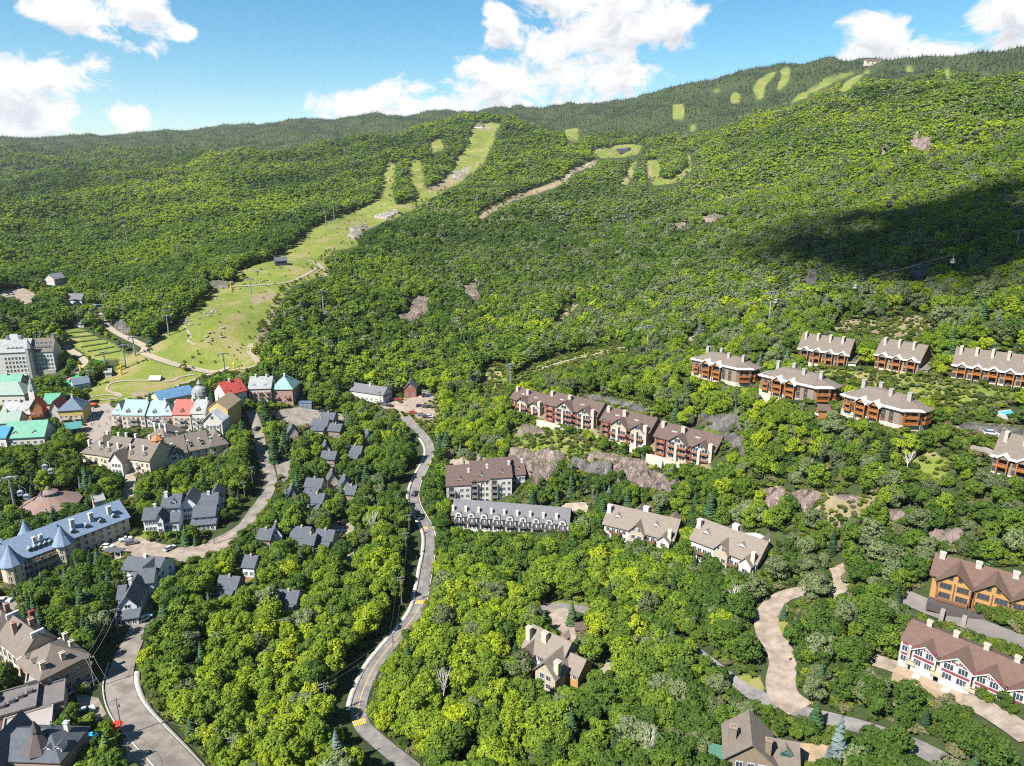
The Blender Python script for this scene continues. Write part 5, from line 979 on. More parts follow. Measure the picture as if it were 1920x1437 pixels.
def blue_chateau():
    B = Bld('blue_roofed_hotel', 'cream hotel with long blue slate roof and conical corner turrets', 'hotel', (81,1072), (40,1052), (122,1021)); B.h = h = 7.6; W = B.W; x0 = -W/2; f = lambda t: x0 + t * W
    _, R = B.wing(x0 - 2, -x0, 0, 14, h, 'gx', 5.6, w_cream, roof_blue, over=0.6, low=0.1); _, R2 = B.wing(-x0, -x0 + 24, 2, 15, h, 'gx', 5.2, w_cream, roof_blue, over=0.6, low=0.3, name='wing_wall', rname='wing_roof'); _, R3 = B.wing(x0 - 18, x0 - 2, 3, 18, h, 'gx', 5.4, w_cream, roof_blue, over=0.6, low=0.1, name='wing_wall', rname='wing_roof')
    zs = [0.4, 3.0, 5.5]; B.win(span(x0, -x0, 9), zs, 1.1, 1.5, 0, trim_w, 1); B.balc(span(x0 + 3, -x0 - 3, 3), zs[1:], 3.2, 1.2, M_('cream_rail', (0.368, 0.288, 0.208)), 0); B.win(span(-x0 + 1, -x0 + 23, 8), zs, 1.1, 1.5, 2, trim_w, 1); B.win(span(x0 - 17, x0 - 3, 6), zs, 1.1, 1.5, 3, trim_w, 1)
    for x in span(x0 + 3, -x0 - 3, 5): B.dormer(R, x, 1.2, h + 0.8, 1.7, 1.3, 2.4, w_cream, roof_blue)
    for x in span(-x0 + 2, -x0 + 22, 4): B.dormer(R2, x, 3.2, h + 0.8, 1.7, 1.3, 2.4, w_cream, roof_blue)
    for x in span(-x0 + 2, -x0 + 22, 3): B.chim(R2, x, 5, h + 1.5, h + 5.6, 1.4, 1.2, w_white)
    for x in (x0 + 6, -x0 - 6): B.chim(R, x, 3.0, h + 1.2, h + 5.0, 1.1, 1.0, w_white)
    for x, y, r in ((x0 - 3.0, -0.5, 3.4), (-x0 - 0.5, 0.2, 3.2), (f(0.55), 15, 3.0)):
        mb = MB(); mb.lathe([(r, -4), (r, h + 0.4)], 10); mb.build('turret_wall', w_cream, B.root, (x, y, 0)); mb = MB(); mb.lathe([(r + 0.6, h + 0.2), (r + 0.6, h + 0.5), (r * 0.55, h + 3.6), (0.12, h + 7.2)], 10); mb.build('turret_roof', roof_blue, B.root, (x, y, 0))
        if y < 5:
            for a in (-2.4, -1.75, -1.1):
                for z in zs: link('window', window_mesh(0.9, 1.4, trim_w, 1), B.root, (x + (r - 0.02) * 0.96 * math.cos(a), y + (r - 0.02) * 0.96 * math.sin(a), z), (0, 0, a + math.pi/2))
    simple_house('annex', 'small white flat-roofed annex between the round hall and blue roof', 'annex', (184,958), (176,945), (198,940), 8, 'flat', 0, w_white, roof_lgrey, wins=1, chims=0, h=5)
blue_chateau()
# ---- clapboard houses round the gravel court
def clapboard():
    B = Bld('clapboard_house', 'large white clapboard house with stepped slate roofs above the court', 'house', (322,1000), (268,975), (360,968), h=5.4); h = B.h; W = B.W; x0 = -W/2; f = lambda t: x0 + t * W
    _, R = B.wing(f(0), f(0.38), 0, 8, h, 'gx', 3.0, w_grey, roof_slate, low=0.2); _, R2 = B.wing(f(0.34), f(0.70), 4, 14, h + 2.6, 'gx', 3.4, w_bluegrey, roof_slate, low=0.3); _, R3 = B.wing(f(0.66), f(0.98), 8, 18, h + 1.6, 'gy', 3.2, w_grey, roof_slate, low=0.3); B.wing(f(0.40), f(0.72), -1, 4, h - 1.6, 'shed', 1.6, w_grey, roof_slate, low=0.2); B.wing(f(0.30), f(0.44), -2.5, 5, h + 0.6, 'gy', 2.4, w_grey, roof_slate, low=0.2)
    B.win([f(0.06), f(0.14), f(0.22)], [0.6, 3.1], 1.0, 1.4); B.win([f(0.48), f(0.56), f(0.64)], [1.0], 1.2, 1.5, -1); B.win([f(0.74), f(0.82), f(0.90)], [1.0, 3.8], 1.0, 1.4, 8); B.win([f(0.37)], [0.8, 3.4], 1.2, 1.4, -2.5); B.win([f(0.50), f(0.62)], [h + 0.4], 1.0, 1.3, 4); B.win([2, 5], [0.8, 3.2], 1.0, 1.3, x0 - 0.02, face='l')
    B.chim(R2, f(0.40), 8, h + 3, h + 7.6, 1.2, 1.0); B.chim(R, f(0.20), 4.5, h + 1.5, h + 4.2, 0.9, 0.9); B.dormer(R2, f(0.56), 5.0, h + 3.2, 2.2, 1.2, 2.2, w_grey, roof_slate); B.balc([f(0.56)], [2.6], 5, 1.6, trim_w, 3.9)
    B = Bld('clapboard_house', 'twin-gabled grey clapboard house right of the large white one', 'house', (382,997), (362,970), (402,967), h=5.0); h = B.h; W = B.W; x0 = -W/2; _, R = B.wing(x0, -x0, 0, 8, h, 'gx', 2.8, w_bluegrey, roof_slate, low=0.2); B.wing(x0 + 1.5, -x0 - 0.5, 7.8, 15, h + 1.8, 'gx', 3.0, w_grey, roof_slate, low=0.3); B.wing(x0 + W * 0.35, -x0, 15, 22, h + 1.4, 'gy', 3.0, w_grey, roof_slate, low=0.3); B.wing(x0 - 0.5, -x0 + 0.5, -2.2, 0, 2.4, 'shed', 0.9, trim_w, roof_slate, low=0.1, name='porch_wall', rname='porch_roof'); B.win(span(x0, -x0, 5), [0.5], 0.9, 1.4, -2.2); B.win(span(x0, -x0, 3), [3.3], 1.0, 1.1); B.win([2, 5.5], [0.8, 3.2], 1.0, 1.3, W/2 + 0.02, face='r'); B.chim(R, 0, 11, h + 2, h + 5.6)
    B = Bld('clapboard_house', 'white clapboard house with slate gables below the gravel court', 'house', (262,1096), (222,1070), (296,1077), h=5.2); h = B.h; W = B.W; x0 = -W/2; f = lambda t: x0 + t * W
    _, R = B.wing(f(0.5), f(1.0), 0, 9, h + 0.8, 'gx', 3.0, w_grey, roof_slate, low=0.1); B.wing(f(0.62), f(0.92), -1.2, 4, h + 1.0, 'gy', 2.6, w_bluegrey, roof_slate, low=0.1, name='bay_wall', rname='gable_roof'); B.wing(f(0.0), f(0.36), 2, 10, h - 0.6, 'gx', 2.6, w_grey, roof_slate, low=0.1); B.wing(f(0.30), f(0.55), 1, 8, h - 1.8, 'gx', 1.8, w_grey, roof_slate, low=0.1); B.wing(f(0.36), f(1.02), -3.4, -0.02, 2.4, 'shed', 1.2, trim_w, roof_slate, low=0.1, name='porch_wall', rname='porch_roof')
    B.win(span(f(0.40), f(1.0), 6), [0.6], 1.0, 1.3, -3.4); B.win([f(0.77)], [h - 1.6], 1.6, 1.4, -1.2); B.win([f(0.08), f(0.18), f(0.28)], [0.7, 3.0], 1.0, 1.2, 2); B.win([2.5, 6.5], [0.8, 3.4], 1.0, 1.3, f(1.0) + 0.02, face='r'); B.chim(R, f(0.54), 4, h + 1, h + 4.6); B.balc([f(0.44)], [2.6], 3.0, 1.4, trim_w, 0.9)
    B = Bld('clapboard_house', 'grey clapboard house with long slate gable at the head of the curving road', 'house', (238,1168), (212,1142), (264,1136), h=4.6); h = B.h; W = B.W; x0 = -W/2
    _, R = B.wing(x0 + W * 0.2, x0 + W * 0.85, 0, 13, h + 0.6, 'gy', 3.2, w_grey, roof_slate, low=0.1); B.wing(x0, x0 + W * 0.22, 5, 12, h + 0.4, 'gx', 2.6, w_grey, roof_slate, low=0.1); B.wing(x0 + W * 0.5, x0 + W * 1.1, 12, 20, h + 1.2, 'gx', 2.8, w_bluegrey, roof_slate, low=0.2); B.wing(x0 + W * 0.1, x0 + W * 0.95, -3, 0, 2.3, 'shed', 1.0, trim_w, roof_slate, low=0.1, name='porch_wall', rname='porch_roof'); B.win(span(x0 + W*0.15, x0 + W*0.9, 4), [0.5], 0.9, 1.3, -3); B.win([x0 + W * 0.52], [h - 0.4], 1.6, 1.3, 0); B.win([3, 6, 9], [2.6], 1.2, 1.2, x0 + W * 0.85 + 0.02, face='r'); B.chim(R, x0 + W * 0.4, 9, h + 1.5, h + 4.8)
    p = spot(216, 1042)[0]; e = empty('carport', p, math.radians(-5)); tag(e, 'open timber carport with slate roof in the gravel court', 'carport'); mb = MB(); mb.box(-3.4, 3.4, -1.6, 1.6, 2.2, 2.5); mb.build('roof', roof_slate, e)
    for x in (-3.2, -1.1, 1.1, 3.2):
        for y in (-1.4, 1.4): mb = MB(); mb.box(x - 0.1, x + 0.1, y - 0.1, y + 0.1, -0.5, 2.2); mb.build('post', trim_w, e)
clapboard()
# ---- pinkish building and dark roofs, bottom left
def pink_block():
    B = Bld('brick_inn', 'pinkish brick inn with broad taupe hipped roof, bottom left', 'inn', (123,1300), (78,1286), (168,1239)); h = B.h = 7.4; W = B.W; x0 = -W/2; f = lambda t: x0 + t * W
    _, R = B.wing(x0, -x0, 0, 13, h, 'hip', 4.6, w_brick, roof_taupe, over=0.5, low=0.1); _, R2 = B.wing(x0 + 1, -x0 - 1.5, 13, 28, h + 0.5, 'gy', 5.0, w_cream, roof_taupe, over=0.4, low=0.3); _, R3 = B.wing(x0 + 0.5, -x0 - 3, 28, 42, h + 0.5, 'hip', 5.0, w_cream, roof_taupe, low=0.3)
    B.win(span(x0, -x0, 5), [1.2, 4.2], 1.2, 1.6); B.win([2, 5, 8, 11], [1.0, 4.0], 1.1, 1.5, x0 - 0.02, face='l'); B.win([15, 18, 21, 24, 27], [0.8, 4.0], 1.4, 2.2, x0 + 0.98, face='l', arch=True)
    B.box('shop_awning', x0 - 0.5, -x0 + 0.2, -1.6, -0.05, 0.2, 0.6, M_('navy_awning', (0.040, 0.056, 0.120))); B.box('awning_band', x0 - 0.5, -x0 + 0.2, -1.66, -1.6, 0.25, 0.9, trim_w); B.box('ground_floor', x0 + 0.2, -x0 - 0.2, -0.5, -0.06, -4, 0.1, w_pink)
    for x, y in ((f(0.14), 2.0), (f(0.55), 1.8), (f(0.86), 5), (f(0.92), 10), (f(0.45), 7)): B.chim(R, x, y, h + 0.6, h + 3.6, 1.1, 1.0, w_cream)
    for yy in (13.2, 28.2): B.box('parapet', x0 + 0.6, -x0 - 1.0, yy - 0.3, yy + 0.3, h, h + 1.0, trim_w); B.box('parapet_cap', f(0.35), f(0.62), yy - 0.35, yy + 0.35, h + 4.8, h + 6.3, trim_w)
    for y in (3.5, 7, 10.5): 
        d = B.dormer(R, 0, 0, 0, 1.7, 1.2, 2.4, trim_w, roof_taupe); d.location = (x0 + 1.2, y, h + 0.8); d.rotation_euler = (0, 0, -math.pi/2)
    for x, y in ((f(0.6), 20), (f(0.75), 24), (f(0.3), 22), (f(0.55), 34)): B.chim(R2, x, y, h + 2.5, h + 6.6, 1.2, 1.2, (w_pink, M_('maroon_brick', (0.160, 0.040, 0.040)), trim_w, w_cream)[int(x * 7) % 4])
    F = Bld('flat_roofed_block', 'low block with flat grey roofs and pale skylight roof, bottom left', 'building', (75,1372), (-20,1352), (118,1312), h=5.0); W = F.W; x0 = -W/2
    F.wing(x0, x0 + W * 0.62, 0, 10, 5.0, 'flat', 0, w_pink, roof_flat, low=0.6); F.wing(x0 + W * 0.62, -x0, 0, 9, 4.2, 'flat', 0, w_beige, roof_flat, low=0.6); F.wing(x0 + W * 0.2, x0 + W * 0.85, -10, -0.3, 4.0, 'flat', 0, w_beige, roof_pale, low=0.6); F.wing(x0 + W * 0.45, x0 + W * 0.8, 9.6, 13.5, 6.0, 'flat', 0, w_white, roof_pale, low=0.6, name='plant_room_wall', rname='plant_room_roof')
    for k in range(4): F.box('roof_unit', x0 + W * (0.12 + 0.12 * k), x0 + W * (0.12 + 0.12 * k) + 1.2, 3 + k, 4.2 + k, 5.26, 6.2, M_('dark_unit', (0.080, 0.080, 0.088)))
    T = Bld('turreted_building', 'slate-roofed building with pointed dark turret at the bottom edge', 'building', (40,1470), (-30,1425), (112,1430), h=6.0); W = T.W; x0 = -W/2; h = 6.0
    _, R = T.wing(x0, -x0, 0, 10, h, 'hip', 4.0, w_pink, roof_slate, low=0.5); _, R2 = T.wing(x0 + W * 0.02, x0 + W * 0.3, -2, 9, h + 1, 'gy', 4.0, w_pink, M_('slate_pale', (0.090, 0.093, 0.105)), low=0.5)
    mb = MB(); mb.lathe([(3.0, -3), (3.0, h + 1.0), (3.5, h + 1.1), (1.0, h + 5.0), (0.9, h + 5.6), (1.1, h + 5.7), (0.08, h + 8.2)], 8); mb.build('turret', M_('slate_brown', (0.072, 0.060, 0.060)), T.root, (W * 0.12, 3, 0)); T.dormer(R, W * 0.3, 1.5, h + 0.8, 1.8, 1.2, 2.0, trim_w, roof_slate); T.dormer(R, W * 0.42, 1.8, h + 0.8, 1.8, 1.2, 2.0, trim_w, roof_slate); T.chim(R, W * 0.36, 7, h + 1.5, h + 4.4)
pink_block()
# ---- small chalets among the spruces
CH = [ # base x, y, half-width px, roof, wall, label
 (549,826,11,'gy',w_beige,'small beige gabled chalet beside a tall spruce near the lane end'),
 (598,812,16,'gx',w_beige,'wide grey-roofed chalet behind the round dark tree, upper middle'),
 (626,822,12,'gx',w_taupe,'grey-roofed chalet right of the round dark tree'),
 (612,800,14,'gx',w_beige,'topmost grey-roofed chalet by the lane end'),
 (692,838,10,'gy',w_bluegrey,'blue-grey chalet alone among trees near the main road'),
 (662,865,15,'gx',w_beige,'beige chalet with red deck in the middle of the wood'),
 (612,860,9,'gy',w_beige,'narrow tall beige chalet on a small lawn'),
 (614,876,14,'gx',w_taupe,'low dark-roofed chalet below the narrow tall one'),
 (586,930,17,'gx',w_beige,'two-step grey-roofed chalet right of the asphalt stub'),
 (624,918,11,'gy',w_beige,'tall gabled beige chalet left of its white-fronted twin'),
 (648,929,12,'gy',w_cream,'white-fronted gabled chalet with brown deck'),
 (590,960,15,'gx',w_beige,'slate-roofed chalet below the two-step chalet'),
 (548,947,9,'gy',w_taupe,'half-hidden small chalet beside the blue spruce'),
 (518,1022,11,'gy',w_grey,'grey gabled chalet in the lower cluster, second from the left'),
 (494,1030,13,'gx',w_taupe,'low slate-roofed chalet at the left of the lower cluster'),
 (561,1026,18,'gx',w_beige,'two-storey slate-roofed chalet in the middle of the lower cluster'),
 (606,1032,18,'gx',w_beige,'slate-roofed chalet with red stairs at the small lawn'),
 (578,1040,10,'gx',w_taupe,'small slate-roofed annex chalet beside the red stairs'),
 (465,1083,12,'gx',w_grey,'grey chalet peeking out left of the lower cluster'),
 (424,1124,20,'gx',w_taupe,'dark-roofed chalet alone in the dense wood'),
 (536,1152,20,'gx',w_white,'white chalet with slate roof alone among lime-green trees'),
 (655,944,10,'gx',w_taupe,'tiny slate-roofed chalet under the white-fronted gable'),
]
def chalets():
    for (x, y, hw, rt, wm, lb) in CH:
        p = spot(x, y)[0]; r = math.hypot(p[0], p[1]); k = FOC / math.hypot(r, CAMZ - p[2]) ; hpx = 4.6 * k * 0.9; tilt = 0.06 * hw if rt == 'gx' else -0.1 * hw
        B, R = simple_house('chalet', lb, 'chalet', (x, y), (x - hw * 0.88, y - hpx - tilt), (x + hw * 0.88, y - hpx + tilt), 6.6, rt, 2.6 if rt == 'gx' else 3.4, wm, roof_slate, wins=3 if hw > 12 else 2, chims=1, group='grey-roofed chalets among the spruces', low=0.5, porch=hw > 10)
        if hw >= 15: B.wing(-B.W/2 + 0.8, B.W/2 - 0.8, -3.2, -0.05, B.h * 0.55, 'shed', 1.2, wm, roof_slate, mark=False, name='porch_wall', rname='porch_roof'); B.box('skylight', -0.5, 0.5, -2.2, -1.4, B.h * 0.55 + 0.8, B.h * 0.55 + 1.1, glass)
        if 'stairs' in lb: B.box('stairs', -B.W/2 - 3, -B.W/2, -3, -1.2, -2, 0.6, rail_red)
    simple_house('long_white_house', 'long white house with grey roof above the parking lots', 'house', (688,752), (657,732), (718,741), 9, 'gx', 3.4, w_white, roof_grey, wins=7, chims=1, low=0.1)
    B, R = simple_house('long_white_house_annex', 'white gabled annex at the right end of the long house', 'house', (712,755), (705,742), (720,744), 8, 'gy', 2.4, w_white, roof_grey, wins=2, chims=0, h=4.5, low=0.1)
    simple_house('cottage', 'small white cottage with dark red gable by the car park', 'cottage', (768,738), (757,729), (780,729), 8, 'gy', 3.6, M_('dark_red_siding', (0.200, 0.072, 0.056)), roof_slate, wins=2, chims=0, h=5.0, low=0.1)
    simple_house('bus', 'long dull blue shelter roof beside the lane end', 'shelter', (572,765), (560,757), (584,757), 3, 'flat', 0, M_('dull_blue_panel', (0.080, 0.120, 0.176)), M_('dull_blue_panel', (0.080, 0.120, 0.176)), wins=3, chims=0, h=2.8, side=False)
    simple_house('hillside_house', 'pale grey house above the forest lot', 'house', (114,536), (101,524), (128,519), 10, 'gx', 4, w_white, roof_lgrey, wins=3, chims=0, h=6, low=0.1)
    simple_house('hillside_house', 'dark-roofed house half-hidden in trees above the hotel', 'house', (137,572), (123,562), (152,562), 10, 'gx', 4, w_grey, roof_grey, wins=3, chims=0, h=4, low=0.3)
    simple_house('ski_hut', 'small white hut at the top of the grass terraces', 'hut', (147,616), (139,607), (156,607), 5, 'gx', 2, w_white, roof_grey, wins=2, chims=0, h=3.0, low=0.1)
    simple_house('lift_station', 'dark lift station with pale canopy at the upper meadow', 'lift station', (1163,284), (1154,281), (1176,279), 10, 'gx', 3, w_dark, roof_slate, wins=0, chims=0, h=4, low=0.1)
    simple_house('lift_station', 'small lift station at the head of the main ski run', 'lift station', (897,241), (890,238), (904,237), 10, 'gx', 4, w_grey, roof_brown, wins=0, chims=0, h=6, low=0.1)
    simple_house('summit_lodge', 'pale lodge with gabled roof on the mountain summit', 'lodge', (1636,121), (1624,115), (1658,115), 16, 'gx', 7, w_cream, roof_brown, wins=4, chims=0, h=9, low=0.1, ww=3, wh=3)
    simple_house('snack_hut', 'dark ski hut beside the boulders on the run', 'hut', (527,497), (516,490), (538,489), 8, 'gx', 3, w_dark, roof_slate, wins=0, chims=0, h=4, low=0.1)
    simple_house('base_lift_station', 'long blue-grey lift shelter at the village edge', 'lift station', (152,729), (138,722), (167,717), 7, 'gx', 3, w_bluegrey, M_('steel_blue_roof', (0.106, 0.132, 0.178)), wins=3, chims=0, h=4, low=0.1)
    simple_house('white_tent', 'pale tent-like shelter on the foot meadow', 'tent', (289,716), (280,712), (299,712), 4, 'gx', 1.6, M_('canvas', (0.440, 0.400, 0.304)), M_('canvas', (0.440, 0.400, 0.304)), wins=0, chims=0, h=1.2, low=0.1)
    simple_house('ticket_hut', 'small grey roofed hut beside the green slide', 'hut', (201,702), (196,699), (208,698), 4, 'gx', 1.6, w_white, roof_lgrey, wins=0, chims=0, h=2.4, low=0.1)
    simple_house('court_shed', 'brown shed in the corner of the sandy court', 'shed', (842,859), (835,854), (849,852), 4, 'gx', 1.4, M_('brown_boards', (0.128, 0.072, 0.048)), roof_brown, wins=0, chims=0, h=2.2, low=0.1)
    simple_house('driveway_shed', 'small brown shed beside the sunlit forecourt', 'shed', (1088,1188), (1081,1180), (1097,1179), 3, 'gx', 1.0, M_('brown_boards', (0.128, 0.072, 0.048)), roof_brown, wins=0, chims=0, h=2.2, low=0.1)
    simple_house('garden_hut', 'small hut roof among shrubs below the middle bow-fronted condo', 'hut', (1545,775), (1536,769), (1556,770), 4, 'gx', 1.4, w_orange, roof_brown, wins=0, chims=0, h=2.2, low=0.1)
chalets()
# ---------------------------------------------------------------- rock faces and boulders
def rock_material(name, a, b, c):
    m = bpy.data.materials.new(name); m.use_nodes = True; nt = m.node_tree; N, L = nt.nodes, nt.links; p = N['Principled BSDF']; p.inputs['Roughness'].default_value = 0.9; p.inputs['Specular IOR Level'].default_value = 0.2
    tc = N.new('ShaderNodeTexCoord'); mp = N.new('ShaderNodeMapping'); mp.inputs['Scale'].default_value = (1, 1, 0.35); L.new(tc.outputs['Object'], mp.inputs[0])
    def nz(s, src):
        n = N.new('ShaderNodeTexNoise'); n.inputs['Scale'].default_value = s; n.inputs['Detail'].default_value = 7; n.inputs['Roughness'].default_value = 0.68; L.new(src, n.inputs['Vector']); r = N.new('ShaderNodeMapRange'); r.inputs['From Min'].default_value = 0.38; r.inputs['From Max'].default_value = 0.62; L.new(n.outputs['Fac'], r.inputs['Value']); return r.outputs[0]
    def mix(f, x, y):
        q = N.new('ShaderNodeMix'); q.data_type = 'RGBA'; L.new(f, q.inputs['Factor'])
        for s, v in (('A', x), ('B', y)):
            if isinstance(v, tuple): q.inputs[s].default_value = (*v, 1)
            else: L.new(v, q.inputs[s])
        return q.outputs['Result']
    n1 = nz(0.22, mp.outputs[0]); n2 = nz(0.8, mp.outputs[0]); n4 = nz(0.13, tc.outputs['Object']); col = mix(mathnode(N, L, 'MULTIPLY', n2, 0.6), mix(n1, a, b), c)
    gm = N.new('ShaderNodeNewGeometry'); sp = N.new('ShaderNodeSeparateXYZ'); L.new(gm.outputs['Normal'], sp.inputs[0]); fl = N.new('ShaderNodeMapRange'); fl.inputs['From Min'].default_value = 0.72; fl.inputs['From Max'].default_value = 0.95; L.new(sp.outputs[2], fl.inputs['Value'])
    col = mix(mathnode(N, L, 'MULTIPLY', mathnode(N, L, 'MULTIPLY', fl.outputs[0], n4), 0.85), col, (0.085, 0.105, 0.028))
    L.new(col, p.inputs['Base Color']); bp = N.new('ShaderNodeBump'); bp.inputs['Strength'].default_value = 1.0; bp.inputs['Distance'].default_value = 0.9; L.new(n2, bp.inputs['Height']); L.new(bp.outputs[0], p.inputs['Normal']); return m
pink_rock = rock_material('pink_granite', (0.055, 0.043, 0.042), (0.39, 0.305, 0.28), (0.23, 0.18, 0.155)); grey_rock = rock_material('grey_granite', (0.035, 0.033, 0.035), (0.27, 0.25, 0.24), (0.115, 0.105, 0.10)); pale_rock = rock_material('pale_granite', (0.24, 0.21, 0.19), (0.40, 0.36, 0.33), (0.30, 0.27, 0.24))
def seg_dist(x, y, P):
    d = np.full(x.shape, 1e9)
    for i in range(len(P)):
        a = P[i]; b = P[(i + 1) % len(P)]; ab = b - a; t = np.clip(((x - a[0]) * ab[0] + (y - a[1]) * ab[1]) / (ab @ ab + 1e-9), 0, 1); d = np.minimum(d, np.hypot(x - a[0] - t * ab[0], y - a[1] - t * ab[1]))
    return d
def rock_face(px, hgt, material, label, seed=0, group=None, edge=None):
    q = densify(px, 5); S3 = spot([a for a, b in q], [b for a, b in q]); S3 = S3[~np.isnan(S3[:, 0])]; P = S3[:, :2]; c = P.mean(0)
    k = np.hypot(*(P - c).T); P = P[k < np.median(k) * 3]; lo = P.min(0); hi = P.max(0); n = 64; st_ = max((hi - lo).max() / n, 0.5); nx, ny = [max(6, int(v / st_) + 2) for v in (hi - lo)]
    X, Y = np.meshgrid(np.linspace(lo[0] - 1, hi[0] + 1, nx), np.linspace(lo[1] - 1, hi[1] + 1, ny), indexing='ij')
    ins = in_poly(X, Y, [tuple(p) for p in P]); d = seg_dist(X, Y, P) * np.where(ins, 1, -1); e = edge or max(1.5, st_ * 2)
    wob = (fbm(X / (6 * e), Y / (6 * e), seed + 70) - 0.5) * e * 2.2; f = np.clip((d + wob) / e + 0.3, -0.6, 1)
    rid = 1 - np.abs(2 * fbm(X / (3.2 * e), Y / (3.2 * e), seed + 5) - 1); ter = np.floor((rid + 0.25 * fbm(X / (e * 1.5), Y / (e * 1.5), seed + 8)) * 5) / 5
    Z = ground(X, Y) + hgt * f * (0.25 + 0.6 * rid + 0.5 * ter) + (fbm(X / (0.9 * e), Y / (0.9 * e), seed + 11) - 0.5) * 0.25 * hgt * np.clip(f, 0, 1)
    keep = (f > -0.35); idx = np.arange(nx * ny).reshape(nx, ny); F = np.stack([idx[:-1, :-1], idx[1:, :-1], idx[1:, 1:], idx[:-1, 1:]], -1).reshape(-1, 4); F = F[keep.ravel()[F].all(1)]
    if len(F) < 3: return
    u = np.unique(F); mp = np.full(nx * ny, -1); mp[u] = np.arange(len(u)); V = np.stack([X, Y, Z], -1).reshape(-1, 3)[u]; o3 = V.mean(0)
    me = np_mesh('rock_face', V - o3, mp[F], material, smooth=False); o = link('rock_face', me, loc=o3); tag(o, label, 'rock', group)
    c2 = P.mean(0); KEEP_OFF.append(c2 + (P - c2) * 0.72); keep_clear([tuple(np.mean(px, 0) + (np.array(p) - np.mean(px, 0)) * 0.62) for p in px], float(np.hypot(*c2))); return o
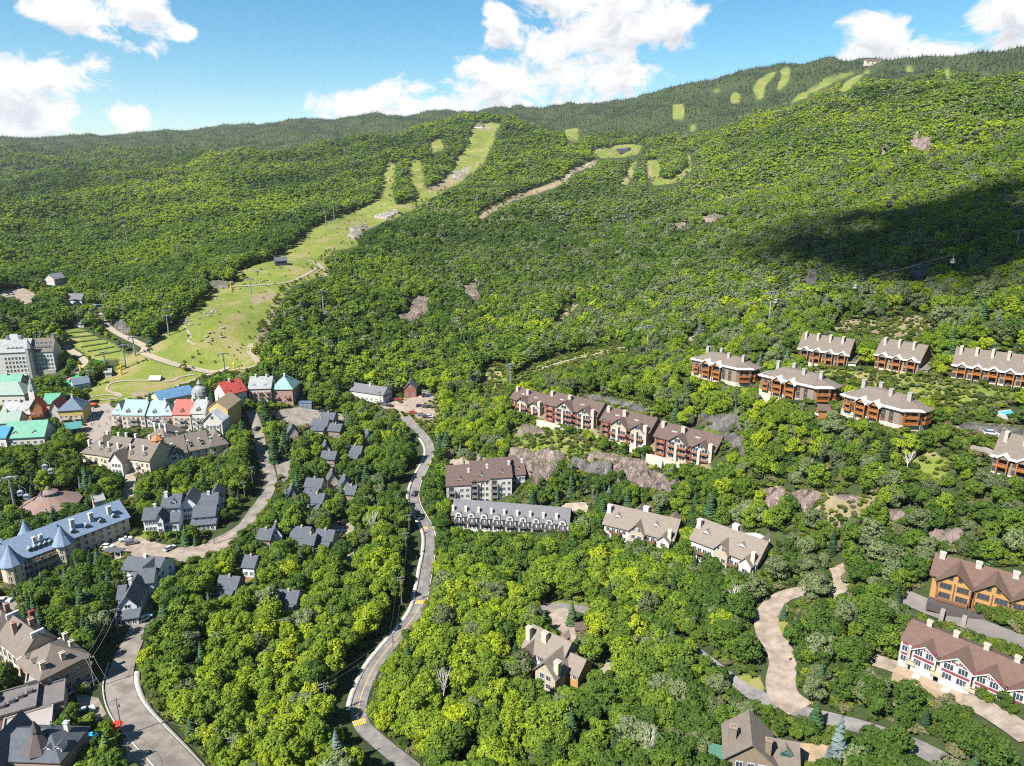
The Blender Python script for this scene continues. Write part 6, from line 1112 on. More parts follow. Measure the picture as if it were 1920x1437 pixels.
ROCKS = [
 ([(948,846),(985,852),(1030,856),(1062,862),(1060,882),(1030,900),(1008,914),(998,896),(975,876),(950,862)], 3.2, pink_rock, 'pinkish rock slope at the left end of the long cliff'),
 ([(1062,864),(1100,872),(1150,878),(1148,896),(1110,892),(1072,886)], 3.4, grey_rock, 'dark grey middle stretch of the long cliff'),
 ([(1148,880),(1190,884),(1225,894),(1262,900),(1275,914),(1262,928),(1225,922),(1185,912),(1150,904)], 3.6, pink_rock, 'pale pinkish right stretch of the long cliff below the terrace condo'),
 ([(975,800),(1010,806),(1022,816),(1000,820),(972,814)], 2.0, pink_rock, 'pinkish rock knob below the second terrace condo'),
 ([(1165,868),(1200,866),(1212,876),(1180,882)], 2.4, pink_rock, 'rounded rock hump under the hedge'),
 ([(1090,742),(1130,745),(1175,754),(1215,768),(1200,772),(1150,760),(1100,752)], 1.4, grey_rock, 'low grey rock band behind the terrace condos'),
 ([(1308,786),(1345,780),(1385,788),(1402,802),(1370,808),(1325,800)], 2.8, grey_rock, 'dark rounded rock slab left of the bow-fronted condos'),
 ([(1345,818),(1380,822),(1402,838),(1408,860),(1395,862),(1380,846),(1360,830)], 2.0, grey_rock, 'steep grey blasted rock wall beside the largest terrace condo'),
 ([(738,576),(760,562),(800,556),(822,566),(815,582),(790,598),(760,608),(742,602),(765,590),(770,578)], 3.0, pink_rock, 'broken pink rock outcrop in the middle of the wooded slope'),
 ([(850,546),(872,540),(890,526),(906,530),(896,552),(905,562),(880,566),(868,556)], 3.0, pink_rock, 'pale pink outcrop high on the wooded slope'),
 ([(592,592),(606,584),(622,588),(612,600),(596,608)], 3.0, grey_rock, 'smooth grey slab beside the wooded gully'),
 ([(563,566),(578,572),(582,582),(570,584)], 2.5, pink_rock, 'small pink slab left of the smooth grey one'),
 ([(210,606),(224,595),(240,604),(252,620),(250,632),(232,628),(214,614)], 4.0, grey_rock, 'steep grey rock face above the zigzag track'),
 ([(1300,410),(1330,400),(1372,392),(1382,398),(1352,408),(1340,416),(1312,420)], 3.5, pink_rock, 'bare pinkish rock patch on the sunlit slope'),
 ([(1252,424),(1270,414),(1292,412),(1296,420),(1272,430)], 3.0, pink_rock, 'lower left piece of the bare rock patch on the sunlit slope'),
 ([(1686,268),(1700,254),(1726,256),(1722,270),(1745,262),(1756,262),(1752,280),(1730,288),(1715,280)], 7.0, pink_rock, 'pale cliff high on the green shoulder'),
 ([(1636,278),(1650,282),(1664,276),(1660,290),(1646,294)], 6.0, pink_rock, 'small cliff left of the pale cliff on the shoulder'),
 ([(1778,222),(1798,220),(1798,244),(1786,246)], 6.0, pink_rock, 'topmost small cliff on the green shoulder'),
 ([(1416,934),(1445,922),(1470,928),(1465,946),(1440,958),(1420,950)], 2.4, pink_rock, 'brown rock rubble right of the long cliff'),
 ([(1478,930),(1520,924),(1540,934),(1525,948),(1520,968),(1505,960),(1490,945)], 2.4, pink_rock, 'pinkish broken rock in the open shrub slope'),
 ([(1505,972),(1530,970),(1538,980),(1515,984)], 1.6, pale_rock, 'pale flat slab in the shrub slope'),
 ([(1560,928),(1600,926),(1620,940),(1590,946)], 2.0, pink_rock, 'low brown rocks in the dry grass opening'),
 ([(1655,958),(1690,954),(1705,966),(1690,982),(1665,985)], 2.0, pink_rock, 'pinkish scree below the pale shrubs'),
 ([(1745,1002),(1790,998),(1815,1006),(1790,1018),(1750,1014)], 2.0, pink_rock, 'rock cut behind the ochre chalet row'),
 ([(1490,518),(1525,512),(1545,520),(1530,536),(1500,536)], 3.5, grey_rock, 'brownish rock in the shaded wood'),
 ([(1690,508),(1730,500),(1760,510),(1740,528),(1700,530)], 3.5, grey_rock, 'brown cliff in the cloud-shaded wood'),
 ([(1785,505),(1815,498),(1820,515),(1795,522)], 3.0, grey_rock, 'small brown cliff at the right of the shaded wood'),
 ([(1085,858),(1110,846),(1150,852),(1190,864),(1170,872),(1120,866)], 1.2, pink_rock, 'low rock shelf in the bench meadow'),
 ([(190,402),(205,398),(214,408),(200,414)], 5.0, pink_rock, 'far pink outcrop in the left forest'),
 ([(375,532),(400,528),(440,532),(430,540),(385,542)], 1.6, grey_rock, 'low grey rocks beside the straight dirt track'),
 ([(0,610),(30,606),(45,612),(30,618),(0,620)], 2.0, pink_rock, 'brownish bank behind the grand hotel'),
 ([(1800,798),(1850,800),(1920,808),(1920,818),(1850,812),(1805,806)], 1.6, grey_rock, 'grey rubble bank along the upper pale lane'),
 ([(890,862),(905,858),(925,870),(915,880),(898,874)], 2.2, pink_rock, 'dark pink rock beside the sandy court'),
 ([(655,428),(680,420),(690,430),(668,450),(655,446)], 2.5, pale_rock, 'pale rock sheet at the bend of the ski run'),
 ([(700,408),(740,394),(750,400),(725,412)], 2.2, pale_rock, 'pale rock streak on the upper ski run'),
 ([(850,322),(885,310),(880,322),(852,336)], 2.0, pale_rock, 'pale bare rock near the top of the ski run'),
]
for k, (px, hg, m, lb) in enumerate(ROCKS): rock_face(px, hg, m, lb, k)
def boulders():
    rng = random.Random(4); meshes = []
    for s in range(4):
        bm = bmesh.new(); bmesh.ops.create_icosphere(bm, subdivisions=2, radius=1.0); r = random.Random(s)
        off = [Vector((r.uniform(-1, 1), r.uniform(-1, 1), r.uniform(-1, 1))).normalized() for _ in range(7)]; cut = [r.uniform(0.55, 0.9) for _ in off]
        for v in bm.verts:
            for n, c in zip(off, cut):
                d = v.co.dot(n)
                if d > c: v.co -= n * (d - c)
            v.co.z *= 0.6
        me = bpy.data.meshes.new('boulder'); bm.to_mesh(me); bm.free(); me.materials.append(pale_rock); meshes.append(me)
    areas = [((385,585),(30,14),16,'pale boulder in the rock field on the grassy bowl'),((395,628),(22,18),10,'pale boulder low on the grassy bowl'),((690,420),(50,14),16,'pale boulder on the bend of the ski run'),((640,440),(30,14),12,'pale boulder on the lower ski run'),((470,505),(30,6),6,'grey boulder beside the dark ski hut'),((860,330),(24,12),8,'pale boulder near the top of the ski run'),((760,352),(16,14),5,'pale boulder on the side branch of the run'),((345,605),(14,8),5,'pale boulder at the left rim of the grassy bowl')]
    for (c, s, n, lb) in areas:
        for k in range(n):
            p = spot(c[0] + rng.gauss(0, s[0] * 0.55), c[1] + rng.gauss(0, s[1] * 0.55))[0]
            if math.isnan(p[0]): continue
            o = link('boulder', rng.choice(meshes), loc=(p[0], p[1], p[2] + 0.2), rot=(0, 0, rng.uniform(0, 6)), scale=(rng.uniform(0.8, 2.6), rng.uniform(0.8, 2.2), rng.uniform(0.7, 1.5))); tag(o, lb, 'boulder', 'boulders: ' + lb)
boulders()
# ---------------------------------------------------------------- cars
def car_paint(n, c): return mat('paint_' + n, c, rough=0.28, spec=0.6, var=0.03)
PAINT = dict(white=car_paint('white', (0.62, 0.62, 0.62)), black=car_paint('black', (0.02, 0.02, 0.024)), grey=car_paint('grey', (0.10, 0.105, 0.115)), silver=car_paint('silver', (0.34, 0.35, 0.37)), red=car_paint('red', (0.30, 0.025, 0.02)), blue=car_paint('blue', (0.03, 0.06, 0.15)))
tyre_m = mat('tyre', (0.02, 0.02, 0.02)); CARM = {}
def car_meshes(col, pickup):
    key = (col, pickup)
    if key in CARM: return CARM[key]
    prof = [(-2.25, 0.35), (2.25, 0.35), (2.3, 0.75), (2.1, 0.92), (1.0, 1.0), (-2.2, 1.0), (-2.3, 0.7)]; cab = [(1.05, 0.98), (0.45, 1.50), (-0.35 if pickup else -1.5, 1.52), (-0.6 if pickup else -2.05, 0.98)]
    def extrude(pr, w0, w1, m, nm):
        mb = MB(); n = len(pr); zs = [p[1] for p in pr]; zl, zh = min(zs), max(zs); f = lambda z: w0 + (w1 - w0) * (z - zl) / (zh - zl)
        mb.v += [(x, -f(z), z) for x, z in pr] + [(x, f(z), z) for x, z in pr]; mb.f += [tuple(range(n))[::-1], tuple(range(n, 2*n))]; mb.m += [0, 0]
        for k in range(n): mb.f.append((k, (k+1) % n, n + (k+1) % n, n + k)); mb.m.append(0)
        me = mb.mesh(nm, m); bm = bmesh.new(); bm.from_mesh(me); bmesh.ops.recalc_face_normals(bm, faces=bm.faces); bm.to_mesh(me); bm.free(); return me
    body = extrude(prof, 0.92, 0.88, PAINT[col], 'body'); gl = extrude(cab, 0.82, 0.66, glass, 'windows'); mb = MB(); mb.box(-0.3 if pickup else -1.45, 0.42, -0.66, 0.66, 1.51, 1.57); roof = mb.mesh('roof_panel', PAINT[col]); mb = MB(); mb.bar((0, -0.11, 0), (0, 0.11, 0), 0.33, 10); wheel = mb.mesh('wheel', tyre_m)
    CARM[key] = (body, gl, roof, wheel); return CARM[key]
def car(px, py, heading, col, label, pickup=False, group='parked cars'):
    p = spot(px, py)[0]; e = empty('parked_car', (p[0], p[1], p[2] + 0.14), math.radians(heading)); tag(e, label, 'car', group); b, g, r, w = car_meshes(col, pickup)
    link('body', b, e); link('windows', g, e); link('roof_panel', r, e)
    for x in (-1.4, 1.4):
        for y in (-0.84, 0.84): link('wheel', w, e, (x, y, 0.33))
    keep_clear([(px - 9, py - 6), (px + 9, py - 6), (px + 9, py + 2), (px - 9, py + 2)], math.hypot(p[0], p[1]))
car(236, 1014, 35, 'white', 'white pickup truck in the gravel court beside the dark car', True); car(247, 1021, 25, 'grey', 'dark grey car parked next to the white pickup'); car(202, 1028, -8, 'white', 'white car at the left end of the gravel court'); car(319, 1031, 62, 'silver', 'silver car alone at the right of the gravel court')
car(8, 1130, 8, 'white', 'white car on the round court by the blue-roofed hotel'); car(272, 1163, 60, 'white', 'white car at the head of the curving road')
car(616, 983, 60, 'black', 'black car at the left of the small pale lot'); car(645, 982, 60, 'black', 'black car at the back of the small pale lot'); car(636, 1001, 55, 'white', 'white car at the front of the small pale lot')
for k, (x, y, hd, c, lb) in enumerate([(738,751,10,'black','black car at the left of the upper parked row'),(746,751,10,'red','dark red car in the upper parked row'),(716,760,-20,'black','first black car below the long white house'),(724,762,-20,'grey','second dark car below the long white house'),(731,763,-20,'black','third dark car below the long white house'),(708,757,-20,'white','white car below the long white house'),
  (777,736,20,'black','black car beside the small red cottage'),(785,735,20,'grey','grey car second from the small red cottage'),(797,744,30,'black','black car at the right side of the upper lot'),(804,744,30,'blue','dark blue car at the right edge of the upper lot'),(798,738,20,'silver','silver car at the back of the upper lot'),
  (787,763,15,'black','black car left in the lower lot row'),(798,764,15,'grey','dark car in the middle of the lower lot row'),(804,765,15,'black','black car right in the lower lot row'),(774,776,-20,'red','red car at the front of the lower lot'),(790,780,-10,'grey','grey car beside the lot exit'),(799,784,-5,'black','black car at the front of the lower lot'),(806,783,-5,'silver','silver car at the front of the lower lot')]): car(x, y, hd, c, lb)
car(482, 806, 80, 'black', 'black car on the lane below the teal corner house'); car(778, 928, 75, 'black', 'black car driving in the shade on the main road'); car(606, 773, 5, 'black', 'dark car by the lane end'); car(1204, 967, 80, 'black', 'black car behind the beige-roofed condo by the maples'); car(1364, 995, 30, 'black', 'black car behind the beige condo at the pale forecourt'); car(10, 555, 0, 'white', 'white car in the far lot at the forest edge'); car(20, 553, 10, 'silver', 'silver car in the far lot at the forest edge'); car(1858, 816, -20, 'silver', 'silver car on the upper pale lane'); car(1540, 780, 10, 'white', 'white car below the middle bow-fronted condo'); car(160, 1338, 40, 'white', 'white van-like car in the service yard')
# ---------------------------------------------------------------- utility poles and wires
POLES = {}
def pole(px, py, hgt, label, az=0.0, arms=1, key=None):
    p = spot(px, py)[0]; e = empty('utility_pole', p, az); tag(e, label, 'utility pole', 'utility poles'); mb = MB(); mb.bar((0, 0, -1), (0, 0, hgt), 0.17, 7, r2=0.11); mb.build('post', wood_pole, e)
    for k in range(arms): mb = MB(); mb.box(-1.3, 1.3, -0.07, 0.07, hgt - 0.5 - 0.9 * k, hgt - 0.36 - 0.9 * k); a = mb.build('crossarm', iron, e)
    for x in (-1.1, -0.4, 0.4, 1.1): mb = MB(); mb.lathe([(0.06, hgt - 0.36), (0.09, hgt - 0.25), (0.05, hgt - 0.12)], 6, c=(x, 0)); mb.build('insulator', trim_w, e)
    mb = MB(); mb.lathe([(0.22, hgt - 2.6), (0.22, hgt - 1.7)], 7, c=(0.35, 0)); mb.build('transformer', iron, e); POLES[key] = Vector((p[0], p[1], p[2] + hgt - 0.2)); keep_clear([(px - 4, py - hgt * 3.2), (px + 4, py - hgt * 3.2), (px + 4, py - 8), (px - 4, py - 8)], math.hypot(p[0], p[1])); return e
for key, x, y, h, lb in (('a', 766, 962, 11, 'utility pole beside the upper bend of the main road'), ('b', 768, 1012, 11, 'utility pole level with the upper crosswalk'), ('c', 762, 1048, 11, 'utility pole above the long bend of the sidewalk'), ('d', 754, 1140, 12, 'tall utility pole beside the middle crosswalk'), ('e', 738, 1240, 9, 'utility pole right of the lower main road'), ('f', 612, 1345, 11, 'utility pole rising out of the leafy wood'), ('g', 446, 1452, 11, 'utility pole at the bottom edge near the dirt bank'), ('h', 230, 1380, 11, 'utility pole beside the red umbrella'), ('i', 178, 1290, 10, 'utility pole right of the brick inn'), ('j', 224, 1195, 10, 'utility pole by the head of the curving road'), ('k', 402, 1020, 9, 'slim pole at the right of the gravel court'), ('l', 714, 770, 10, 'utility pole in front of the long white house'), ('m', 460, 940, 9, 'pole in the trees left of the pale lane'), ('n', 475, 918, 11, 'tall pole left of the pale lane'), ('o', 1110, 948, 9, 'pole at the end of the pale drive behind the white condo')): pole(x, y, h, lb, 0.4, 2 if key in 'fgd' else 1, key)
wire_m = mat('wire', (0.30, 0.30, 0.31), rough=0.6)
def wire(a, b, label, sag=0.8, offs=(-0.9, 0.9)):
    A, Bv = POLES[a], POLES[b]; d = (Bv - A); s = Vector((-d.y, d.x, 0)).normalized(); mb = MB()
    for o in offs:
        pts = [A + d * (k / 8) + s * o + Vector((0, 0, -4 * sag * (k / 8) * (1 - k / 8))) for k in range(9)]
        for p, q in zip(pts, pts[1:]): mb.bar(p - A, q - A, 0.016, 3)
    o = mb.build('power_line', wire_m, loc=A); tag(o, label, 'power line', 'power lines')
for a, b, lb in (('a','b','power line along the upper bend of the main road'),('b','c','power line between the poles at the upper crosswalk'),('c','d','long power line down the left side of the main road'),('d','e','power line crossing the lower main road'),('e','f','power line from the road into the leafy wood'),('f','g','power line over the wood to the bottom edge'),('g','h','power line crossing the curving road'),('h','i','power line beside the curving road and brick inn'),('i','j','power line up to the head of the curving road'),('m','n','power line among trees left of the pale lane')): wire(a, b, lb)
# ---------------------------------------------------------------- ski lift towers, cabins, snow lances
def lift_tower(px, py, hgt, label, az=0.0, arm=3.0):
    p = spot(px, py)[0]; e = empty('lift_tower', p, az); tag(e, label, 'lift tower', 'steel ski-lift towers'); mb = MB(); mb.bar((0, 0, -2), (0, 0, hgt), 0.55, 8, r2=0.36); mb.build('mast', iron, e); mb = MB(); mb.box(-arm, arm, -0.3, 0.3, hgt, hgt + 0.5); mb.build('crossarm', iron, e)
    for s in (-1, 1):
        mb = MB(); mb.box(s * arm - 0.2, s * arm + 0.2, -2.2, 2.2, hgt - 0.5, hgt - 0.1)
        for k in range(4): mb.bar((s * arm - 0.15, -1.8 + 1.2 * k, hgt - 0.7), (s * arm + 0.15, -1.8 + 1.2 * k, hgt - 0.7), 0.3, 8)
        mb.build('sheave_train', mat('dark_steel', (0.12, 0.125, 0.13), metal=0.3), e)
    mb = MB(); mb.box(-0.9, 0.9, -0.9, 0.9, hgt + 0.5, hgt + 0.62); mb.build('work_platform', iron, e)
    keep_clear([(px - 5, py - hgt * FOC / math.hypot(p[0], p[1]) * 0.97), (px + 5, py - hgt * FOC / math.hypot(p[0], p[1]) * 0.97), (px + 4, py - 8), (px - 4, py - 8)], math.hypot(p[0], p[1])); return e
for x, y, h, lb, az, arm in ((241,474,38,'tall lift tower standing out of the left forest',0.2,4.5),(1441,612,18,'lift tower left of the four-bay timber condo',0.5,3),(1213,668,17,'lift tower above the wooded cut behind the terrace condos',0.5,3),(1903,478,13,'T-shaped lift tower in the shaded wood at the right edge',0.3,4),(957,728,14,'lift tower left of the terrace condos',0.4,2.5),(607,588,17,'lift tower beside the smooth grey slab',0.6,2.5),(471,552,12,'lift tower low on the ski run beside the dirt track',0.6,2.5),(317,630,13,'lift tower at the left rim of the grassy bowl',0.6,2.5),(254,668,12,'lift tower by the zigzag track',0.6,2.5),(236,690,14,'lift tower above the green slide',0.6,3),(422,700,12,'lift tower at the run foot beside the loop track',0.6,3),(200,700,13,'slim lift tower between hut and green slide',0.6,2),(170,727,10,'lift tower beside the blue-grey lift shelter',0.6,2.5),(32,970,17,'lift tower among blue spruces left of the round hall',0.4,2.5),(612,432,22,'lift tower where the ski run narrows',0.6,3),(627,417,20,'lift tower next up the narrowing ski run',0.6,3),(876,283,20,'lift tower near the head of the ski run',0.6,3),(1700,118,40,'thin mast on the summit skyline',0.0,0.8),(484,530,9,'small tower beside the straight dirt track',0.3,1.5)): lift_tower(x, y, h, lb, az, arm)
def cabin(px, py, rng_m, label, lift=0.0):
    """gondola cabin hanging on its line at a given ground range"""
    az, t = ray(px, py); p = Vector((rng_m * math.sin(az), rng_m * math.cos(az), CAMZ + rng_m * t)); e = empty('gondola_cabin', p, 0.5); tag(e, label, 'gondola', 'gondola cabins in the air'); bm = bmesh.new(); bmesh.ops.create_cube(bm, size=1.0); bmesh.ops.scale(bm, vec=(2.0, 1.8, 2.1), verts=bm.verts); bmesh.ops.bevel(bm, geom=bm.edges[:], offset=0.35, segments=2, affect='EDGES'); me = bpy.data.meshes.new('cabin_shell'); bm.to_mesh(me); bm.free(); me.materials.append(PAINT['silver']); link('cabin_shell', me, e)
    mb = MB(); 
    for s in (-1, 1): mb.box(-0.7, 0.7, s * 0.905 - 0.01, s * 0.905 + 0.01, 0.0, 0.75); mb.box(s * 1.005 - 0.01, s * 1.005 + 0.01, -0.6, 0.6, 0.0, 0.75)
    mb.build('windows', glass, e); mb = MB(); mb.bar((0, 0, 1.0), (0, 0.3, 2.6), 0.09, 5); mb.bar((0, 0.3, 2.6), (0, 0, 3.4), 0.09, 5); mb.build('hanger', iron, e); return p
C1 = cabin(1455, 565, 395, 'gondola cabin right of the lift tower by the four-bay condo'); C2 = cabin(1604, 538, 400, 'pale gondola cabin over the dark trees'); C3 = cabin(1787, 490, 405, 'gondola cabin at the right over the shaded wood'); C4 = cabin(1241, 622, 440, 'gondola cabin right of the lift tower above the wooded cut'); C5 = cabin(84, 876, 330, 'gondola cabin above trees near the cream hotel'); C6 = cabin(95, 884, 325, 'lower gondola cabin above trees near the cream hotel'); C7 = cabin(38, 925, 310, 'gondola cabin above the spruces left of the round hall'); C8 = cabin(50, 932, 308, 'gondola cabin beside the lift tower left of the round hall'); C9 = cabin(566, 598, 520, 'gondola cabin hanging left of the smooth grey slab'); C10 = cabin(545, 618, 510, 'lowest gondola cabin over the wooded gully')
def cable(pts, label):
    mb = MB(); o = Vector(pts[0])
    for a, b in zip(pts, pts[1:]):
        a = Vector(a); b = Vector(b)
        for k in range(6): p = a + (b - a) * (k / 6); q = a + (b - a) * ((k + 1) / 6); s = lambda t: Vector((0, 0, -3.0 * 4 * t * (1 - t) * (b - a).length / 300)); mb.bar(p + s(k/6) - o, q + s((k+1)/6) - o, 0.03, 3)
    tag(mb.build('lift_cable', wire_m, loc=o), label, 'cable', 'lift cables')
up = Vector((0, 0, 3.4)); cable([C4 + up, C1 + up, C2 + up, C3 + up], 'gondola cable strung over the hillside cabins'); cable([C8 + up, C7 + up, C6 + up, C5 + up], 'gondola cable above the round hall'); cable([C10 + up, C9 + up], 'gondola cable over the wooded gully')
def snow_gun(px, py, label):
    p = spot(px, py)[0]; e = empty('snow_gun', p, random.uniform(0, 6)); tag(e, label, 'snow gun', 'yellow padded snow guns'); mb = MB(); mb.bar((0, 0, -0.5), (0, 0, 3.4), 0.55, 8); mb.build('padded_post', mat('yellow_pad', (0.55, 0.36, 0.02)), e); mb = MB(); mb.bar((0, 0, 3.4), (0, 0, 4.2), 0.16, 6); mb.bar((-0.7, 0, 4.5), (0.9, 0, 4.9), 0.45, 8, r2=0.6); mb.build('fan', mat('yellow_pad', (0.55, 0.36, 0.02)), e)
for x, y, lb in ((433,541,'yellow padded snow gun beside the straight dirt track'),(487,531,'yellow padded snow gun right on the dirt track'),(227,703,'tall yellow padded snow gun near the green slide'),(228,694,'upper yellow padded snow gun near the green slide'),(476,664,'yellow padded snow gun beside the curling track'),(440,697,'yellow padded snow gun at the run foot'),(100,735,'yellow padded snow gun beside the pale path'),(152,700,'yellow padded snow gun left of the green slide')): snow_gun(x, y, lb)
# ---------------------------------------------------------------- odd things
def slide_net():
    q = [(186,676),(196,680),(205,690),(170,708),(128,728),(116,724),(150,702)]; P = spot([a for a, b in q], [b for a, b in q]); o3 = P.mean(0); mb = MB(); top = [tuple(p - o3 + [0, 0, 0.9]) for p in P]; mb.v += [(0, 0, 0.9 + float(ground(o3[0], o3[1])) - o3[2])] + top + [(a, b, c - 1.4) for a, b, c in top]; n = len(top)
    for k in range(n): mb.f.append((0, 1 + (k+1) % n, 1 + k)); mb.m.append(0); mb.f.append((1 + k, 1 + (k+1) % n, 1 + n + (k+1) % n, 1 + n + k)); mb.m.append(0)
    o = mb.build('slide_netting', mat('green_netting', (0.02, 0.20, 0.085), var=0.25, scale=0.8), loc=o3); tag(o, 'bright green netting slope below the grass terraces', 'netting')
slide_net()
def hedge_rows():
    for k in range(6):
        t = (k + 0.7) / 6.4; a = (105 + (232 - 105) * t * 1.0, 622 + (668 - 622) * t); b = (160 + (240 - 160) * t, 616 + (662 - 616) * t); a = (103 + 80 * t, 621 + 54 * t); b = (160 + 78 * t, 617 + 46 * t)
        q = np.array([np.array(a) + (np.array(b) - np.array(a)) * s for s in np.linspace(0.06, 0.94, 8)]); P = spot(q[:, 0], q[:, 1]); mb = MB(); o3 = P[0]
        for p, r in zip(P, P[1:]): mb.bar(p - o3 + [0, 0, 0.3], r - o3 + [0, 0, 0.3], 0.7, 6)
        o = mb.build('hedge', mat('hedge_leaves', (0.035, 0.06, 0.015), var=0.4, scale=2.5), loc=o3); tag(o, ('topmost', 'second', 'third', 'fourth', 'fifth', 'lowest')[k] + ' dark hedge row across the green terraces', 'hedge', 'hedge rows across the terraces')
hedge_rows()
def garden():
    p = spot(165, 1391)[0]; e = empty('trampoline', p); tag(e, 'round bright blue trampoline on a small lawn', 'trampoline'); mb = MB(); mb.lathe([(2.1, 0.75), (2.2, 0.8), (2.2, 0.86), (0.05, 0.82)], 18); mb.build('mat', mat('bright_blue_fabric', (0.01, 0.22, 0.50)), e); mb = MB(); mb.lathe([(2.35, 0.70), (2.35, 0.84), (2.2, 0.84), (2.2, 0.70)], 18); mb.build('rim', mat('bright_blue_fabric', (0.01, 0.22, 0.50)), e)
    for k in range(5): a = 1.257 * k; mb = MB(); mb.bar((2.25 * math.cos(a), 2.25 * math.sin(a), -0.4), (2.25 * math.cos(a), 2.25 * math.sin(a), 0.72), 0.06, 5); mb.build('leg', iron, e)
    keep_clear([(150,1378),(180,1378),(180,1398),(150,1398)], math.hypot(p[0], p[1])); KEEP_OFF.append(np.array([[p[0]-3.5,p[1]-3.5],[p[0]+3.5,p[1]-3.5],[p[0]+3.5,p[1]+3.5],[p[0]-3.5,p[1]+3.5]]))
    p = spot(220, 1373)[0]; e = empty('parasol', p); tag(e, 'wide red parasol beside the pole on the curving road', 'parasol'); mb = MB(); mb.bar((0, 0, -0.5), (0, 0, 2.5), 0.05, 6); mb.build('pole', trim_w, e); mb = MB(); mb.lathe([(1.7, 2.05), (1.7, 2.15), (0.9, 2.4), (0.05, 2.6)], 8); mb.build('canopy', mat('red_fabric', (0.40, 0.03, 0.015)), e); keep_clear([(208,1355),(232,1355),(232,1378),(208,1378)], math.hypot(p[0], p[1]))
    for (x, y, m, lb) in ((150,730,'navy','small navy parasol cluster by the lift shelter'),(108,808,'cream','cream parasol at the plaza edge'),(60,706,'cream','cream parasol on the hotel terrace'),(46,710,'white','white parasol on the hotel terrace'),(175,765,'red','red parasol at the head of the plaza')):
        p = spot(x, y)[0]; e = empty('parasol', p); tag(e, lb, 'parasol'); mb = MB(); mb.bar((0, 0, -0.5), (0, 0, 2.5), 0.06, 6); mb.build('pole', trim_w, e); mb = MB(); mb.lathe([(2.0, 2.2), (2.0, 2.3), (0.05, 3.0)], 8); mb.build('canopy', mat('fabric_' + m, dict(navy=(0.03, 0.05, 0.12), cream=(0.5, 0.43, 0.3), white=(0.6, 0.6, 0.58), red=(0.5, 0.05, 0.03))[m]), e)
    p = spot(1895, 776)[0]; e = empty('swimming_pool', p, 0.3); tag(e, 'pale blue swimming pool at the right edge', 'pool'); mb = MB(); mb.box(-4, 4, -2, 2, -0.6, 0.28); mb.build('water', mat('pool_water', (0.06, 0.34, 0.42), rough=0.08, spec=0.6), e); mb = MB()
    for a in ((-4.8, 4.8, -2.8, -2), (-4.8, 4.8, 2, 2.8), (-4.8, -4, -2, 2), (4, 4.8, -2, 2)): mb.box(a[0], a[1], a[2], a[3], -0.8, 0.35)
    mb.build('coping', concrete, e); keep_clear([(1880,768),(1915,768),(1915,782),(1880,782)], math.hypot(p[0], p[1])); KEEP_OFF.append(np.array([[p[0]-6,p[1]-5],[p[0]+6,p[1]-5],[p[0]+6,p[1]+5],[p[0]-6,p[1]+5]]))
    p = spot(183, 573)[0]; e = empty('swimming_pool', p, 0.2); tag(e, 'small turquoise pool beside the upper service track', 'pool'); mb = MB(); mb.box(-4, 4, -2.5, 2.5, -0.6, 0.4); mb.build('water', mat('pool_water', (0.06, 0.34, 0.42)), e); mb = MB(); mb.box(-5, 5, -3.4, -2.5, -0.8, 0.5); mb.box(-5, 5, 2.5, 3.4, -0.8, 0.5); mb.build('coping', concrete, e); keep_clear([(172,566),(196,566),(196,578),(172,578)], math.hypot(p[0], p[1]))
garden()
def person_mesh():
    V = [(0,0,0.95),(0,0,1.2),(0,0,1.42),(0,0,1.52),(0,0,1.66),(0.09,0,0.9),(0.11,0.05,0.48),(0.11,-0.02,0.04),(-0.09,0,0.9),(-0.11,-0.08,0.48),(-0.11,-0.16,0.04),(0.2,0,1.4),(0.27,0.03,1.12),(0.26,0.12,0.88),(-0.2,0,1.4),(-0.27,-0.03,1.12),(-0.26,0.08,0.88)]
    E = [(0,1),(1,2),(2,3),(3,4),(0,5),(5,6),(6,7),(0,8),(8,9),(9,10),(2,11),(11,12),(12,13),(2,14),(14,15),(15,16)]; R = [.15,.15,.14,.06,.11,.1,.07,.05,.1,.07,.05,.07,.05,.04,.07,.05,.04]
    me = bpy.data.meshes.new('person'); me.from_pydata(V, E, []); o = bpy.data.objects.new('tmp', me); COL.objects.link(o); md = o.modifiers.new('s', 'SKIN')
    for v, r in zip(me.skin_vertices[0].data, R): v.radius = (r, r)
    me.skin_vertices[0].data[0].use_root = True; o.modifiers.new('d', 'SUBSURF').levels = 1
    dg = bpy.context.evaluated_depsgraph_get(); ev = bpy.data.meshes.new_from_object(o.evaluated_get(dg)); bpy.data.objects.remove(o)
    skin = mat('skin', (0.36, 0.22, 0.16)); trs = mat('dark_trousers', (0.05, 0.055, 0.08)); out = []
    for nm, c in (('white', (0.55, 0.55, 0.53)), ('red', (0.4, 0.04, 0.03)), ('blue', (0.05, 0.12, 0.3)), ('black', (0.03, 0.03, 0.03)), ('yellow', (0.5, 0.38, 0.06))):
        m = ev.copy(); m.materials.clear(); [m.materials.append(q) for q in (mat('shirt_' + nm, c), trs, skin)]; idx = [2 if p.center.z > 1.47 or (abs(p.center.x) > 0.22 and p.center.z < 1.1 and p.center.z > 0.8) else 1 if p.center.z < 0.92 else 0 for p in m.polygons]; m.polygons.foreach_set('material_index', idx); m.polygons.foreach_set('use_smooth', [True] * len(idx)); out.append((nm, m))
    return out
PM = person_mesh()
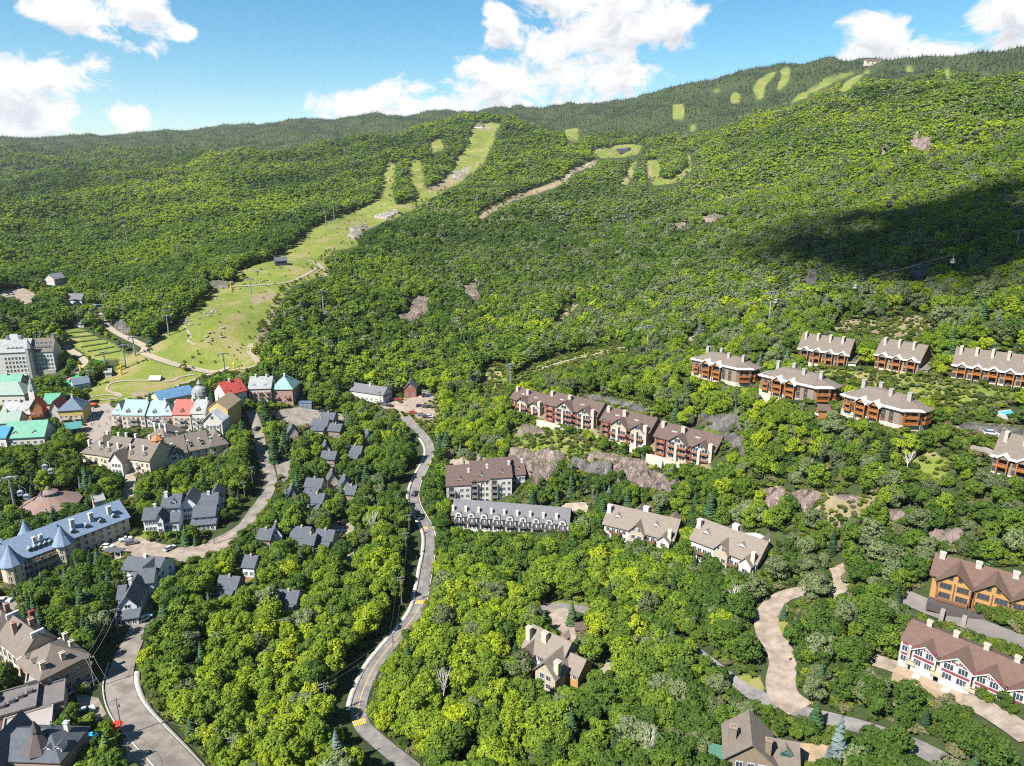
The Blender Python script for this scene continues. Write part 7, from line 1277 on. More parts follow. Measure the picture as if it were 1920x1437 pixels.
for k in range(22):
    rr = random.Random(100 + k); x, y = rr.uniform(166, 208), rr.uniform(762, 822)
    if k > 17: x, y = [(480, 812), (1480, 1240), (505, 890), (498, 870)][k - 18]
    p = spot(x, y)[0]; nm, me = PM[k % 5]; o = link('person', me, loc=(p[0], p[1], p[2] + 0.12), rot=(0, 0, rr.uniform(0, 6.28))); where = 'on the beige village plaza' if k < 18 else ['on the lane by the teal corner house', 'on the S-shaped gravel drive', 'in the middle of the pale lane', 'on the lane near the asphalt stub'][k - 18]
    tag(o, 'person in a ' + nm + ' top and dark trousers ' + where, 'person', 'people strolling on the plaza' if k < 18 else 'people walking on lanes')
# ---------------------------------------------------------------- garden bushes (crowns are planted once the leaf meshes exist)
BUSHES = [(1706,1238,2.2),(1728,1246,2.6),(1736,1252,2.2),(1768,1270,2.4),(1780,1278,2.8),(1792,1284,2.2),(1828,1298,2.6),(1840,1308,3.0),(1852,1316,2.4),(1884,1330,2.6),(1898,1338,2.2),(1700,1166,2.4),(1735,1176,2.0),(1770,1188,2.6),(1800,1196,2.2),(1840,1206,2.8),(1870,1220,2.2),(1900,1232,2.6),(1066,1210,1.8),(1520,795,3.0),(1560,772,3.0),(1400,735,2.6),(1640,818,2.4),(1700,812,2.6)]
# ---------------------------------------------------------------- bare trees
def bare_tree(px, py, h, label):
    p = spot(px, py)[0]; e = empty('bare_tree', p, random.uniform(0, 6)); tag(e, label, 'tree'); rng = random.Random(int(px)); mb = MB(); mb.bar((0, 0, -0.5), (0.2, 0.1, h * 0.55), 0.16, 6, r2=0.1); mb.build('trunk', birch_m, e); mb = MB()
    for k in range(22):
        z = h * rng.uniform(0.3, 0.6); a = rng.uniform(0, 6.28); q = Vector((math.cos(a) * h * rng.uniform(0.1, 0.24), math.sin(a) * h * rng.uniform(0.1, 0.24), h * rng.uniform(0.62, 1.0))); b = Vector((0.15, 0.08, z)); mb.bar(b, q, 0.07, 4, r2=0.02)
        for j in range(2): mb.bar(b + (q - b) * 0.6, q + Vector((rng.uniform(-0.8, 0.8), rng.uniform(-0.8, 0.8), rng.uniform(-0.2, 0.9))), 0.035, 3, r2=0.015)
    mb.build('branches', birch_m, e); keep_clear([(px - 6, py - h * 5.5), (px + 6, py - h * 5.5), (px + 5, py - h * 2), (px - 5, py - h * 2)], math.hypot(p[0], p[1]))
for x, y, h, lb in ((832,1330,13,'bare pale-branched tree among lime-green maples'),(1700,888,8,'leafless white-branched shrub tree on the open slope'),(1372,1148,9,'bare pale trunk in the dark wood beside the gravel drive'),(1215,1440,11,'white bare birch at the bottom edge, right of the maples'),(700,1015,13,'grey leafless-topped tree by the small pale lot'),): bare_tree(x, y, h, lb)
# ---------------------------------------------------------------- passing cloud that shades the hillside
def cloud_material():
    m = bpy.data.materials.new('thin_cloud'); m.use_nodes = True; N, L = m.node_tree.nodes, m.node_tree.links; N.clear(); o = N.new('ShaderNodeOutputMaterial'); d = N.new('ShaderNodeBsdfDiffuse'); d.inputs['Color'].default_value = (0.9, 0.9, 0.9, 1); t = N.new('ShaderNodeBsdfTransparent'); x = N.new('ShaderNodeMixShader'); x.inputs[0].default_value = 0.055; L.new(t.outputs[0], x.inputs[1]); L.new(d.outputs[0], x.inputs[2]); L.new(x.outputs[0], o.inputs['Surface']); return m
def cloud():
    poly = [(1970,345),(1840,368),(1720,396),(1620,416),(1530,430),(1460,455),(1400,474),(1440,490),(1500,500),(1600,522),(1740,540),(1970,560)]; rng = random.Random(3); pts = []
    for k in range(420):
        x, y = rng.uniform(1290, 1960), rng.uniform(335, 570)
        if in_poly(np.array([x]), np.array([y]), poly)[0]:
            p = spot(x, y)[0]; pts.append(Vector(p))
    H = 1150.0; bm = bmesh.new(); c = None; cc = []
    for p in pts: q = p + TO_SUN * ((H - p.z) / TO_SUN.z); cc.append(q)
    c = sum(cc, Vector()) / len(cc)
    for q in cc[:170]:
        r = rng.uniform(24, 52); m = Matrix.Translation(q - c + Vector((0, 0, rng.uniform(-6, 14)))) @ Matrix.Diagonal((r, r, r * 0.6, 1)); bmesh.ops.create_icosphere(bm, subdivisions=2, radius=1.0, matrix=m)
    for v in bm.verts: v.co += Vector((rng.uniform(-3, 3), rng.uniform(-3, 3), rng.uniform(-2, 2)))
    me = bpy.data.meshes.new('cloud'); bm.to_mesh(me); bm.free(); me.materials.append(cloud_material()); me.polygons.foreach_set('use_smooth', [True] * len(me.polygons))
    o = link('cloud', me, loc=c); tag(o, 'white cumulus cloud high overhead whose shadow darkens the right hillside', 'cloud')
cloud()
# ---------------------------------------------------------------- trees
def leaf_material(name, rough=0.7, trans=0.42):
    m = bpy.data.materials.new(name); m.use_nodes = True; nt = m.node_tree; N, L = nt.nodes, nt.links; N.clear()
    at = N.new('ShaderNodeAttribute'); at.attribute_type = 'INSTANCER'; at.attribute_name = 'tint'
    va = N.new('ShaderNodeAttribute'); va.attribute_name = 'shade'
    vm = N.new('ShaderNodeMix'); vm.data_type = 'RGBA'; vm.blend_type = 'MULTIPLY'; vm.inputs['Factor'].default_value = 1.0
    L.new(at.outputs['Color'], vm.inputs['A']); L.new(va.outputs['Color'], vm.inputs['B'])
    d = N.new('ShaderNodeBsdfDiffuse'); t = N.new('ShaderNodeBsdfTranslucent'); mx = N.new('ShaderNodeMixShader'); mx.inputs[0].default_value = trans
    o = N.new('ShaderNodeOutputMaterial'); L.new(vm.outputs['Result'], d.inputs['Color']); L.new(vm.outputs['Result'], t.inputs['Color']); L.new(d.outputs[0], mx.inputs[1]); L.new(t.outputs[0], mx.inputs[2]); L.new(mx.outputs[0], o.inputs['Surface'])
    return m
leaf_m = leaf_material('broad_leaves'); needle_m = leaf_material('needles', trans=0.12)
def cards(C, Nn, size, rng, aspect=0.75, jit=0.5):
    """small irregular leaf-spray faces at centres C facing roughly Nn"""
    n = len(C); Nn = Nn + rng.normal(0, jit, Nn.shape); Nn /= np.linalg.norm(Nn, axis=1, keepdims=True)
    a = np.cross(Nn, rng.normal(0, 1, Nn.shape)); a /= np.linalg.norm(a, axis=1, keepdims=True); b = np.cross(Nn, a)
    s = size * rng.uniform(0.65, 1.35, (n, 1)); k = rng.uniform(0.7, 1.3, (n, 4, 1))
    V = np.stack([C + a * s * k[:, 0], C + b * s * aspect * k[:, 1] - Nn * s * 0.18, C - a * s * k[:, 2], C - b * s * aspect * k[:, 3] - Nn * s * 0.18], 1)
    return V.reshape(-1, 3)
def crown_mesh(name, seed, nl, per, size, shape='round', core=True):
    rng = np.random.default_rng(seed); Ls = []
    for k in range(nl):      # lumps through the crown volume
        for _ in range(40):
            p = rng.normal(0, 1, 3); p /= np.linalg.norm(p); p *= rng.uniform(0.35, 1.0) ** 0.5
            c = p * np.array([0.27, 0.27, 0.27 if shape == 'round' else 0.34]); c[2] += 0.62
            if all(np.linalg.norm(c - q) > 0.13 for q, _ in Ls): break
        Ls.append((c, rng.uniform(0.11, 0.17) * (1.0 if c[2] < 0.75 else 0.9)))
    C = []; Nn = []
    for c, r in Ls:
        d = rng.normal(0, 1, (per * 3, 3)); d /= np.linalg.norm(d, axis=1, keepdims=True); p = c + d * r * rng.uniform(0.75, 1.08, (len(d), 1)) * np.array([1, 1, 0.85])
        ok = np.ones(len(p), bool)
        for q, s in Ls:
            if q is not c: ok &= np.linalg.norm(p - q, axis=1) > s * 0.82
        ok &= (d[:, 2] > -0.75)
        p = p[ok][:per]; d = d[ok][:per]; C.append(p); Nn.append(d + np.array([0, 0, 0.35]))
    C = np.concatenate(C); Nn = np.concatenate(Nn); V = cards(C, Nn, size, rng); n = len(C)
    F = np.arange(n * 4).reshape(n, 4)
    if core:                 # inner twigs and leaves that close the crown
        t = rng.normal(0, 1, (nl * 6, 3)); t /= np.linalg.norm(t, axis=1, keepdims=True); q = t * 0.2 * rng.uniform(0.5, 1, (len(t), 1)) + [0, 0, 0.6]
        V2 = cards(q, t, size * 1.9, rng); F = np.r_[F, np.arange(len(q) * 4).reshape(-1, 4) + len(V)]; V = np.r_[V, V2]
    me = np_mesh(name, V, F, leaf_m, smooth=False)
    sh = np.repeat(rng.uniform(0.72, 1.28, len(F)), 4); hue = np.repeat(rng.uniform(0.85, 1.15, len(F)), 4)
    col = np.stack([sh * hue, sh, sh / hue, np.ones_like(sh)], 1).astype(np.float32); at = me.color_attributes.new('shade', 'FLOAT_COLOR', 'POINT'); at.data.foreach_set('color', col.ravel())
    return me
def conifer_mesh(name, seed, tiers, per, width=0.19):
    rng = np.random.default_rng(seed); V = []; F = []; S_ = []
    for k in range(tiers):
        f = k / (tiers - 1); z = 0.10 + 0.86 * f; R = width * (1 - f) ** 0.85 + 0.012; n = max(4, int(per * (1 - 0.55 * f)))
        for j in range(n):
            t = 2 * math.pi * (j + rng.uniform(-0.3, 0.3)) / n + k * 0.7; r = R * rng.uniform(0.75, 1.18); w = r * rng.uniform(0.34, 0.55) + 0.012; dz = r * rng.uniform(0.25, 0.55)
            u = np.array([math.cos(t), math.sin(t), 0]); s = np.array([-u[1], u[0], 0]); b = np.array([0, 0, z + rng.uniform(-0.015, 0.015)])
            i = len(V); tip = u * r + b - [0, 0, dz]; V += [b + [0, 0, 0.03], b + u * r * 0.6 + s * w - [0, 0, dz * 0.75], tip, b + u * r * 0.6 - s * w - [0, 0, dz * 0.75]]; F.append((i, i + 1, i + 2, i + 3)); S_.append(rng.uniform(0.7, 1.3))
    me = np_mesh(name, np.array(V), np.array(F), needle_m, smooth=False); sh = np.repeat(S_, 4)
    col = np.stack([sh, sh, sh, np.ones_like(sh)], 1).astype(np.float32); at = me.color_attributes.new('shade', 'FLOAT_COLOR', 'POINT'); at.data.foreach_set('color', col.ravel())
    return me
def trunk_mesh(name, seed, m, limbs=True, h=0.62, r=0.02):
    rng = random.Random(seed); mb = MB(); x = y = 0; p = (0, 0, -0.06)
    for k in range(3):
        q = (p[0] + rng.uniform(-0.015, 0.015), p[1] + rng.uniform(-0.015, 0.015), (k + 1) / 3 * h); mb.bar(p, q, r * (1 - 0.25 * k), 6, r2=r * (1 - 0.25 * (k + 1))); p = q
    if limbs:
        for k in range(5):
            t = rng.uniform(0, 6.28); z = h * rng.uniform(0.5, 0.95); mb.bar((0, 0, z), (0.2 * math.cos(t), 0.2 * math.sin(t), z + rng.uniform(0.08, 0.22)), r * 0.4, 4, r2=r * 0.12)
    return mb.mesh(name, m)
BL_NEAR = [crown_mesh('crown', 11 + k, 15, 120, 0.033, 'round' if k % 2 else 'tall') for k in range(6)]
BL_MID = [crown_mesh('crown', 31 + k, 10, 30, 0.062, 'round' if k % 2 else 'tall') for k in range(4)]
BL_FAR = [crown_mesh('crown', 51 + k, 7, 13, 0.095, 'round', core=False) for k in range(4)]
CO_NEAR = [conifer_mesh('crown', 71 + k, 15, 15, (0.19, 0.16, 0.22)[k % 3]) for k in range(3)]
CO_FAR = [conifer_mesh('crown', 81 + k, 7, 7, 0.19) for k in range(3)]
BL_TRUNK = [trunk_mesh('trunk', k, bark_m) for k in range(2)] + [trunk_mesh('trunk', 9, birch_m, r=0.014, h=0.8)]
CO_TRUNK = trunk_mesh('trunk', 5, bark_m, limbs=False, h=0.9, r=0.016)
def scatter():
    P = []
    r = 105.0
    while r < 4700:
        s = float(np.interp(r, [100, 250, 430, 1000, 2900], [3.5, 3.9, 4.4, 5.2, 12]))
        n = int(1.44 * r / s); a = -0.72 + 1.44 * (np.arange(n) + RNG.uniform(-0.45, 0.45, n)) / n; rr = r + RNG.uniform(-0.5, 0.5, n) * s
        P.append(np.stack([a, rr, np.full(n, s)], 1)); r += s * 0.9
    P = np.concatenate(P); az, rr, s = P.T; x = rr * np.sin(az); y = rr * np.cos(az); z = ground(x, y)
    # drop what the ground hides
    ta = (np.clip(az, -0.859, 0.859) + 0.86) / 1.72 * (len(_TA) - 1); tan = (_TZ - CAMZ) / np.exp(_TR)[None]; cm = np.maximum.accumulate(tan, axis=1)
    j = np.clip(((np.log(rr * 0.985) - _TR[0]) / (_TR[-1] - _TR[0]) * (len(_TR) - 1)).astype(int), 0, len(_TR) - 1)
    vis = (z + 16 - CAMZ) / rr > cm[np.round(ta).astype(int), j]
    g, d = cover(az, np.log(rr)); ok = vis & ~g & ~d
    u, v, dep = project(x, y, z); ok &= (u > -160) & (u < 2080) & (v < 1640)
    x, y, z, rr, u, v, dep, s = [q[ok] for q in (x, y, z, rr, u, v, dep, s)]
    off = np.zeros(len(x), bool)
    near = np.nonzero(rr < 760)[0]
    for poly in KEEP_OFF:
        lo = poly.min(0); hi = poly.max(0); k = near[(x[near] >= lo[0]) & (x[near] <= hi[0]) & (y[near] >= lo[1]) & (y[near] <= hi[1])]
        if len(k): off[k] |= in_poly(x[k], y[k], [tuple(p) for p in poly])
    ok = ~off
    return [q[ok] for q in (x, y, z, rr, u, v, dep, s)]
# what grows where: photo ellipse (x, y, rx, ry) -> conifer share, lime brightness, paleness, height factor
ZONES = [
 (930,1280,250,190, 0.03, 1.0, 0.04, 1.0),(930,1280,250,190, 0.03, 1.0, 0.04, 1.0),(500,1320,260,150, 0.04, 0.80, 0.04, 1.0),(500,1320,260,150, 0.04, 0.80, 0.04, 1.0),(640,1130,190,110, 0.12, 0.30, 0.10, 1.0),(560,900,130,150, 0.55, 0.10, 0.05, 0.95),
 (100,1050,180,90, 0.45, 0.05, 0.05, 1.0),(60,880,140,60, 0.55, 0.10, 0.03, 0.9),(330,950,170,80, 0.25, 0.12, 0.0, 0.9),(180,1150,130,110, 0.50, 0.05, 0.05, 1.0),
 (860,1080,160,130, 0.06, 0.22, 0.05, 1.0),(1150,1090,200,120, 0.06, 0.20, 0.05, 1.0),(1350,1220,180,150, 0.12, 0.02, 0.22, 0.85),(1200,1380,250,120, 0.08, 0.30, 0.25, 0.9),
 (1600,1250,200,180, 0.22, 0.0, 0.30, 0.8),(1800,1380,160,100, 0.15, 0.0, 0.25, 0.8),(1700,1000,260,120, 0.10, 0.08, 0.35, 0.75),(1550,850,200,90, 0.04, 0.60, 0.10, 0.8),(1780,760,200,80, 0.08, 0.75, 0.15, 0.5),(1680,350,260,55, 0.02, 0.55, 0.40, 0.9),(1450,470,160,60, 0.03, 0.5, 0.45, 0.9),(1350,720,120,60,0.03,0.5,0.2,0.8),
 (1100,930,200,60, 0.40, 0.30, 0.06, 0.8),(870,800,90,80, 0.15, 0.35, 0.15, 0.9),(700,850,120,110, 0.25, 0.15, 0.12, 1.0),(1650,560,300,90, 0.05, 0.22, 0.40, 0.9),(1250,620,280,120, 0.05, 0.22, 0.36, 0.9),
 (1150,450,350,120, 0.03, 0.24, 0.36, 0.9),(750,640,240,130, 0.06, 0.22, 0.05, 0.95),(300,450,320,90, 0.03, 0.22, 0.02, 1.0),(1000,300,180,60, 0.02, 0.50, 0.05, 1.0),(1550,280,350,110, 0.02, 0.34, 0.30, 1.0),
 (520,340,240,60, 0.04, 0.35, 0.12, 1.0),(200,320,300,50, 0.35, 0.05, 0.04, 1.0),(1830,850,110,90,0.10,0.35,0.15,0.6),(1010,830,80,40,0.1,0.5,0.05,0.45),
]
def plant():
    x, y, z, rr, u, v, dep, s = scatter(); n = len(x)
    W = np.full(n, 0.15); con = np.full(n, 0.06 * 0.15); lime = np.full(n, 0.25 * 0.15); pale = np.full(n, 0.08 * 0.15); hf = np.full(n, 0.15)
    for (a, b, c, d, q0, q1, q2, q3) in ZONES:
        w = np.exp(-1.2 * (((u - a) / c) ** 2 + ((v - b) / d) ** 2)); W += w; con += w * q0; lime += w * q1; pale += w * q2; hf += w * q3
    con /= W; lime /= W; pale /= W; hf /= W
    # spruce takes over high on the mountain and on the far ridges
    nb = fbm(x / 260, y / 260, 9) - 0.5; far = np.where(u > 1000, np.clip((rr - 2000 + nb * 500) / 250, 0, 1), np.clip((rr - 2450 + nb * 500) / 300, 0, 1)); high = far * np.clip((z - 190 + nb * 120) / 70, 0, 1); con = con + (0.95 - con) * high
    n1 = fbm(x / 45, y / 45, 21); n2 = fbm(x / 130, y / 130, 33); n3 = fbm(x / 28, y / 28, 45); n4 = fbm(x / 380, y / 380, 57)
    iscon = RNG.uniform(0, 1, n) < np.clip(np.maximum(con * (0.3 + 1.4 * n3), high * 0.97), 0, 1)
    iscon |= high > 0.85
    base = np.interp(rr, [120, 250, 430, 1000, 2600], [8.0, 8.6, 9.4, 11.0, 14.5]); h = base * hf * RNG.uniform(0.58, 1.36, n) * np.where(iscon, np.where(rr > 1500, 0.72, 1.18), 1.0)
    dens = np.clip(0.84 + 0.9 * (n1 - 0.42), 0.45, 1); keep = RNG.uniform(0, 1, n) < dens
    # stay out of the sight lines to houses, roads and runs
    cr = 0.32 * h * np.where(iscon, 0.6, 1.0); hit = np.zeros(n, bool)
    for du, zz in ((0, 0.92), (0, 0.6), (-0.6, 0.6), (0.6, 0.6), (0, 0.3)):
        uu, vv, _ = project(x + du * cr, y, z + h * zz); i = np.clip(((vv + 16) / 4).astype(int), 0, CLEAR.shape[0] - 1); j = np.clip(((uu + 16) / 4).astype(int), 0, CLEAR.shape[1] - 1)
        hit |= (CLEAR[i, j] > rr - 4) & (np.abs(CLEAR[i, j] - rr) < 0.55 * rr)
    # smaller growth may stay where a tall tree would hide something
    small = np.zeros(n, bool)
    for f in (0.68, 0.42, 0.24):
        h2 = np.zeros(n, bool)
        for du, zz in ((0, 0.92), (-0.6, 0.5), (0.6, 0.5)):
            uu, vv, _ = project(x + du * cr * f, y, z + h * f * zz); i = np.clip(((vv + 16) / 4).astype(int), 0, CLEAR.shape[0] - 1); j = np.clip(((uu + 16) / 4).astype(int), 0, CLEAR.shape[1] - 1)
            h2 |= (CLEAR[i, j] > rr - 4) & (np.abs(CLEAR[i, j] - rr) < 0.55 * rr)
        ok = hit & ~h2; h = np.where(ok, h * f, h); small |= ok & (f < 0.6); hit &= ~ok
    keep &= ~hit
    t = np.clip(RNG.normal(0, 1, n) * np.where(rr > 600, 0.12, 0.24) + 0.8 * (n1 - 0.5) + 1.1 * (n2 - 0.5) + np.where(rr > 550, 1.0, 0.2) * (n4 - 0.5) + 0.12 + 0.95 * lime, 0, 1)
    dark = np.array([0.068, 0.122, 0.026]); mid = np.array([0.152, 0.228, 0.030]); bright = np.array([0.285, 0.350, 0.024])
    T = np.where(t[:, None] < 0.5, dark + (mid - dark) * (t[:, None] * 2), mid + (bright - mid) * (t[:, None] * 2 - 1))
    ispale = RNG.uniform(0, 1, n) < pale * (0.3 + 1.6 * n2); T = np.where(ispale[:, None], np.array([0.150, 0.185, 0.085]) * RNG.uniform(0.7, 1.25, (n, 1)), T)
    T = np.where(iscon[:, None], np.array([0.030, 0.058, 0.026]) * RNG.uniform(0.7, 1.5, (n, 1)), T)
    T = np.where((iscon & (rr > 1500))[:, None], np.array([0.026, 0.049, 0.026]) * RNG.uniform(0.7, 1.4, (n, 1)), T)
    blue = iscon & (RNG.uniform(0, 1, n) < 0.06) & (rr < 420); T = np.where(blue[:, None], np.array([0.085, 0.118, 0.105]), T)
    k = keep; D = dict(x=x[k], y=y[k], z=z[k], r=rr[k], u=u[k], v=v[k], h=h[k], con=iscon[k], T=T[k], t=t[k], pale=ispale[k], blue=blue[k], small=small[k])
    return D
FOREST = plant()
def instancer(name, protos, sel, idx, label, cat=None):
    """one object: points that carry the trees by geometry nodes"""
    D = FOREST; n = len(sel)
    me = bpy.data.meshes.new(name); me.vertices.add(n); P = np.stack([D['x'][sel], D['y'][sel], D['z'][sel] - 0.15], 1).astype(np.float32); me.vertices.foreach_set('co', P.ravel())
    def attr(nm, tp, arr, key):
        a = me.attributes.new(nm, tp, 'POINT'); a.data.foreach_set(key, np.ascontiguousarray(arr).ravel())
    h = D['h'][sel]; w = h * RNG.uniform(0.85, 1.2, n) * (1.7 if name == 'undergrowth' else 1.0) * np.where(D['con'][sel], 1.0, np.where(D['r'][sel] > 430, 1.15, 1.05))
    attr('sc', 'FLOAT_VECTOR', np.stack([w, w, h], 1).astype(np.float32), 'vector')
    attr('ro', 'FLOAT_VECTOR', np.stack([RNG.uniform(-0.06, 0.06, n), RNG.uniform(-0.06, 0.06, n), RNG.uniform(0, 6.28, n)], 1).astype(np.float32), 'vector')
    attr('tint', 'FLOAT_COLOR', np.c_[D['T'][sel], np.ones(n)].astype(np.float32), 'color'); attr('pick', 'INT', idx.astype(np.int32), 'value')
    col = bpy.data.collections.new(name + '_kinds')
    for k, o in enumerate(protos): col.objects.link(o)
    ng = bpy.data.node_groups.new(name, 'GeometryNodeTree'); ng.interface.new_socket('Geometry', in_out='INPUT', socket_type='NodeSocketGeometry'); ng.interface.new_socket('Geometry', in_out='OUTPUT', socket_type='NodeSocketGeometry')
    N, L = ng.nodes, ng.links; gi = N.new('NodeGroupInput'); go = N.new('NodeGroupOutput'); ip = N.new('GeometryNodeInstanceOnPoints'); ci = N.new('GeometryNodeCollectionInfo'); ci.inputs['Collection'].default_value = col; ci.inputs['Separate Children'].default_value = True; ci.inputs['Reset Children'].default_value = True
    def named(nm, tp): a = N.new('GeometryNodeInputNamedAttribute'); a.data_type = tp; a.inputs['Name'].default_value = nm; return a.outputs['Attribute']
    mp = N.new('GeometryNodeMeshToPoints'); L.new(gi.outputs[0], mp.inputs['Mesh']); L.new(mp.outputs[0], ip.inputs['Points']); L.new(ci.outputs[0], ip.inputs['Instance']); ip.inputs['Pick Instance'].default_value = True
    L.new(named('pick', 'INT'), ip.inputs['Instance Index']); L.new(named('sc', 'FLOAT_VECTOR'), ip.inputs['Scale'])
    er = N.new('FunctionNodeEulerToRotation'); L.new(named('ro', 'FLOAT_VECTOR'), er.inputs[0]); L.new(er.outputs[0], ip.inputs['Rotation']); L.new(ip.outputs[0], go.inputs[0])
    o = link(name, me); md = o.modifiers.new('scatter', 'NODES'); md.node_group = ng
    tag(o, label, cat, kind='stuff'); return o
def joined(name, crown, trunk):
    bm = bmesh.new(); bm.from_mesh(crown); me = bpy.data.meshes.new(name); nf = len(bm.faces)
    bm.from_mesh(trunk); bm.faces.ensure_lookup_table()
    lay = bm.verts.layers.float_color.get('shade')
    for f in bm.faces[nf:]: f.material_index = 1
    bm.to_mesh(me); bm.free(); me.materials.append(crown.materials[0]); me.materials.append(trunk.materials[0]); return bpy.data.objects.new(name, me)
def grow():
    D = FOREST; n = len(D['x']); inframe = (D['u'] > 4) & (D['u'] < 1916) & (D['v'] < 1500)
    size = D['h'] / D['r']
    def top(mask, m):
        k = np.nonzero(mask & inframe)[0]; return k[np.argsort(-size[k])][:m]
    ib = top(~D['con'] & ~D['small'], 300); ic = top(D['con'] & ~D['small'], 180); single = np.zeros(n, bool); single[ib] = True; single[ic] = True
    marks = LANDMARKS
    for i in np.r_[ib, ic]:
        con = bool(D['con'][i]); tn = 'spruce_tree' if con else 'broadleaf_tree'
        e = empty(tn, (D['x'][i], D['y'][i], D['z'][i] - 0.15), random.uniform(0, 6.28))
        w = D['h'][i] * random.uniform(0.95, 1.2); tr = CO_TRUNK if con else BL_TRUNK[2 if D['pale'][i] else i % 2]; cr = CO_NEAR[i % 3] if con else BL_NEAR[i % 6]
        for nm, me in (('trunk', tr), ('crown', cr)):
            o = link(nm, me, e, scale=(w, w, D['h'][i]))
            if nm == 'crown': o['tint'] = [float(q) for q in D['T'][i]]
        u, v = D['u'][i], D['v'][i]; q = min(marks, key=lambda m: ((m[0] - u) / 1.0) ** 2 + ((m[1] - v) * 1.25) ** 2)
        if con: look = 'blue-grey spruce' if D['blue'][i] else ('tall dark spruce' if D['h'][i] > 10 else 'small dark spruce')
        elif D['pale'][i]: look = 'pale grey-green birch'
        else: look = ('bright lime-green' if D['t'][i] > 0.75 else 'fresh green' if D['t'][i] > 0.5 else 'mid-green' if D['t'][i] > 0.28 else 'dark green') + (' tall leafy tree' if D['h'][i] > 9.5 else ' leafy tree')
        tag(e, look + ' ' + q[2], 'tree', 'spruces among the houses' if con else 'leafy trees of the near woods')
    rest = ~single
    kb = np.nonzero(rest & ~D['con'])[0]; kc = np.nonzero(rest & D['con'])[0]
    pb = [joined('leafy_kind_%02d' % k, c, BL_TRUNK[k % 2]) for k, c in enumerate(BL_NEAR + BL_MID)] + [bpy.data.objects.new('leafy_kind_%02d' % (10 + k), c) for k, c in enumerate(BL_FAR)]
    rb = D['r'][kb]; pick = RNG.integers(0, 1000, len(kb)); idx = np.where(rb < 420, pick % 6, np.where(rb < 900, 6 + pick % 4, 10 + pick % 4))
    instancer('broadleaf_forest', pb, kb, idx, 'green leafy forest covering the mountainside and valley')
    pc = [joined('spruce_kind_%02d' % k, c, CO_TRUNK) for k, c in enumerate(CO_NEAR)] + [bpy.data.objects.new('spruce_kind_%02d' % (3 + k), c) for k, c in enumerate(CO_FAR)]
    rc = D['r'][kc]; pick = RNG.integers(0, 1000, len(kc)); idx = np.where(rc < 500, pick % 3, 3 + pick % 3)
    instancer('conifer_forest', pc, kc, idx, 'dark spruce forest on the upper mountain and far ridges')
    print('trees', len(ib), len(ic), len(kb), len(kc))


LANDMARKS = [(1180,1430,'at the bottom edge by the white bare birch'),(1120,1370,'halfway between the beige-roofed and green-decked houses'),(1300,1340,'below the diagonal lane, above the green-decked house'),(1240,1290,'inside the bend of the diagonal lane'),(1310,1430,'at the very left of the green-decked house'),(600,830,'at the topmost chalets by the lane end'),(680,880,'between the topmost chalets and the main road'),(520,930,'around the blue spruce and asphalt stub'),(20,860,'left of the round hall at the edge'),(150,890,'between the round hall and cream hotel'),(960,960,'behind the arched white condo'),(830,950,'between the main road and stepped condo'),(740,1230,'left of the lower main road'),(760,1290,'right of the lower main road'),(800,1180,'by the middle crosswalk'),(840,1040,'below the white arched condo'),(860,900,'near the stepped white condo'),(720,950,'left of the upper main road'),(690,1060,'beside the narrow gravel drive'),(560,880,'among the upper chalets'),(540,980,'among the middle chalets'),(560,1080,'below the lower chalet cluster'),(450,1200,'in the wood right of the curving road'),(300,1240,'beside the head of the curving road'),(400,1380,'in the wood above the bottom poles'),(560,1400,'at the bottom edge near the earth bank'),(640,1240,'in the wood left of the sidewalk'),(860,1400,'in the maple wood at the bottom edge'),(900,1200,'left of the beige-roofed house'),(1000,1350,'below the beige-roofed house'),(1130,1150,'beside the sunlit forecourt'),(1180,1250,'right of the beige-roofed house'),(1250,1400,'left of the green-decked house'),(1330,1180,'between the diagonal lane and S-shaped drive'),(1200,1070,'below the beige condos'),(1040,1060,'below the right end of the arched condo'),(1100,930,'between the long cliff and the beige condos'),(1450,1010,'right of the pale forecourt'),(1560,1000,'in the shrub slope above the S-shaped drive'),(1540,1150,'right of the S-shaped drive'),(1600,1290,'between drive and gravel lane'),(1560,1400,'by the brown earth yard'),(1750,1380,'below the townhouse lane'),(1850,1420,'in the bottom right corner'),(1650,1100,'left of the ochre chalet row'),(1880,1000,'behind the ochre chalet row'),(1800,1240,'beside the townhouse row'),(1700,940,'on the open slope below the bow-fronted condos'),(1500,840,'below the middle bow-fronted condo'),(1780,780,'between the timber condo rows'),(200,1080,'between the blue-roofed hotel and clapboard houses'),(120,1160,'above the brick inn'),(60,1230,'behind the brick inn'),(120,1390,'by the blue trampoline'),(60,1000,'by the blue-roofed hotel'),(330,920,'below the cream hotel'),(440,900,'left of the pale lane'),(380,1080,'below the gravel court'),(60,880,'between the emerald hall and round hall'),(1000,850,'on the bench below the terrace condos'),(1250,760,'behind the terrace condos')]
grow()
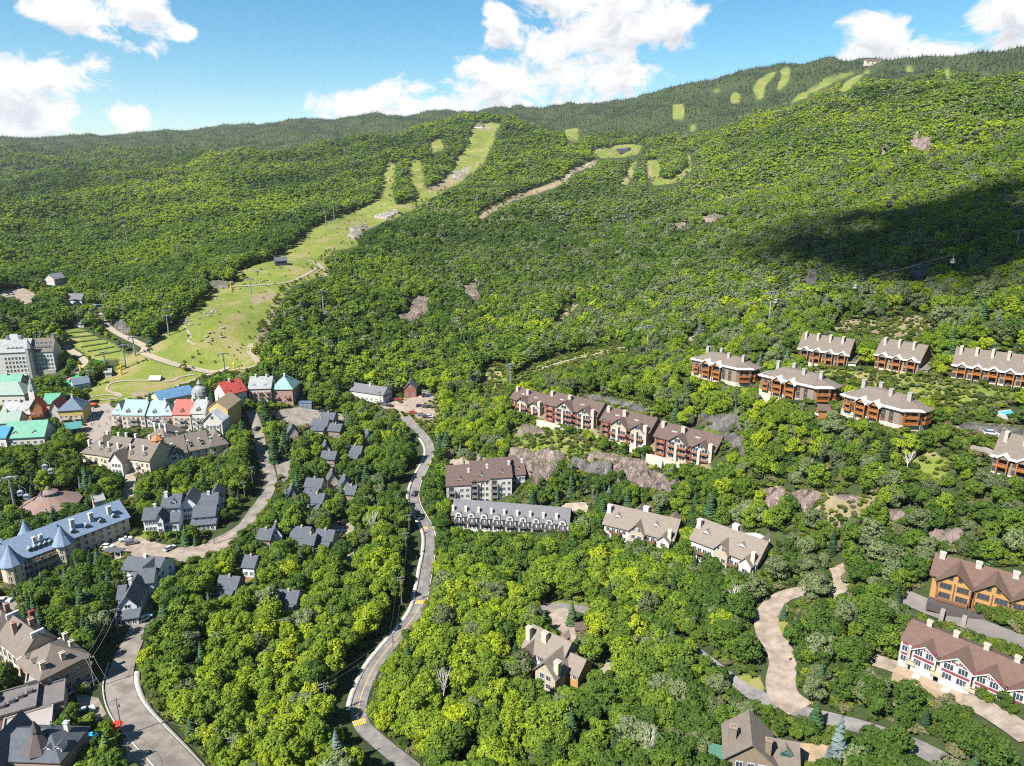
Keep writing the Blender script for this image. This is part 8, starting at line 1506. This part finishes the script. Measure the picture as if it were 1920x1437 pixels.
def undergrowth():
    """low shrubs, saplings and brambles between and below the trees"""
    n = 60000; az = RNG.uniform(-0.70, 0.70, n); r = np.sqrt(RNG.uniform(115 ** 2, 480 ** 2, n)); x = r * np.sin(az); y = r * np.cos(az); z = ground(x, y); u, v, _ = project(x, y, z); g, d = cover(az, np.log(r))
    lawn = np.zeros(n, bool)
    for k in ('run_top', 'terraces', 'foot', 'chalet_lawn', 'house_lawn_a', 'house_lawn_b', 'house_lawn_c', 'verge_c'): lo, hi = GR[k].min(0), GR[k].max(0); lawn |= (az > lo[0]) & (az < hi[0]) & (np.log(r) > lo[1]) & (np.log(r) < hi[1])
    ok = (u > -60) & (u < 1980) & (v < 1560) & ~(g & lawn) & (RNG.uniform(0, 1, n) < np.where(g | d, 0.75, 0.85))
    for poly in KEEP_OFF:
        lo = poly.min(0); hi = poly.max(0); k = np.nonzero(ok & (x >= lo[0]) & (x <= hi[0]) & (y >= lo[1]) & (y <= hi[1]))[0]
        if len(k): ok[k] &= ~in_poly(x[k], y[k], [tuple(p) for p in poly])
    h = RNG.uniform(0.8, 2.6, n) * np.where(g | d, 0.7, 1.0)
    uu, vv, _ = project(x, y, z + h); i = np.clip(((vv + 16) / 4).astype(int), 0, CLEAR.shape[0] - 1); j = np.clip(((uu + 16) / 4).astype(int), 0, CLEAR.shape[1] - 1); ok &= ~((CLEAR[i, j] > r + 14) & (np.abs(CLEAR[i, j] - r) < 0.5 * r))
    k = np.nonzero(ok)[0]; t = RNG.uniform(0, 1, (n, 1)) ** 1.3; T = np.array([0.05, 0.09, 0.022]) * (1 - t) + np.array([0.17, 0.21, 0.035]) * t; T = np.where(RNG.uniform(0, 1, (n, 1)) < 0.14, np.array([0.17, 0.165, 0.085]), T)
    global FOREST
    FOREST = dict(x=x, y=y, z=z - 0.12 * h, r=r, h=h * 1.15, con=np.zeros(n, bool), T=T)
    pr = [bpy.data.objects.new('shrub_kind_%02d' % q, c) for q, c in enumerate(BL_MID)]; instancer('undergrowth', pr, k, RNG.integers(0, 4, len(k)), 'low shrubs and brambles between the trees and along the lanes')
undergrowth()

def run_scrub():
    """scattered bushes and saplings along the edges of the ski runs"""
    n = 26000; az = RNG.uniform(-0.45, 0.30, n); r = np.exp(RNG.uniform(math.log(470), math.log(2100), n)); x = r * np.sin(az); y = r * np.cos(az); z = ground(x, y); g, d = cover(az, np.log(r)); q = fbm(x / 35, y / 35, 77)
    ed = 0
    for da, dl in ((6, 0), (-6, 0), (0, 6), (0, -6)): g2, d2 = cover(az + da / r, np.log(r + dl)); ed = ed + ~(g2 | d2)
    k = np.nonzero((g | d) & (RNG.uniform(0, 1, n) < np.where(ed > 0, 0.55, np.where(q > 0.60, 0.22, 0.025))))[0]; h = RNG.uniform(0.8, 2.6, n) * np.where(ed > 0, 1.9, 1.0); t = RNG.uniform(0, 1, (n, 1)); T = np.array([0.06, 0.10, 0.024]) * (1 - t) + np.array([0.17, 0.20, 0.035]) * t
    global FOREST
    FOREST = dict(x=x, y=y, z=z - 0.1 * h, r=r, h=h * 1.15, con=np.zeros(n, bool), T=T)
    pr = [bpy.data.objects.new('scrub_kind_%02d' % c, m) for c, m in enumerate(BL_FAR)]; instancer('scrub', pr, k, RNG.integers(0, 4, len(k)), 'scattered bushes along the edges of the ski runs')
run_scrub()
def specimen(px, py, h, w, tint, label, kind=0):
    p = spot(px, py)[0]; e = empty('spruce_tree', p, 0.4); tag(e, label, 'tree', 'spruces among the houses')
    link('trunk', CO_TRUNK, e, scale=(w, w, h)); o = link('crown', CO_NEAR[kind], e, scale=(w, w, h)); o['tint'] = list(tint)
for a in ((1562,1462,16,15,(0.10,0.135,0.13),'tall pointed blue-grey spruce at the bottom edge beside the earth yard'),(1468,1160,5,6,(0.05,0.08,0.06),'small blue-green spruce on the drive island'),(1490,1182,5,6,(0.05,0.08,0.06),'second small spruce on the drive island'),(870,890,10,9,(0.12,0.14,0.11),'pale slim spruce standing in the sandy court'),(1020,1192,9,11,(0.05,0.08,0.035),'broad dark spruce beside the sunlit forecourt'),(1072,1172,9,10,(0.05,0.085,0.035),'broad spruce between the lane and sunlit forecourt'),(538,945,9,8,(0.10,0.15,0.16),'silvery blue spruce left of the two-step chalet'),(1130,812,8,9,(0.09,0.12,0.12),'blue-grey spruce in the gap between terrace condos'),(70,1140,12,12,(0.045,0.08,0.06),'large dark spruce by the round pale court'),(85,1125,11,11,(0.11,0.15,0.14),'silvery blue spruce by the round pale court'),(110,1425,11,12,(0.05,0.085,0.04),'broad spruce left of the blue trampoline'),(205,1440,10,13,(0.08,0.12,0.04),'wide light-green pine below the red parasol')): specimen(*a)

for k, (px, py, h) in enumerate(BUSHES):
    p = spot(px, py)[0]; e = empty('bush', p, 0.7 * k); lb = 'rounded green bush in front of the townhouse row' if k < 11 else 'low green bush beside the lane behind the townhouse row' if k < 18 else 'small round bush beside the sunlit forecourt' if k == 18 else 'rounded bush at the foot of the bow-fronted condos'
    tag(e, lb, 'bush', 'garden bushes: ' + lb); o = link('foliage', BL_NEAR[k % 6], e, (0, 0, -0.35 * h), scale=(h * 1.3, h * 1.3, h * 1.25)); o['tint'] = [0.06 + 0.03 * (k % 3), 0.11 + 0.03 * (k % 3), 0.025]
# ---------------------------------------------------------------- air
def haze():
    mb = MB(); mb.box(-6500, 6500, -400, 7000, -60, 640); me = mb.mesh('haze', []) if False else None
    me = bpy.data.meshes.new('haze'); me.from_pydata(mb.v, [], mb.f); m = bpy.data.materials.new('hazy_air'); m.use_nodes = True; N = m.node_tree.nodes; N.clear(); o = N.new('ShaderNodeOutputMaterial'); v = N.new('ShaderNodeVolumePrincipled'); v.inputs['Color'].default_value = (0.86, 0.92, 1.0, 1); v.inputs['Density'].default_value = 2.9e-5; v.inputs['Anisotropy'].default_value = 0.2; m.node_tree.links.new(v.outputs[0], o.inputs['Volume']); me.materials.append(m); me.update()
    tag(link('haze', me), 'thin summer haze over the valley', kind='stuff')
haze()
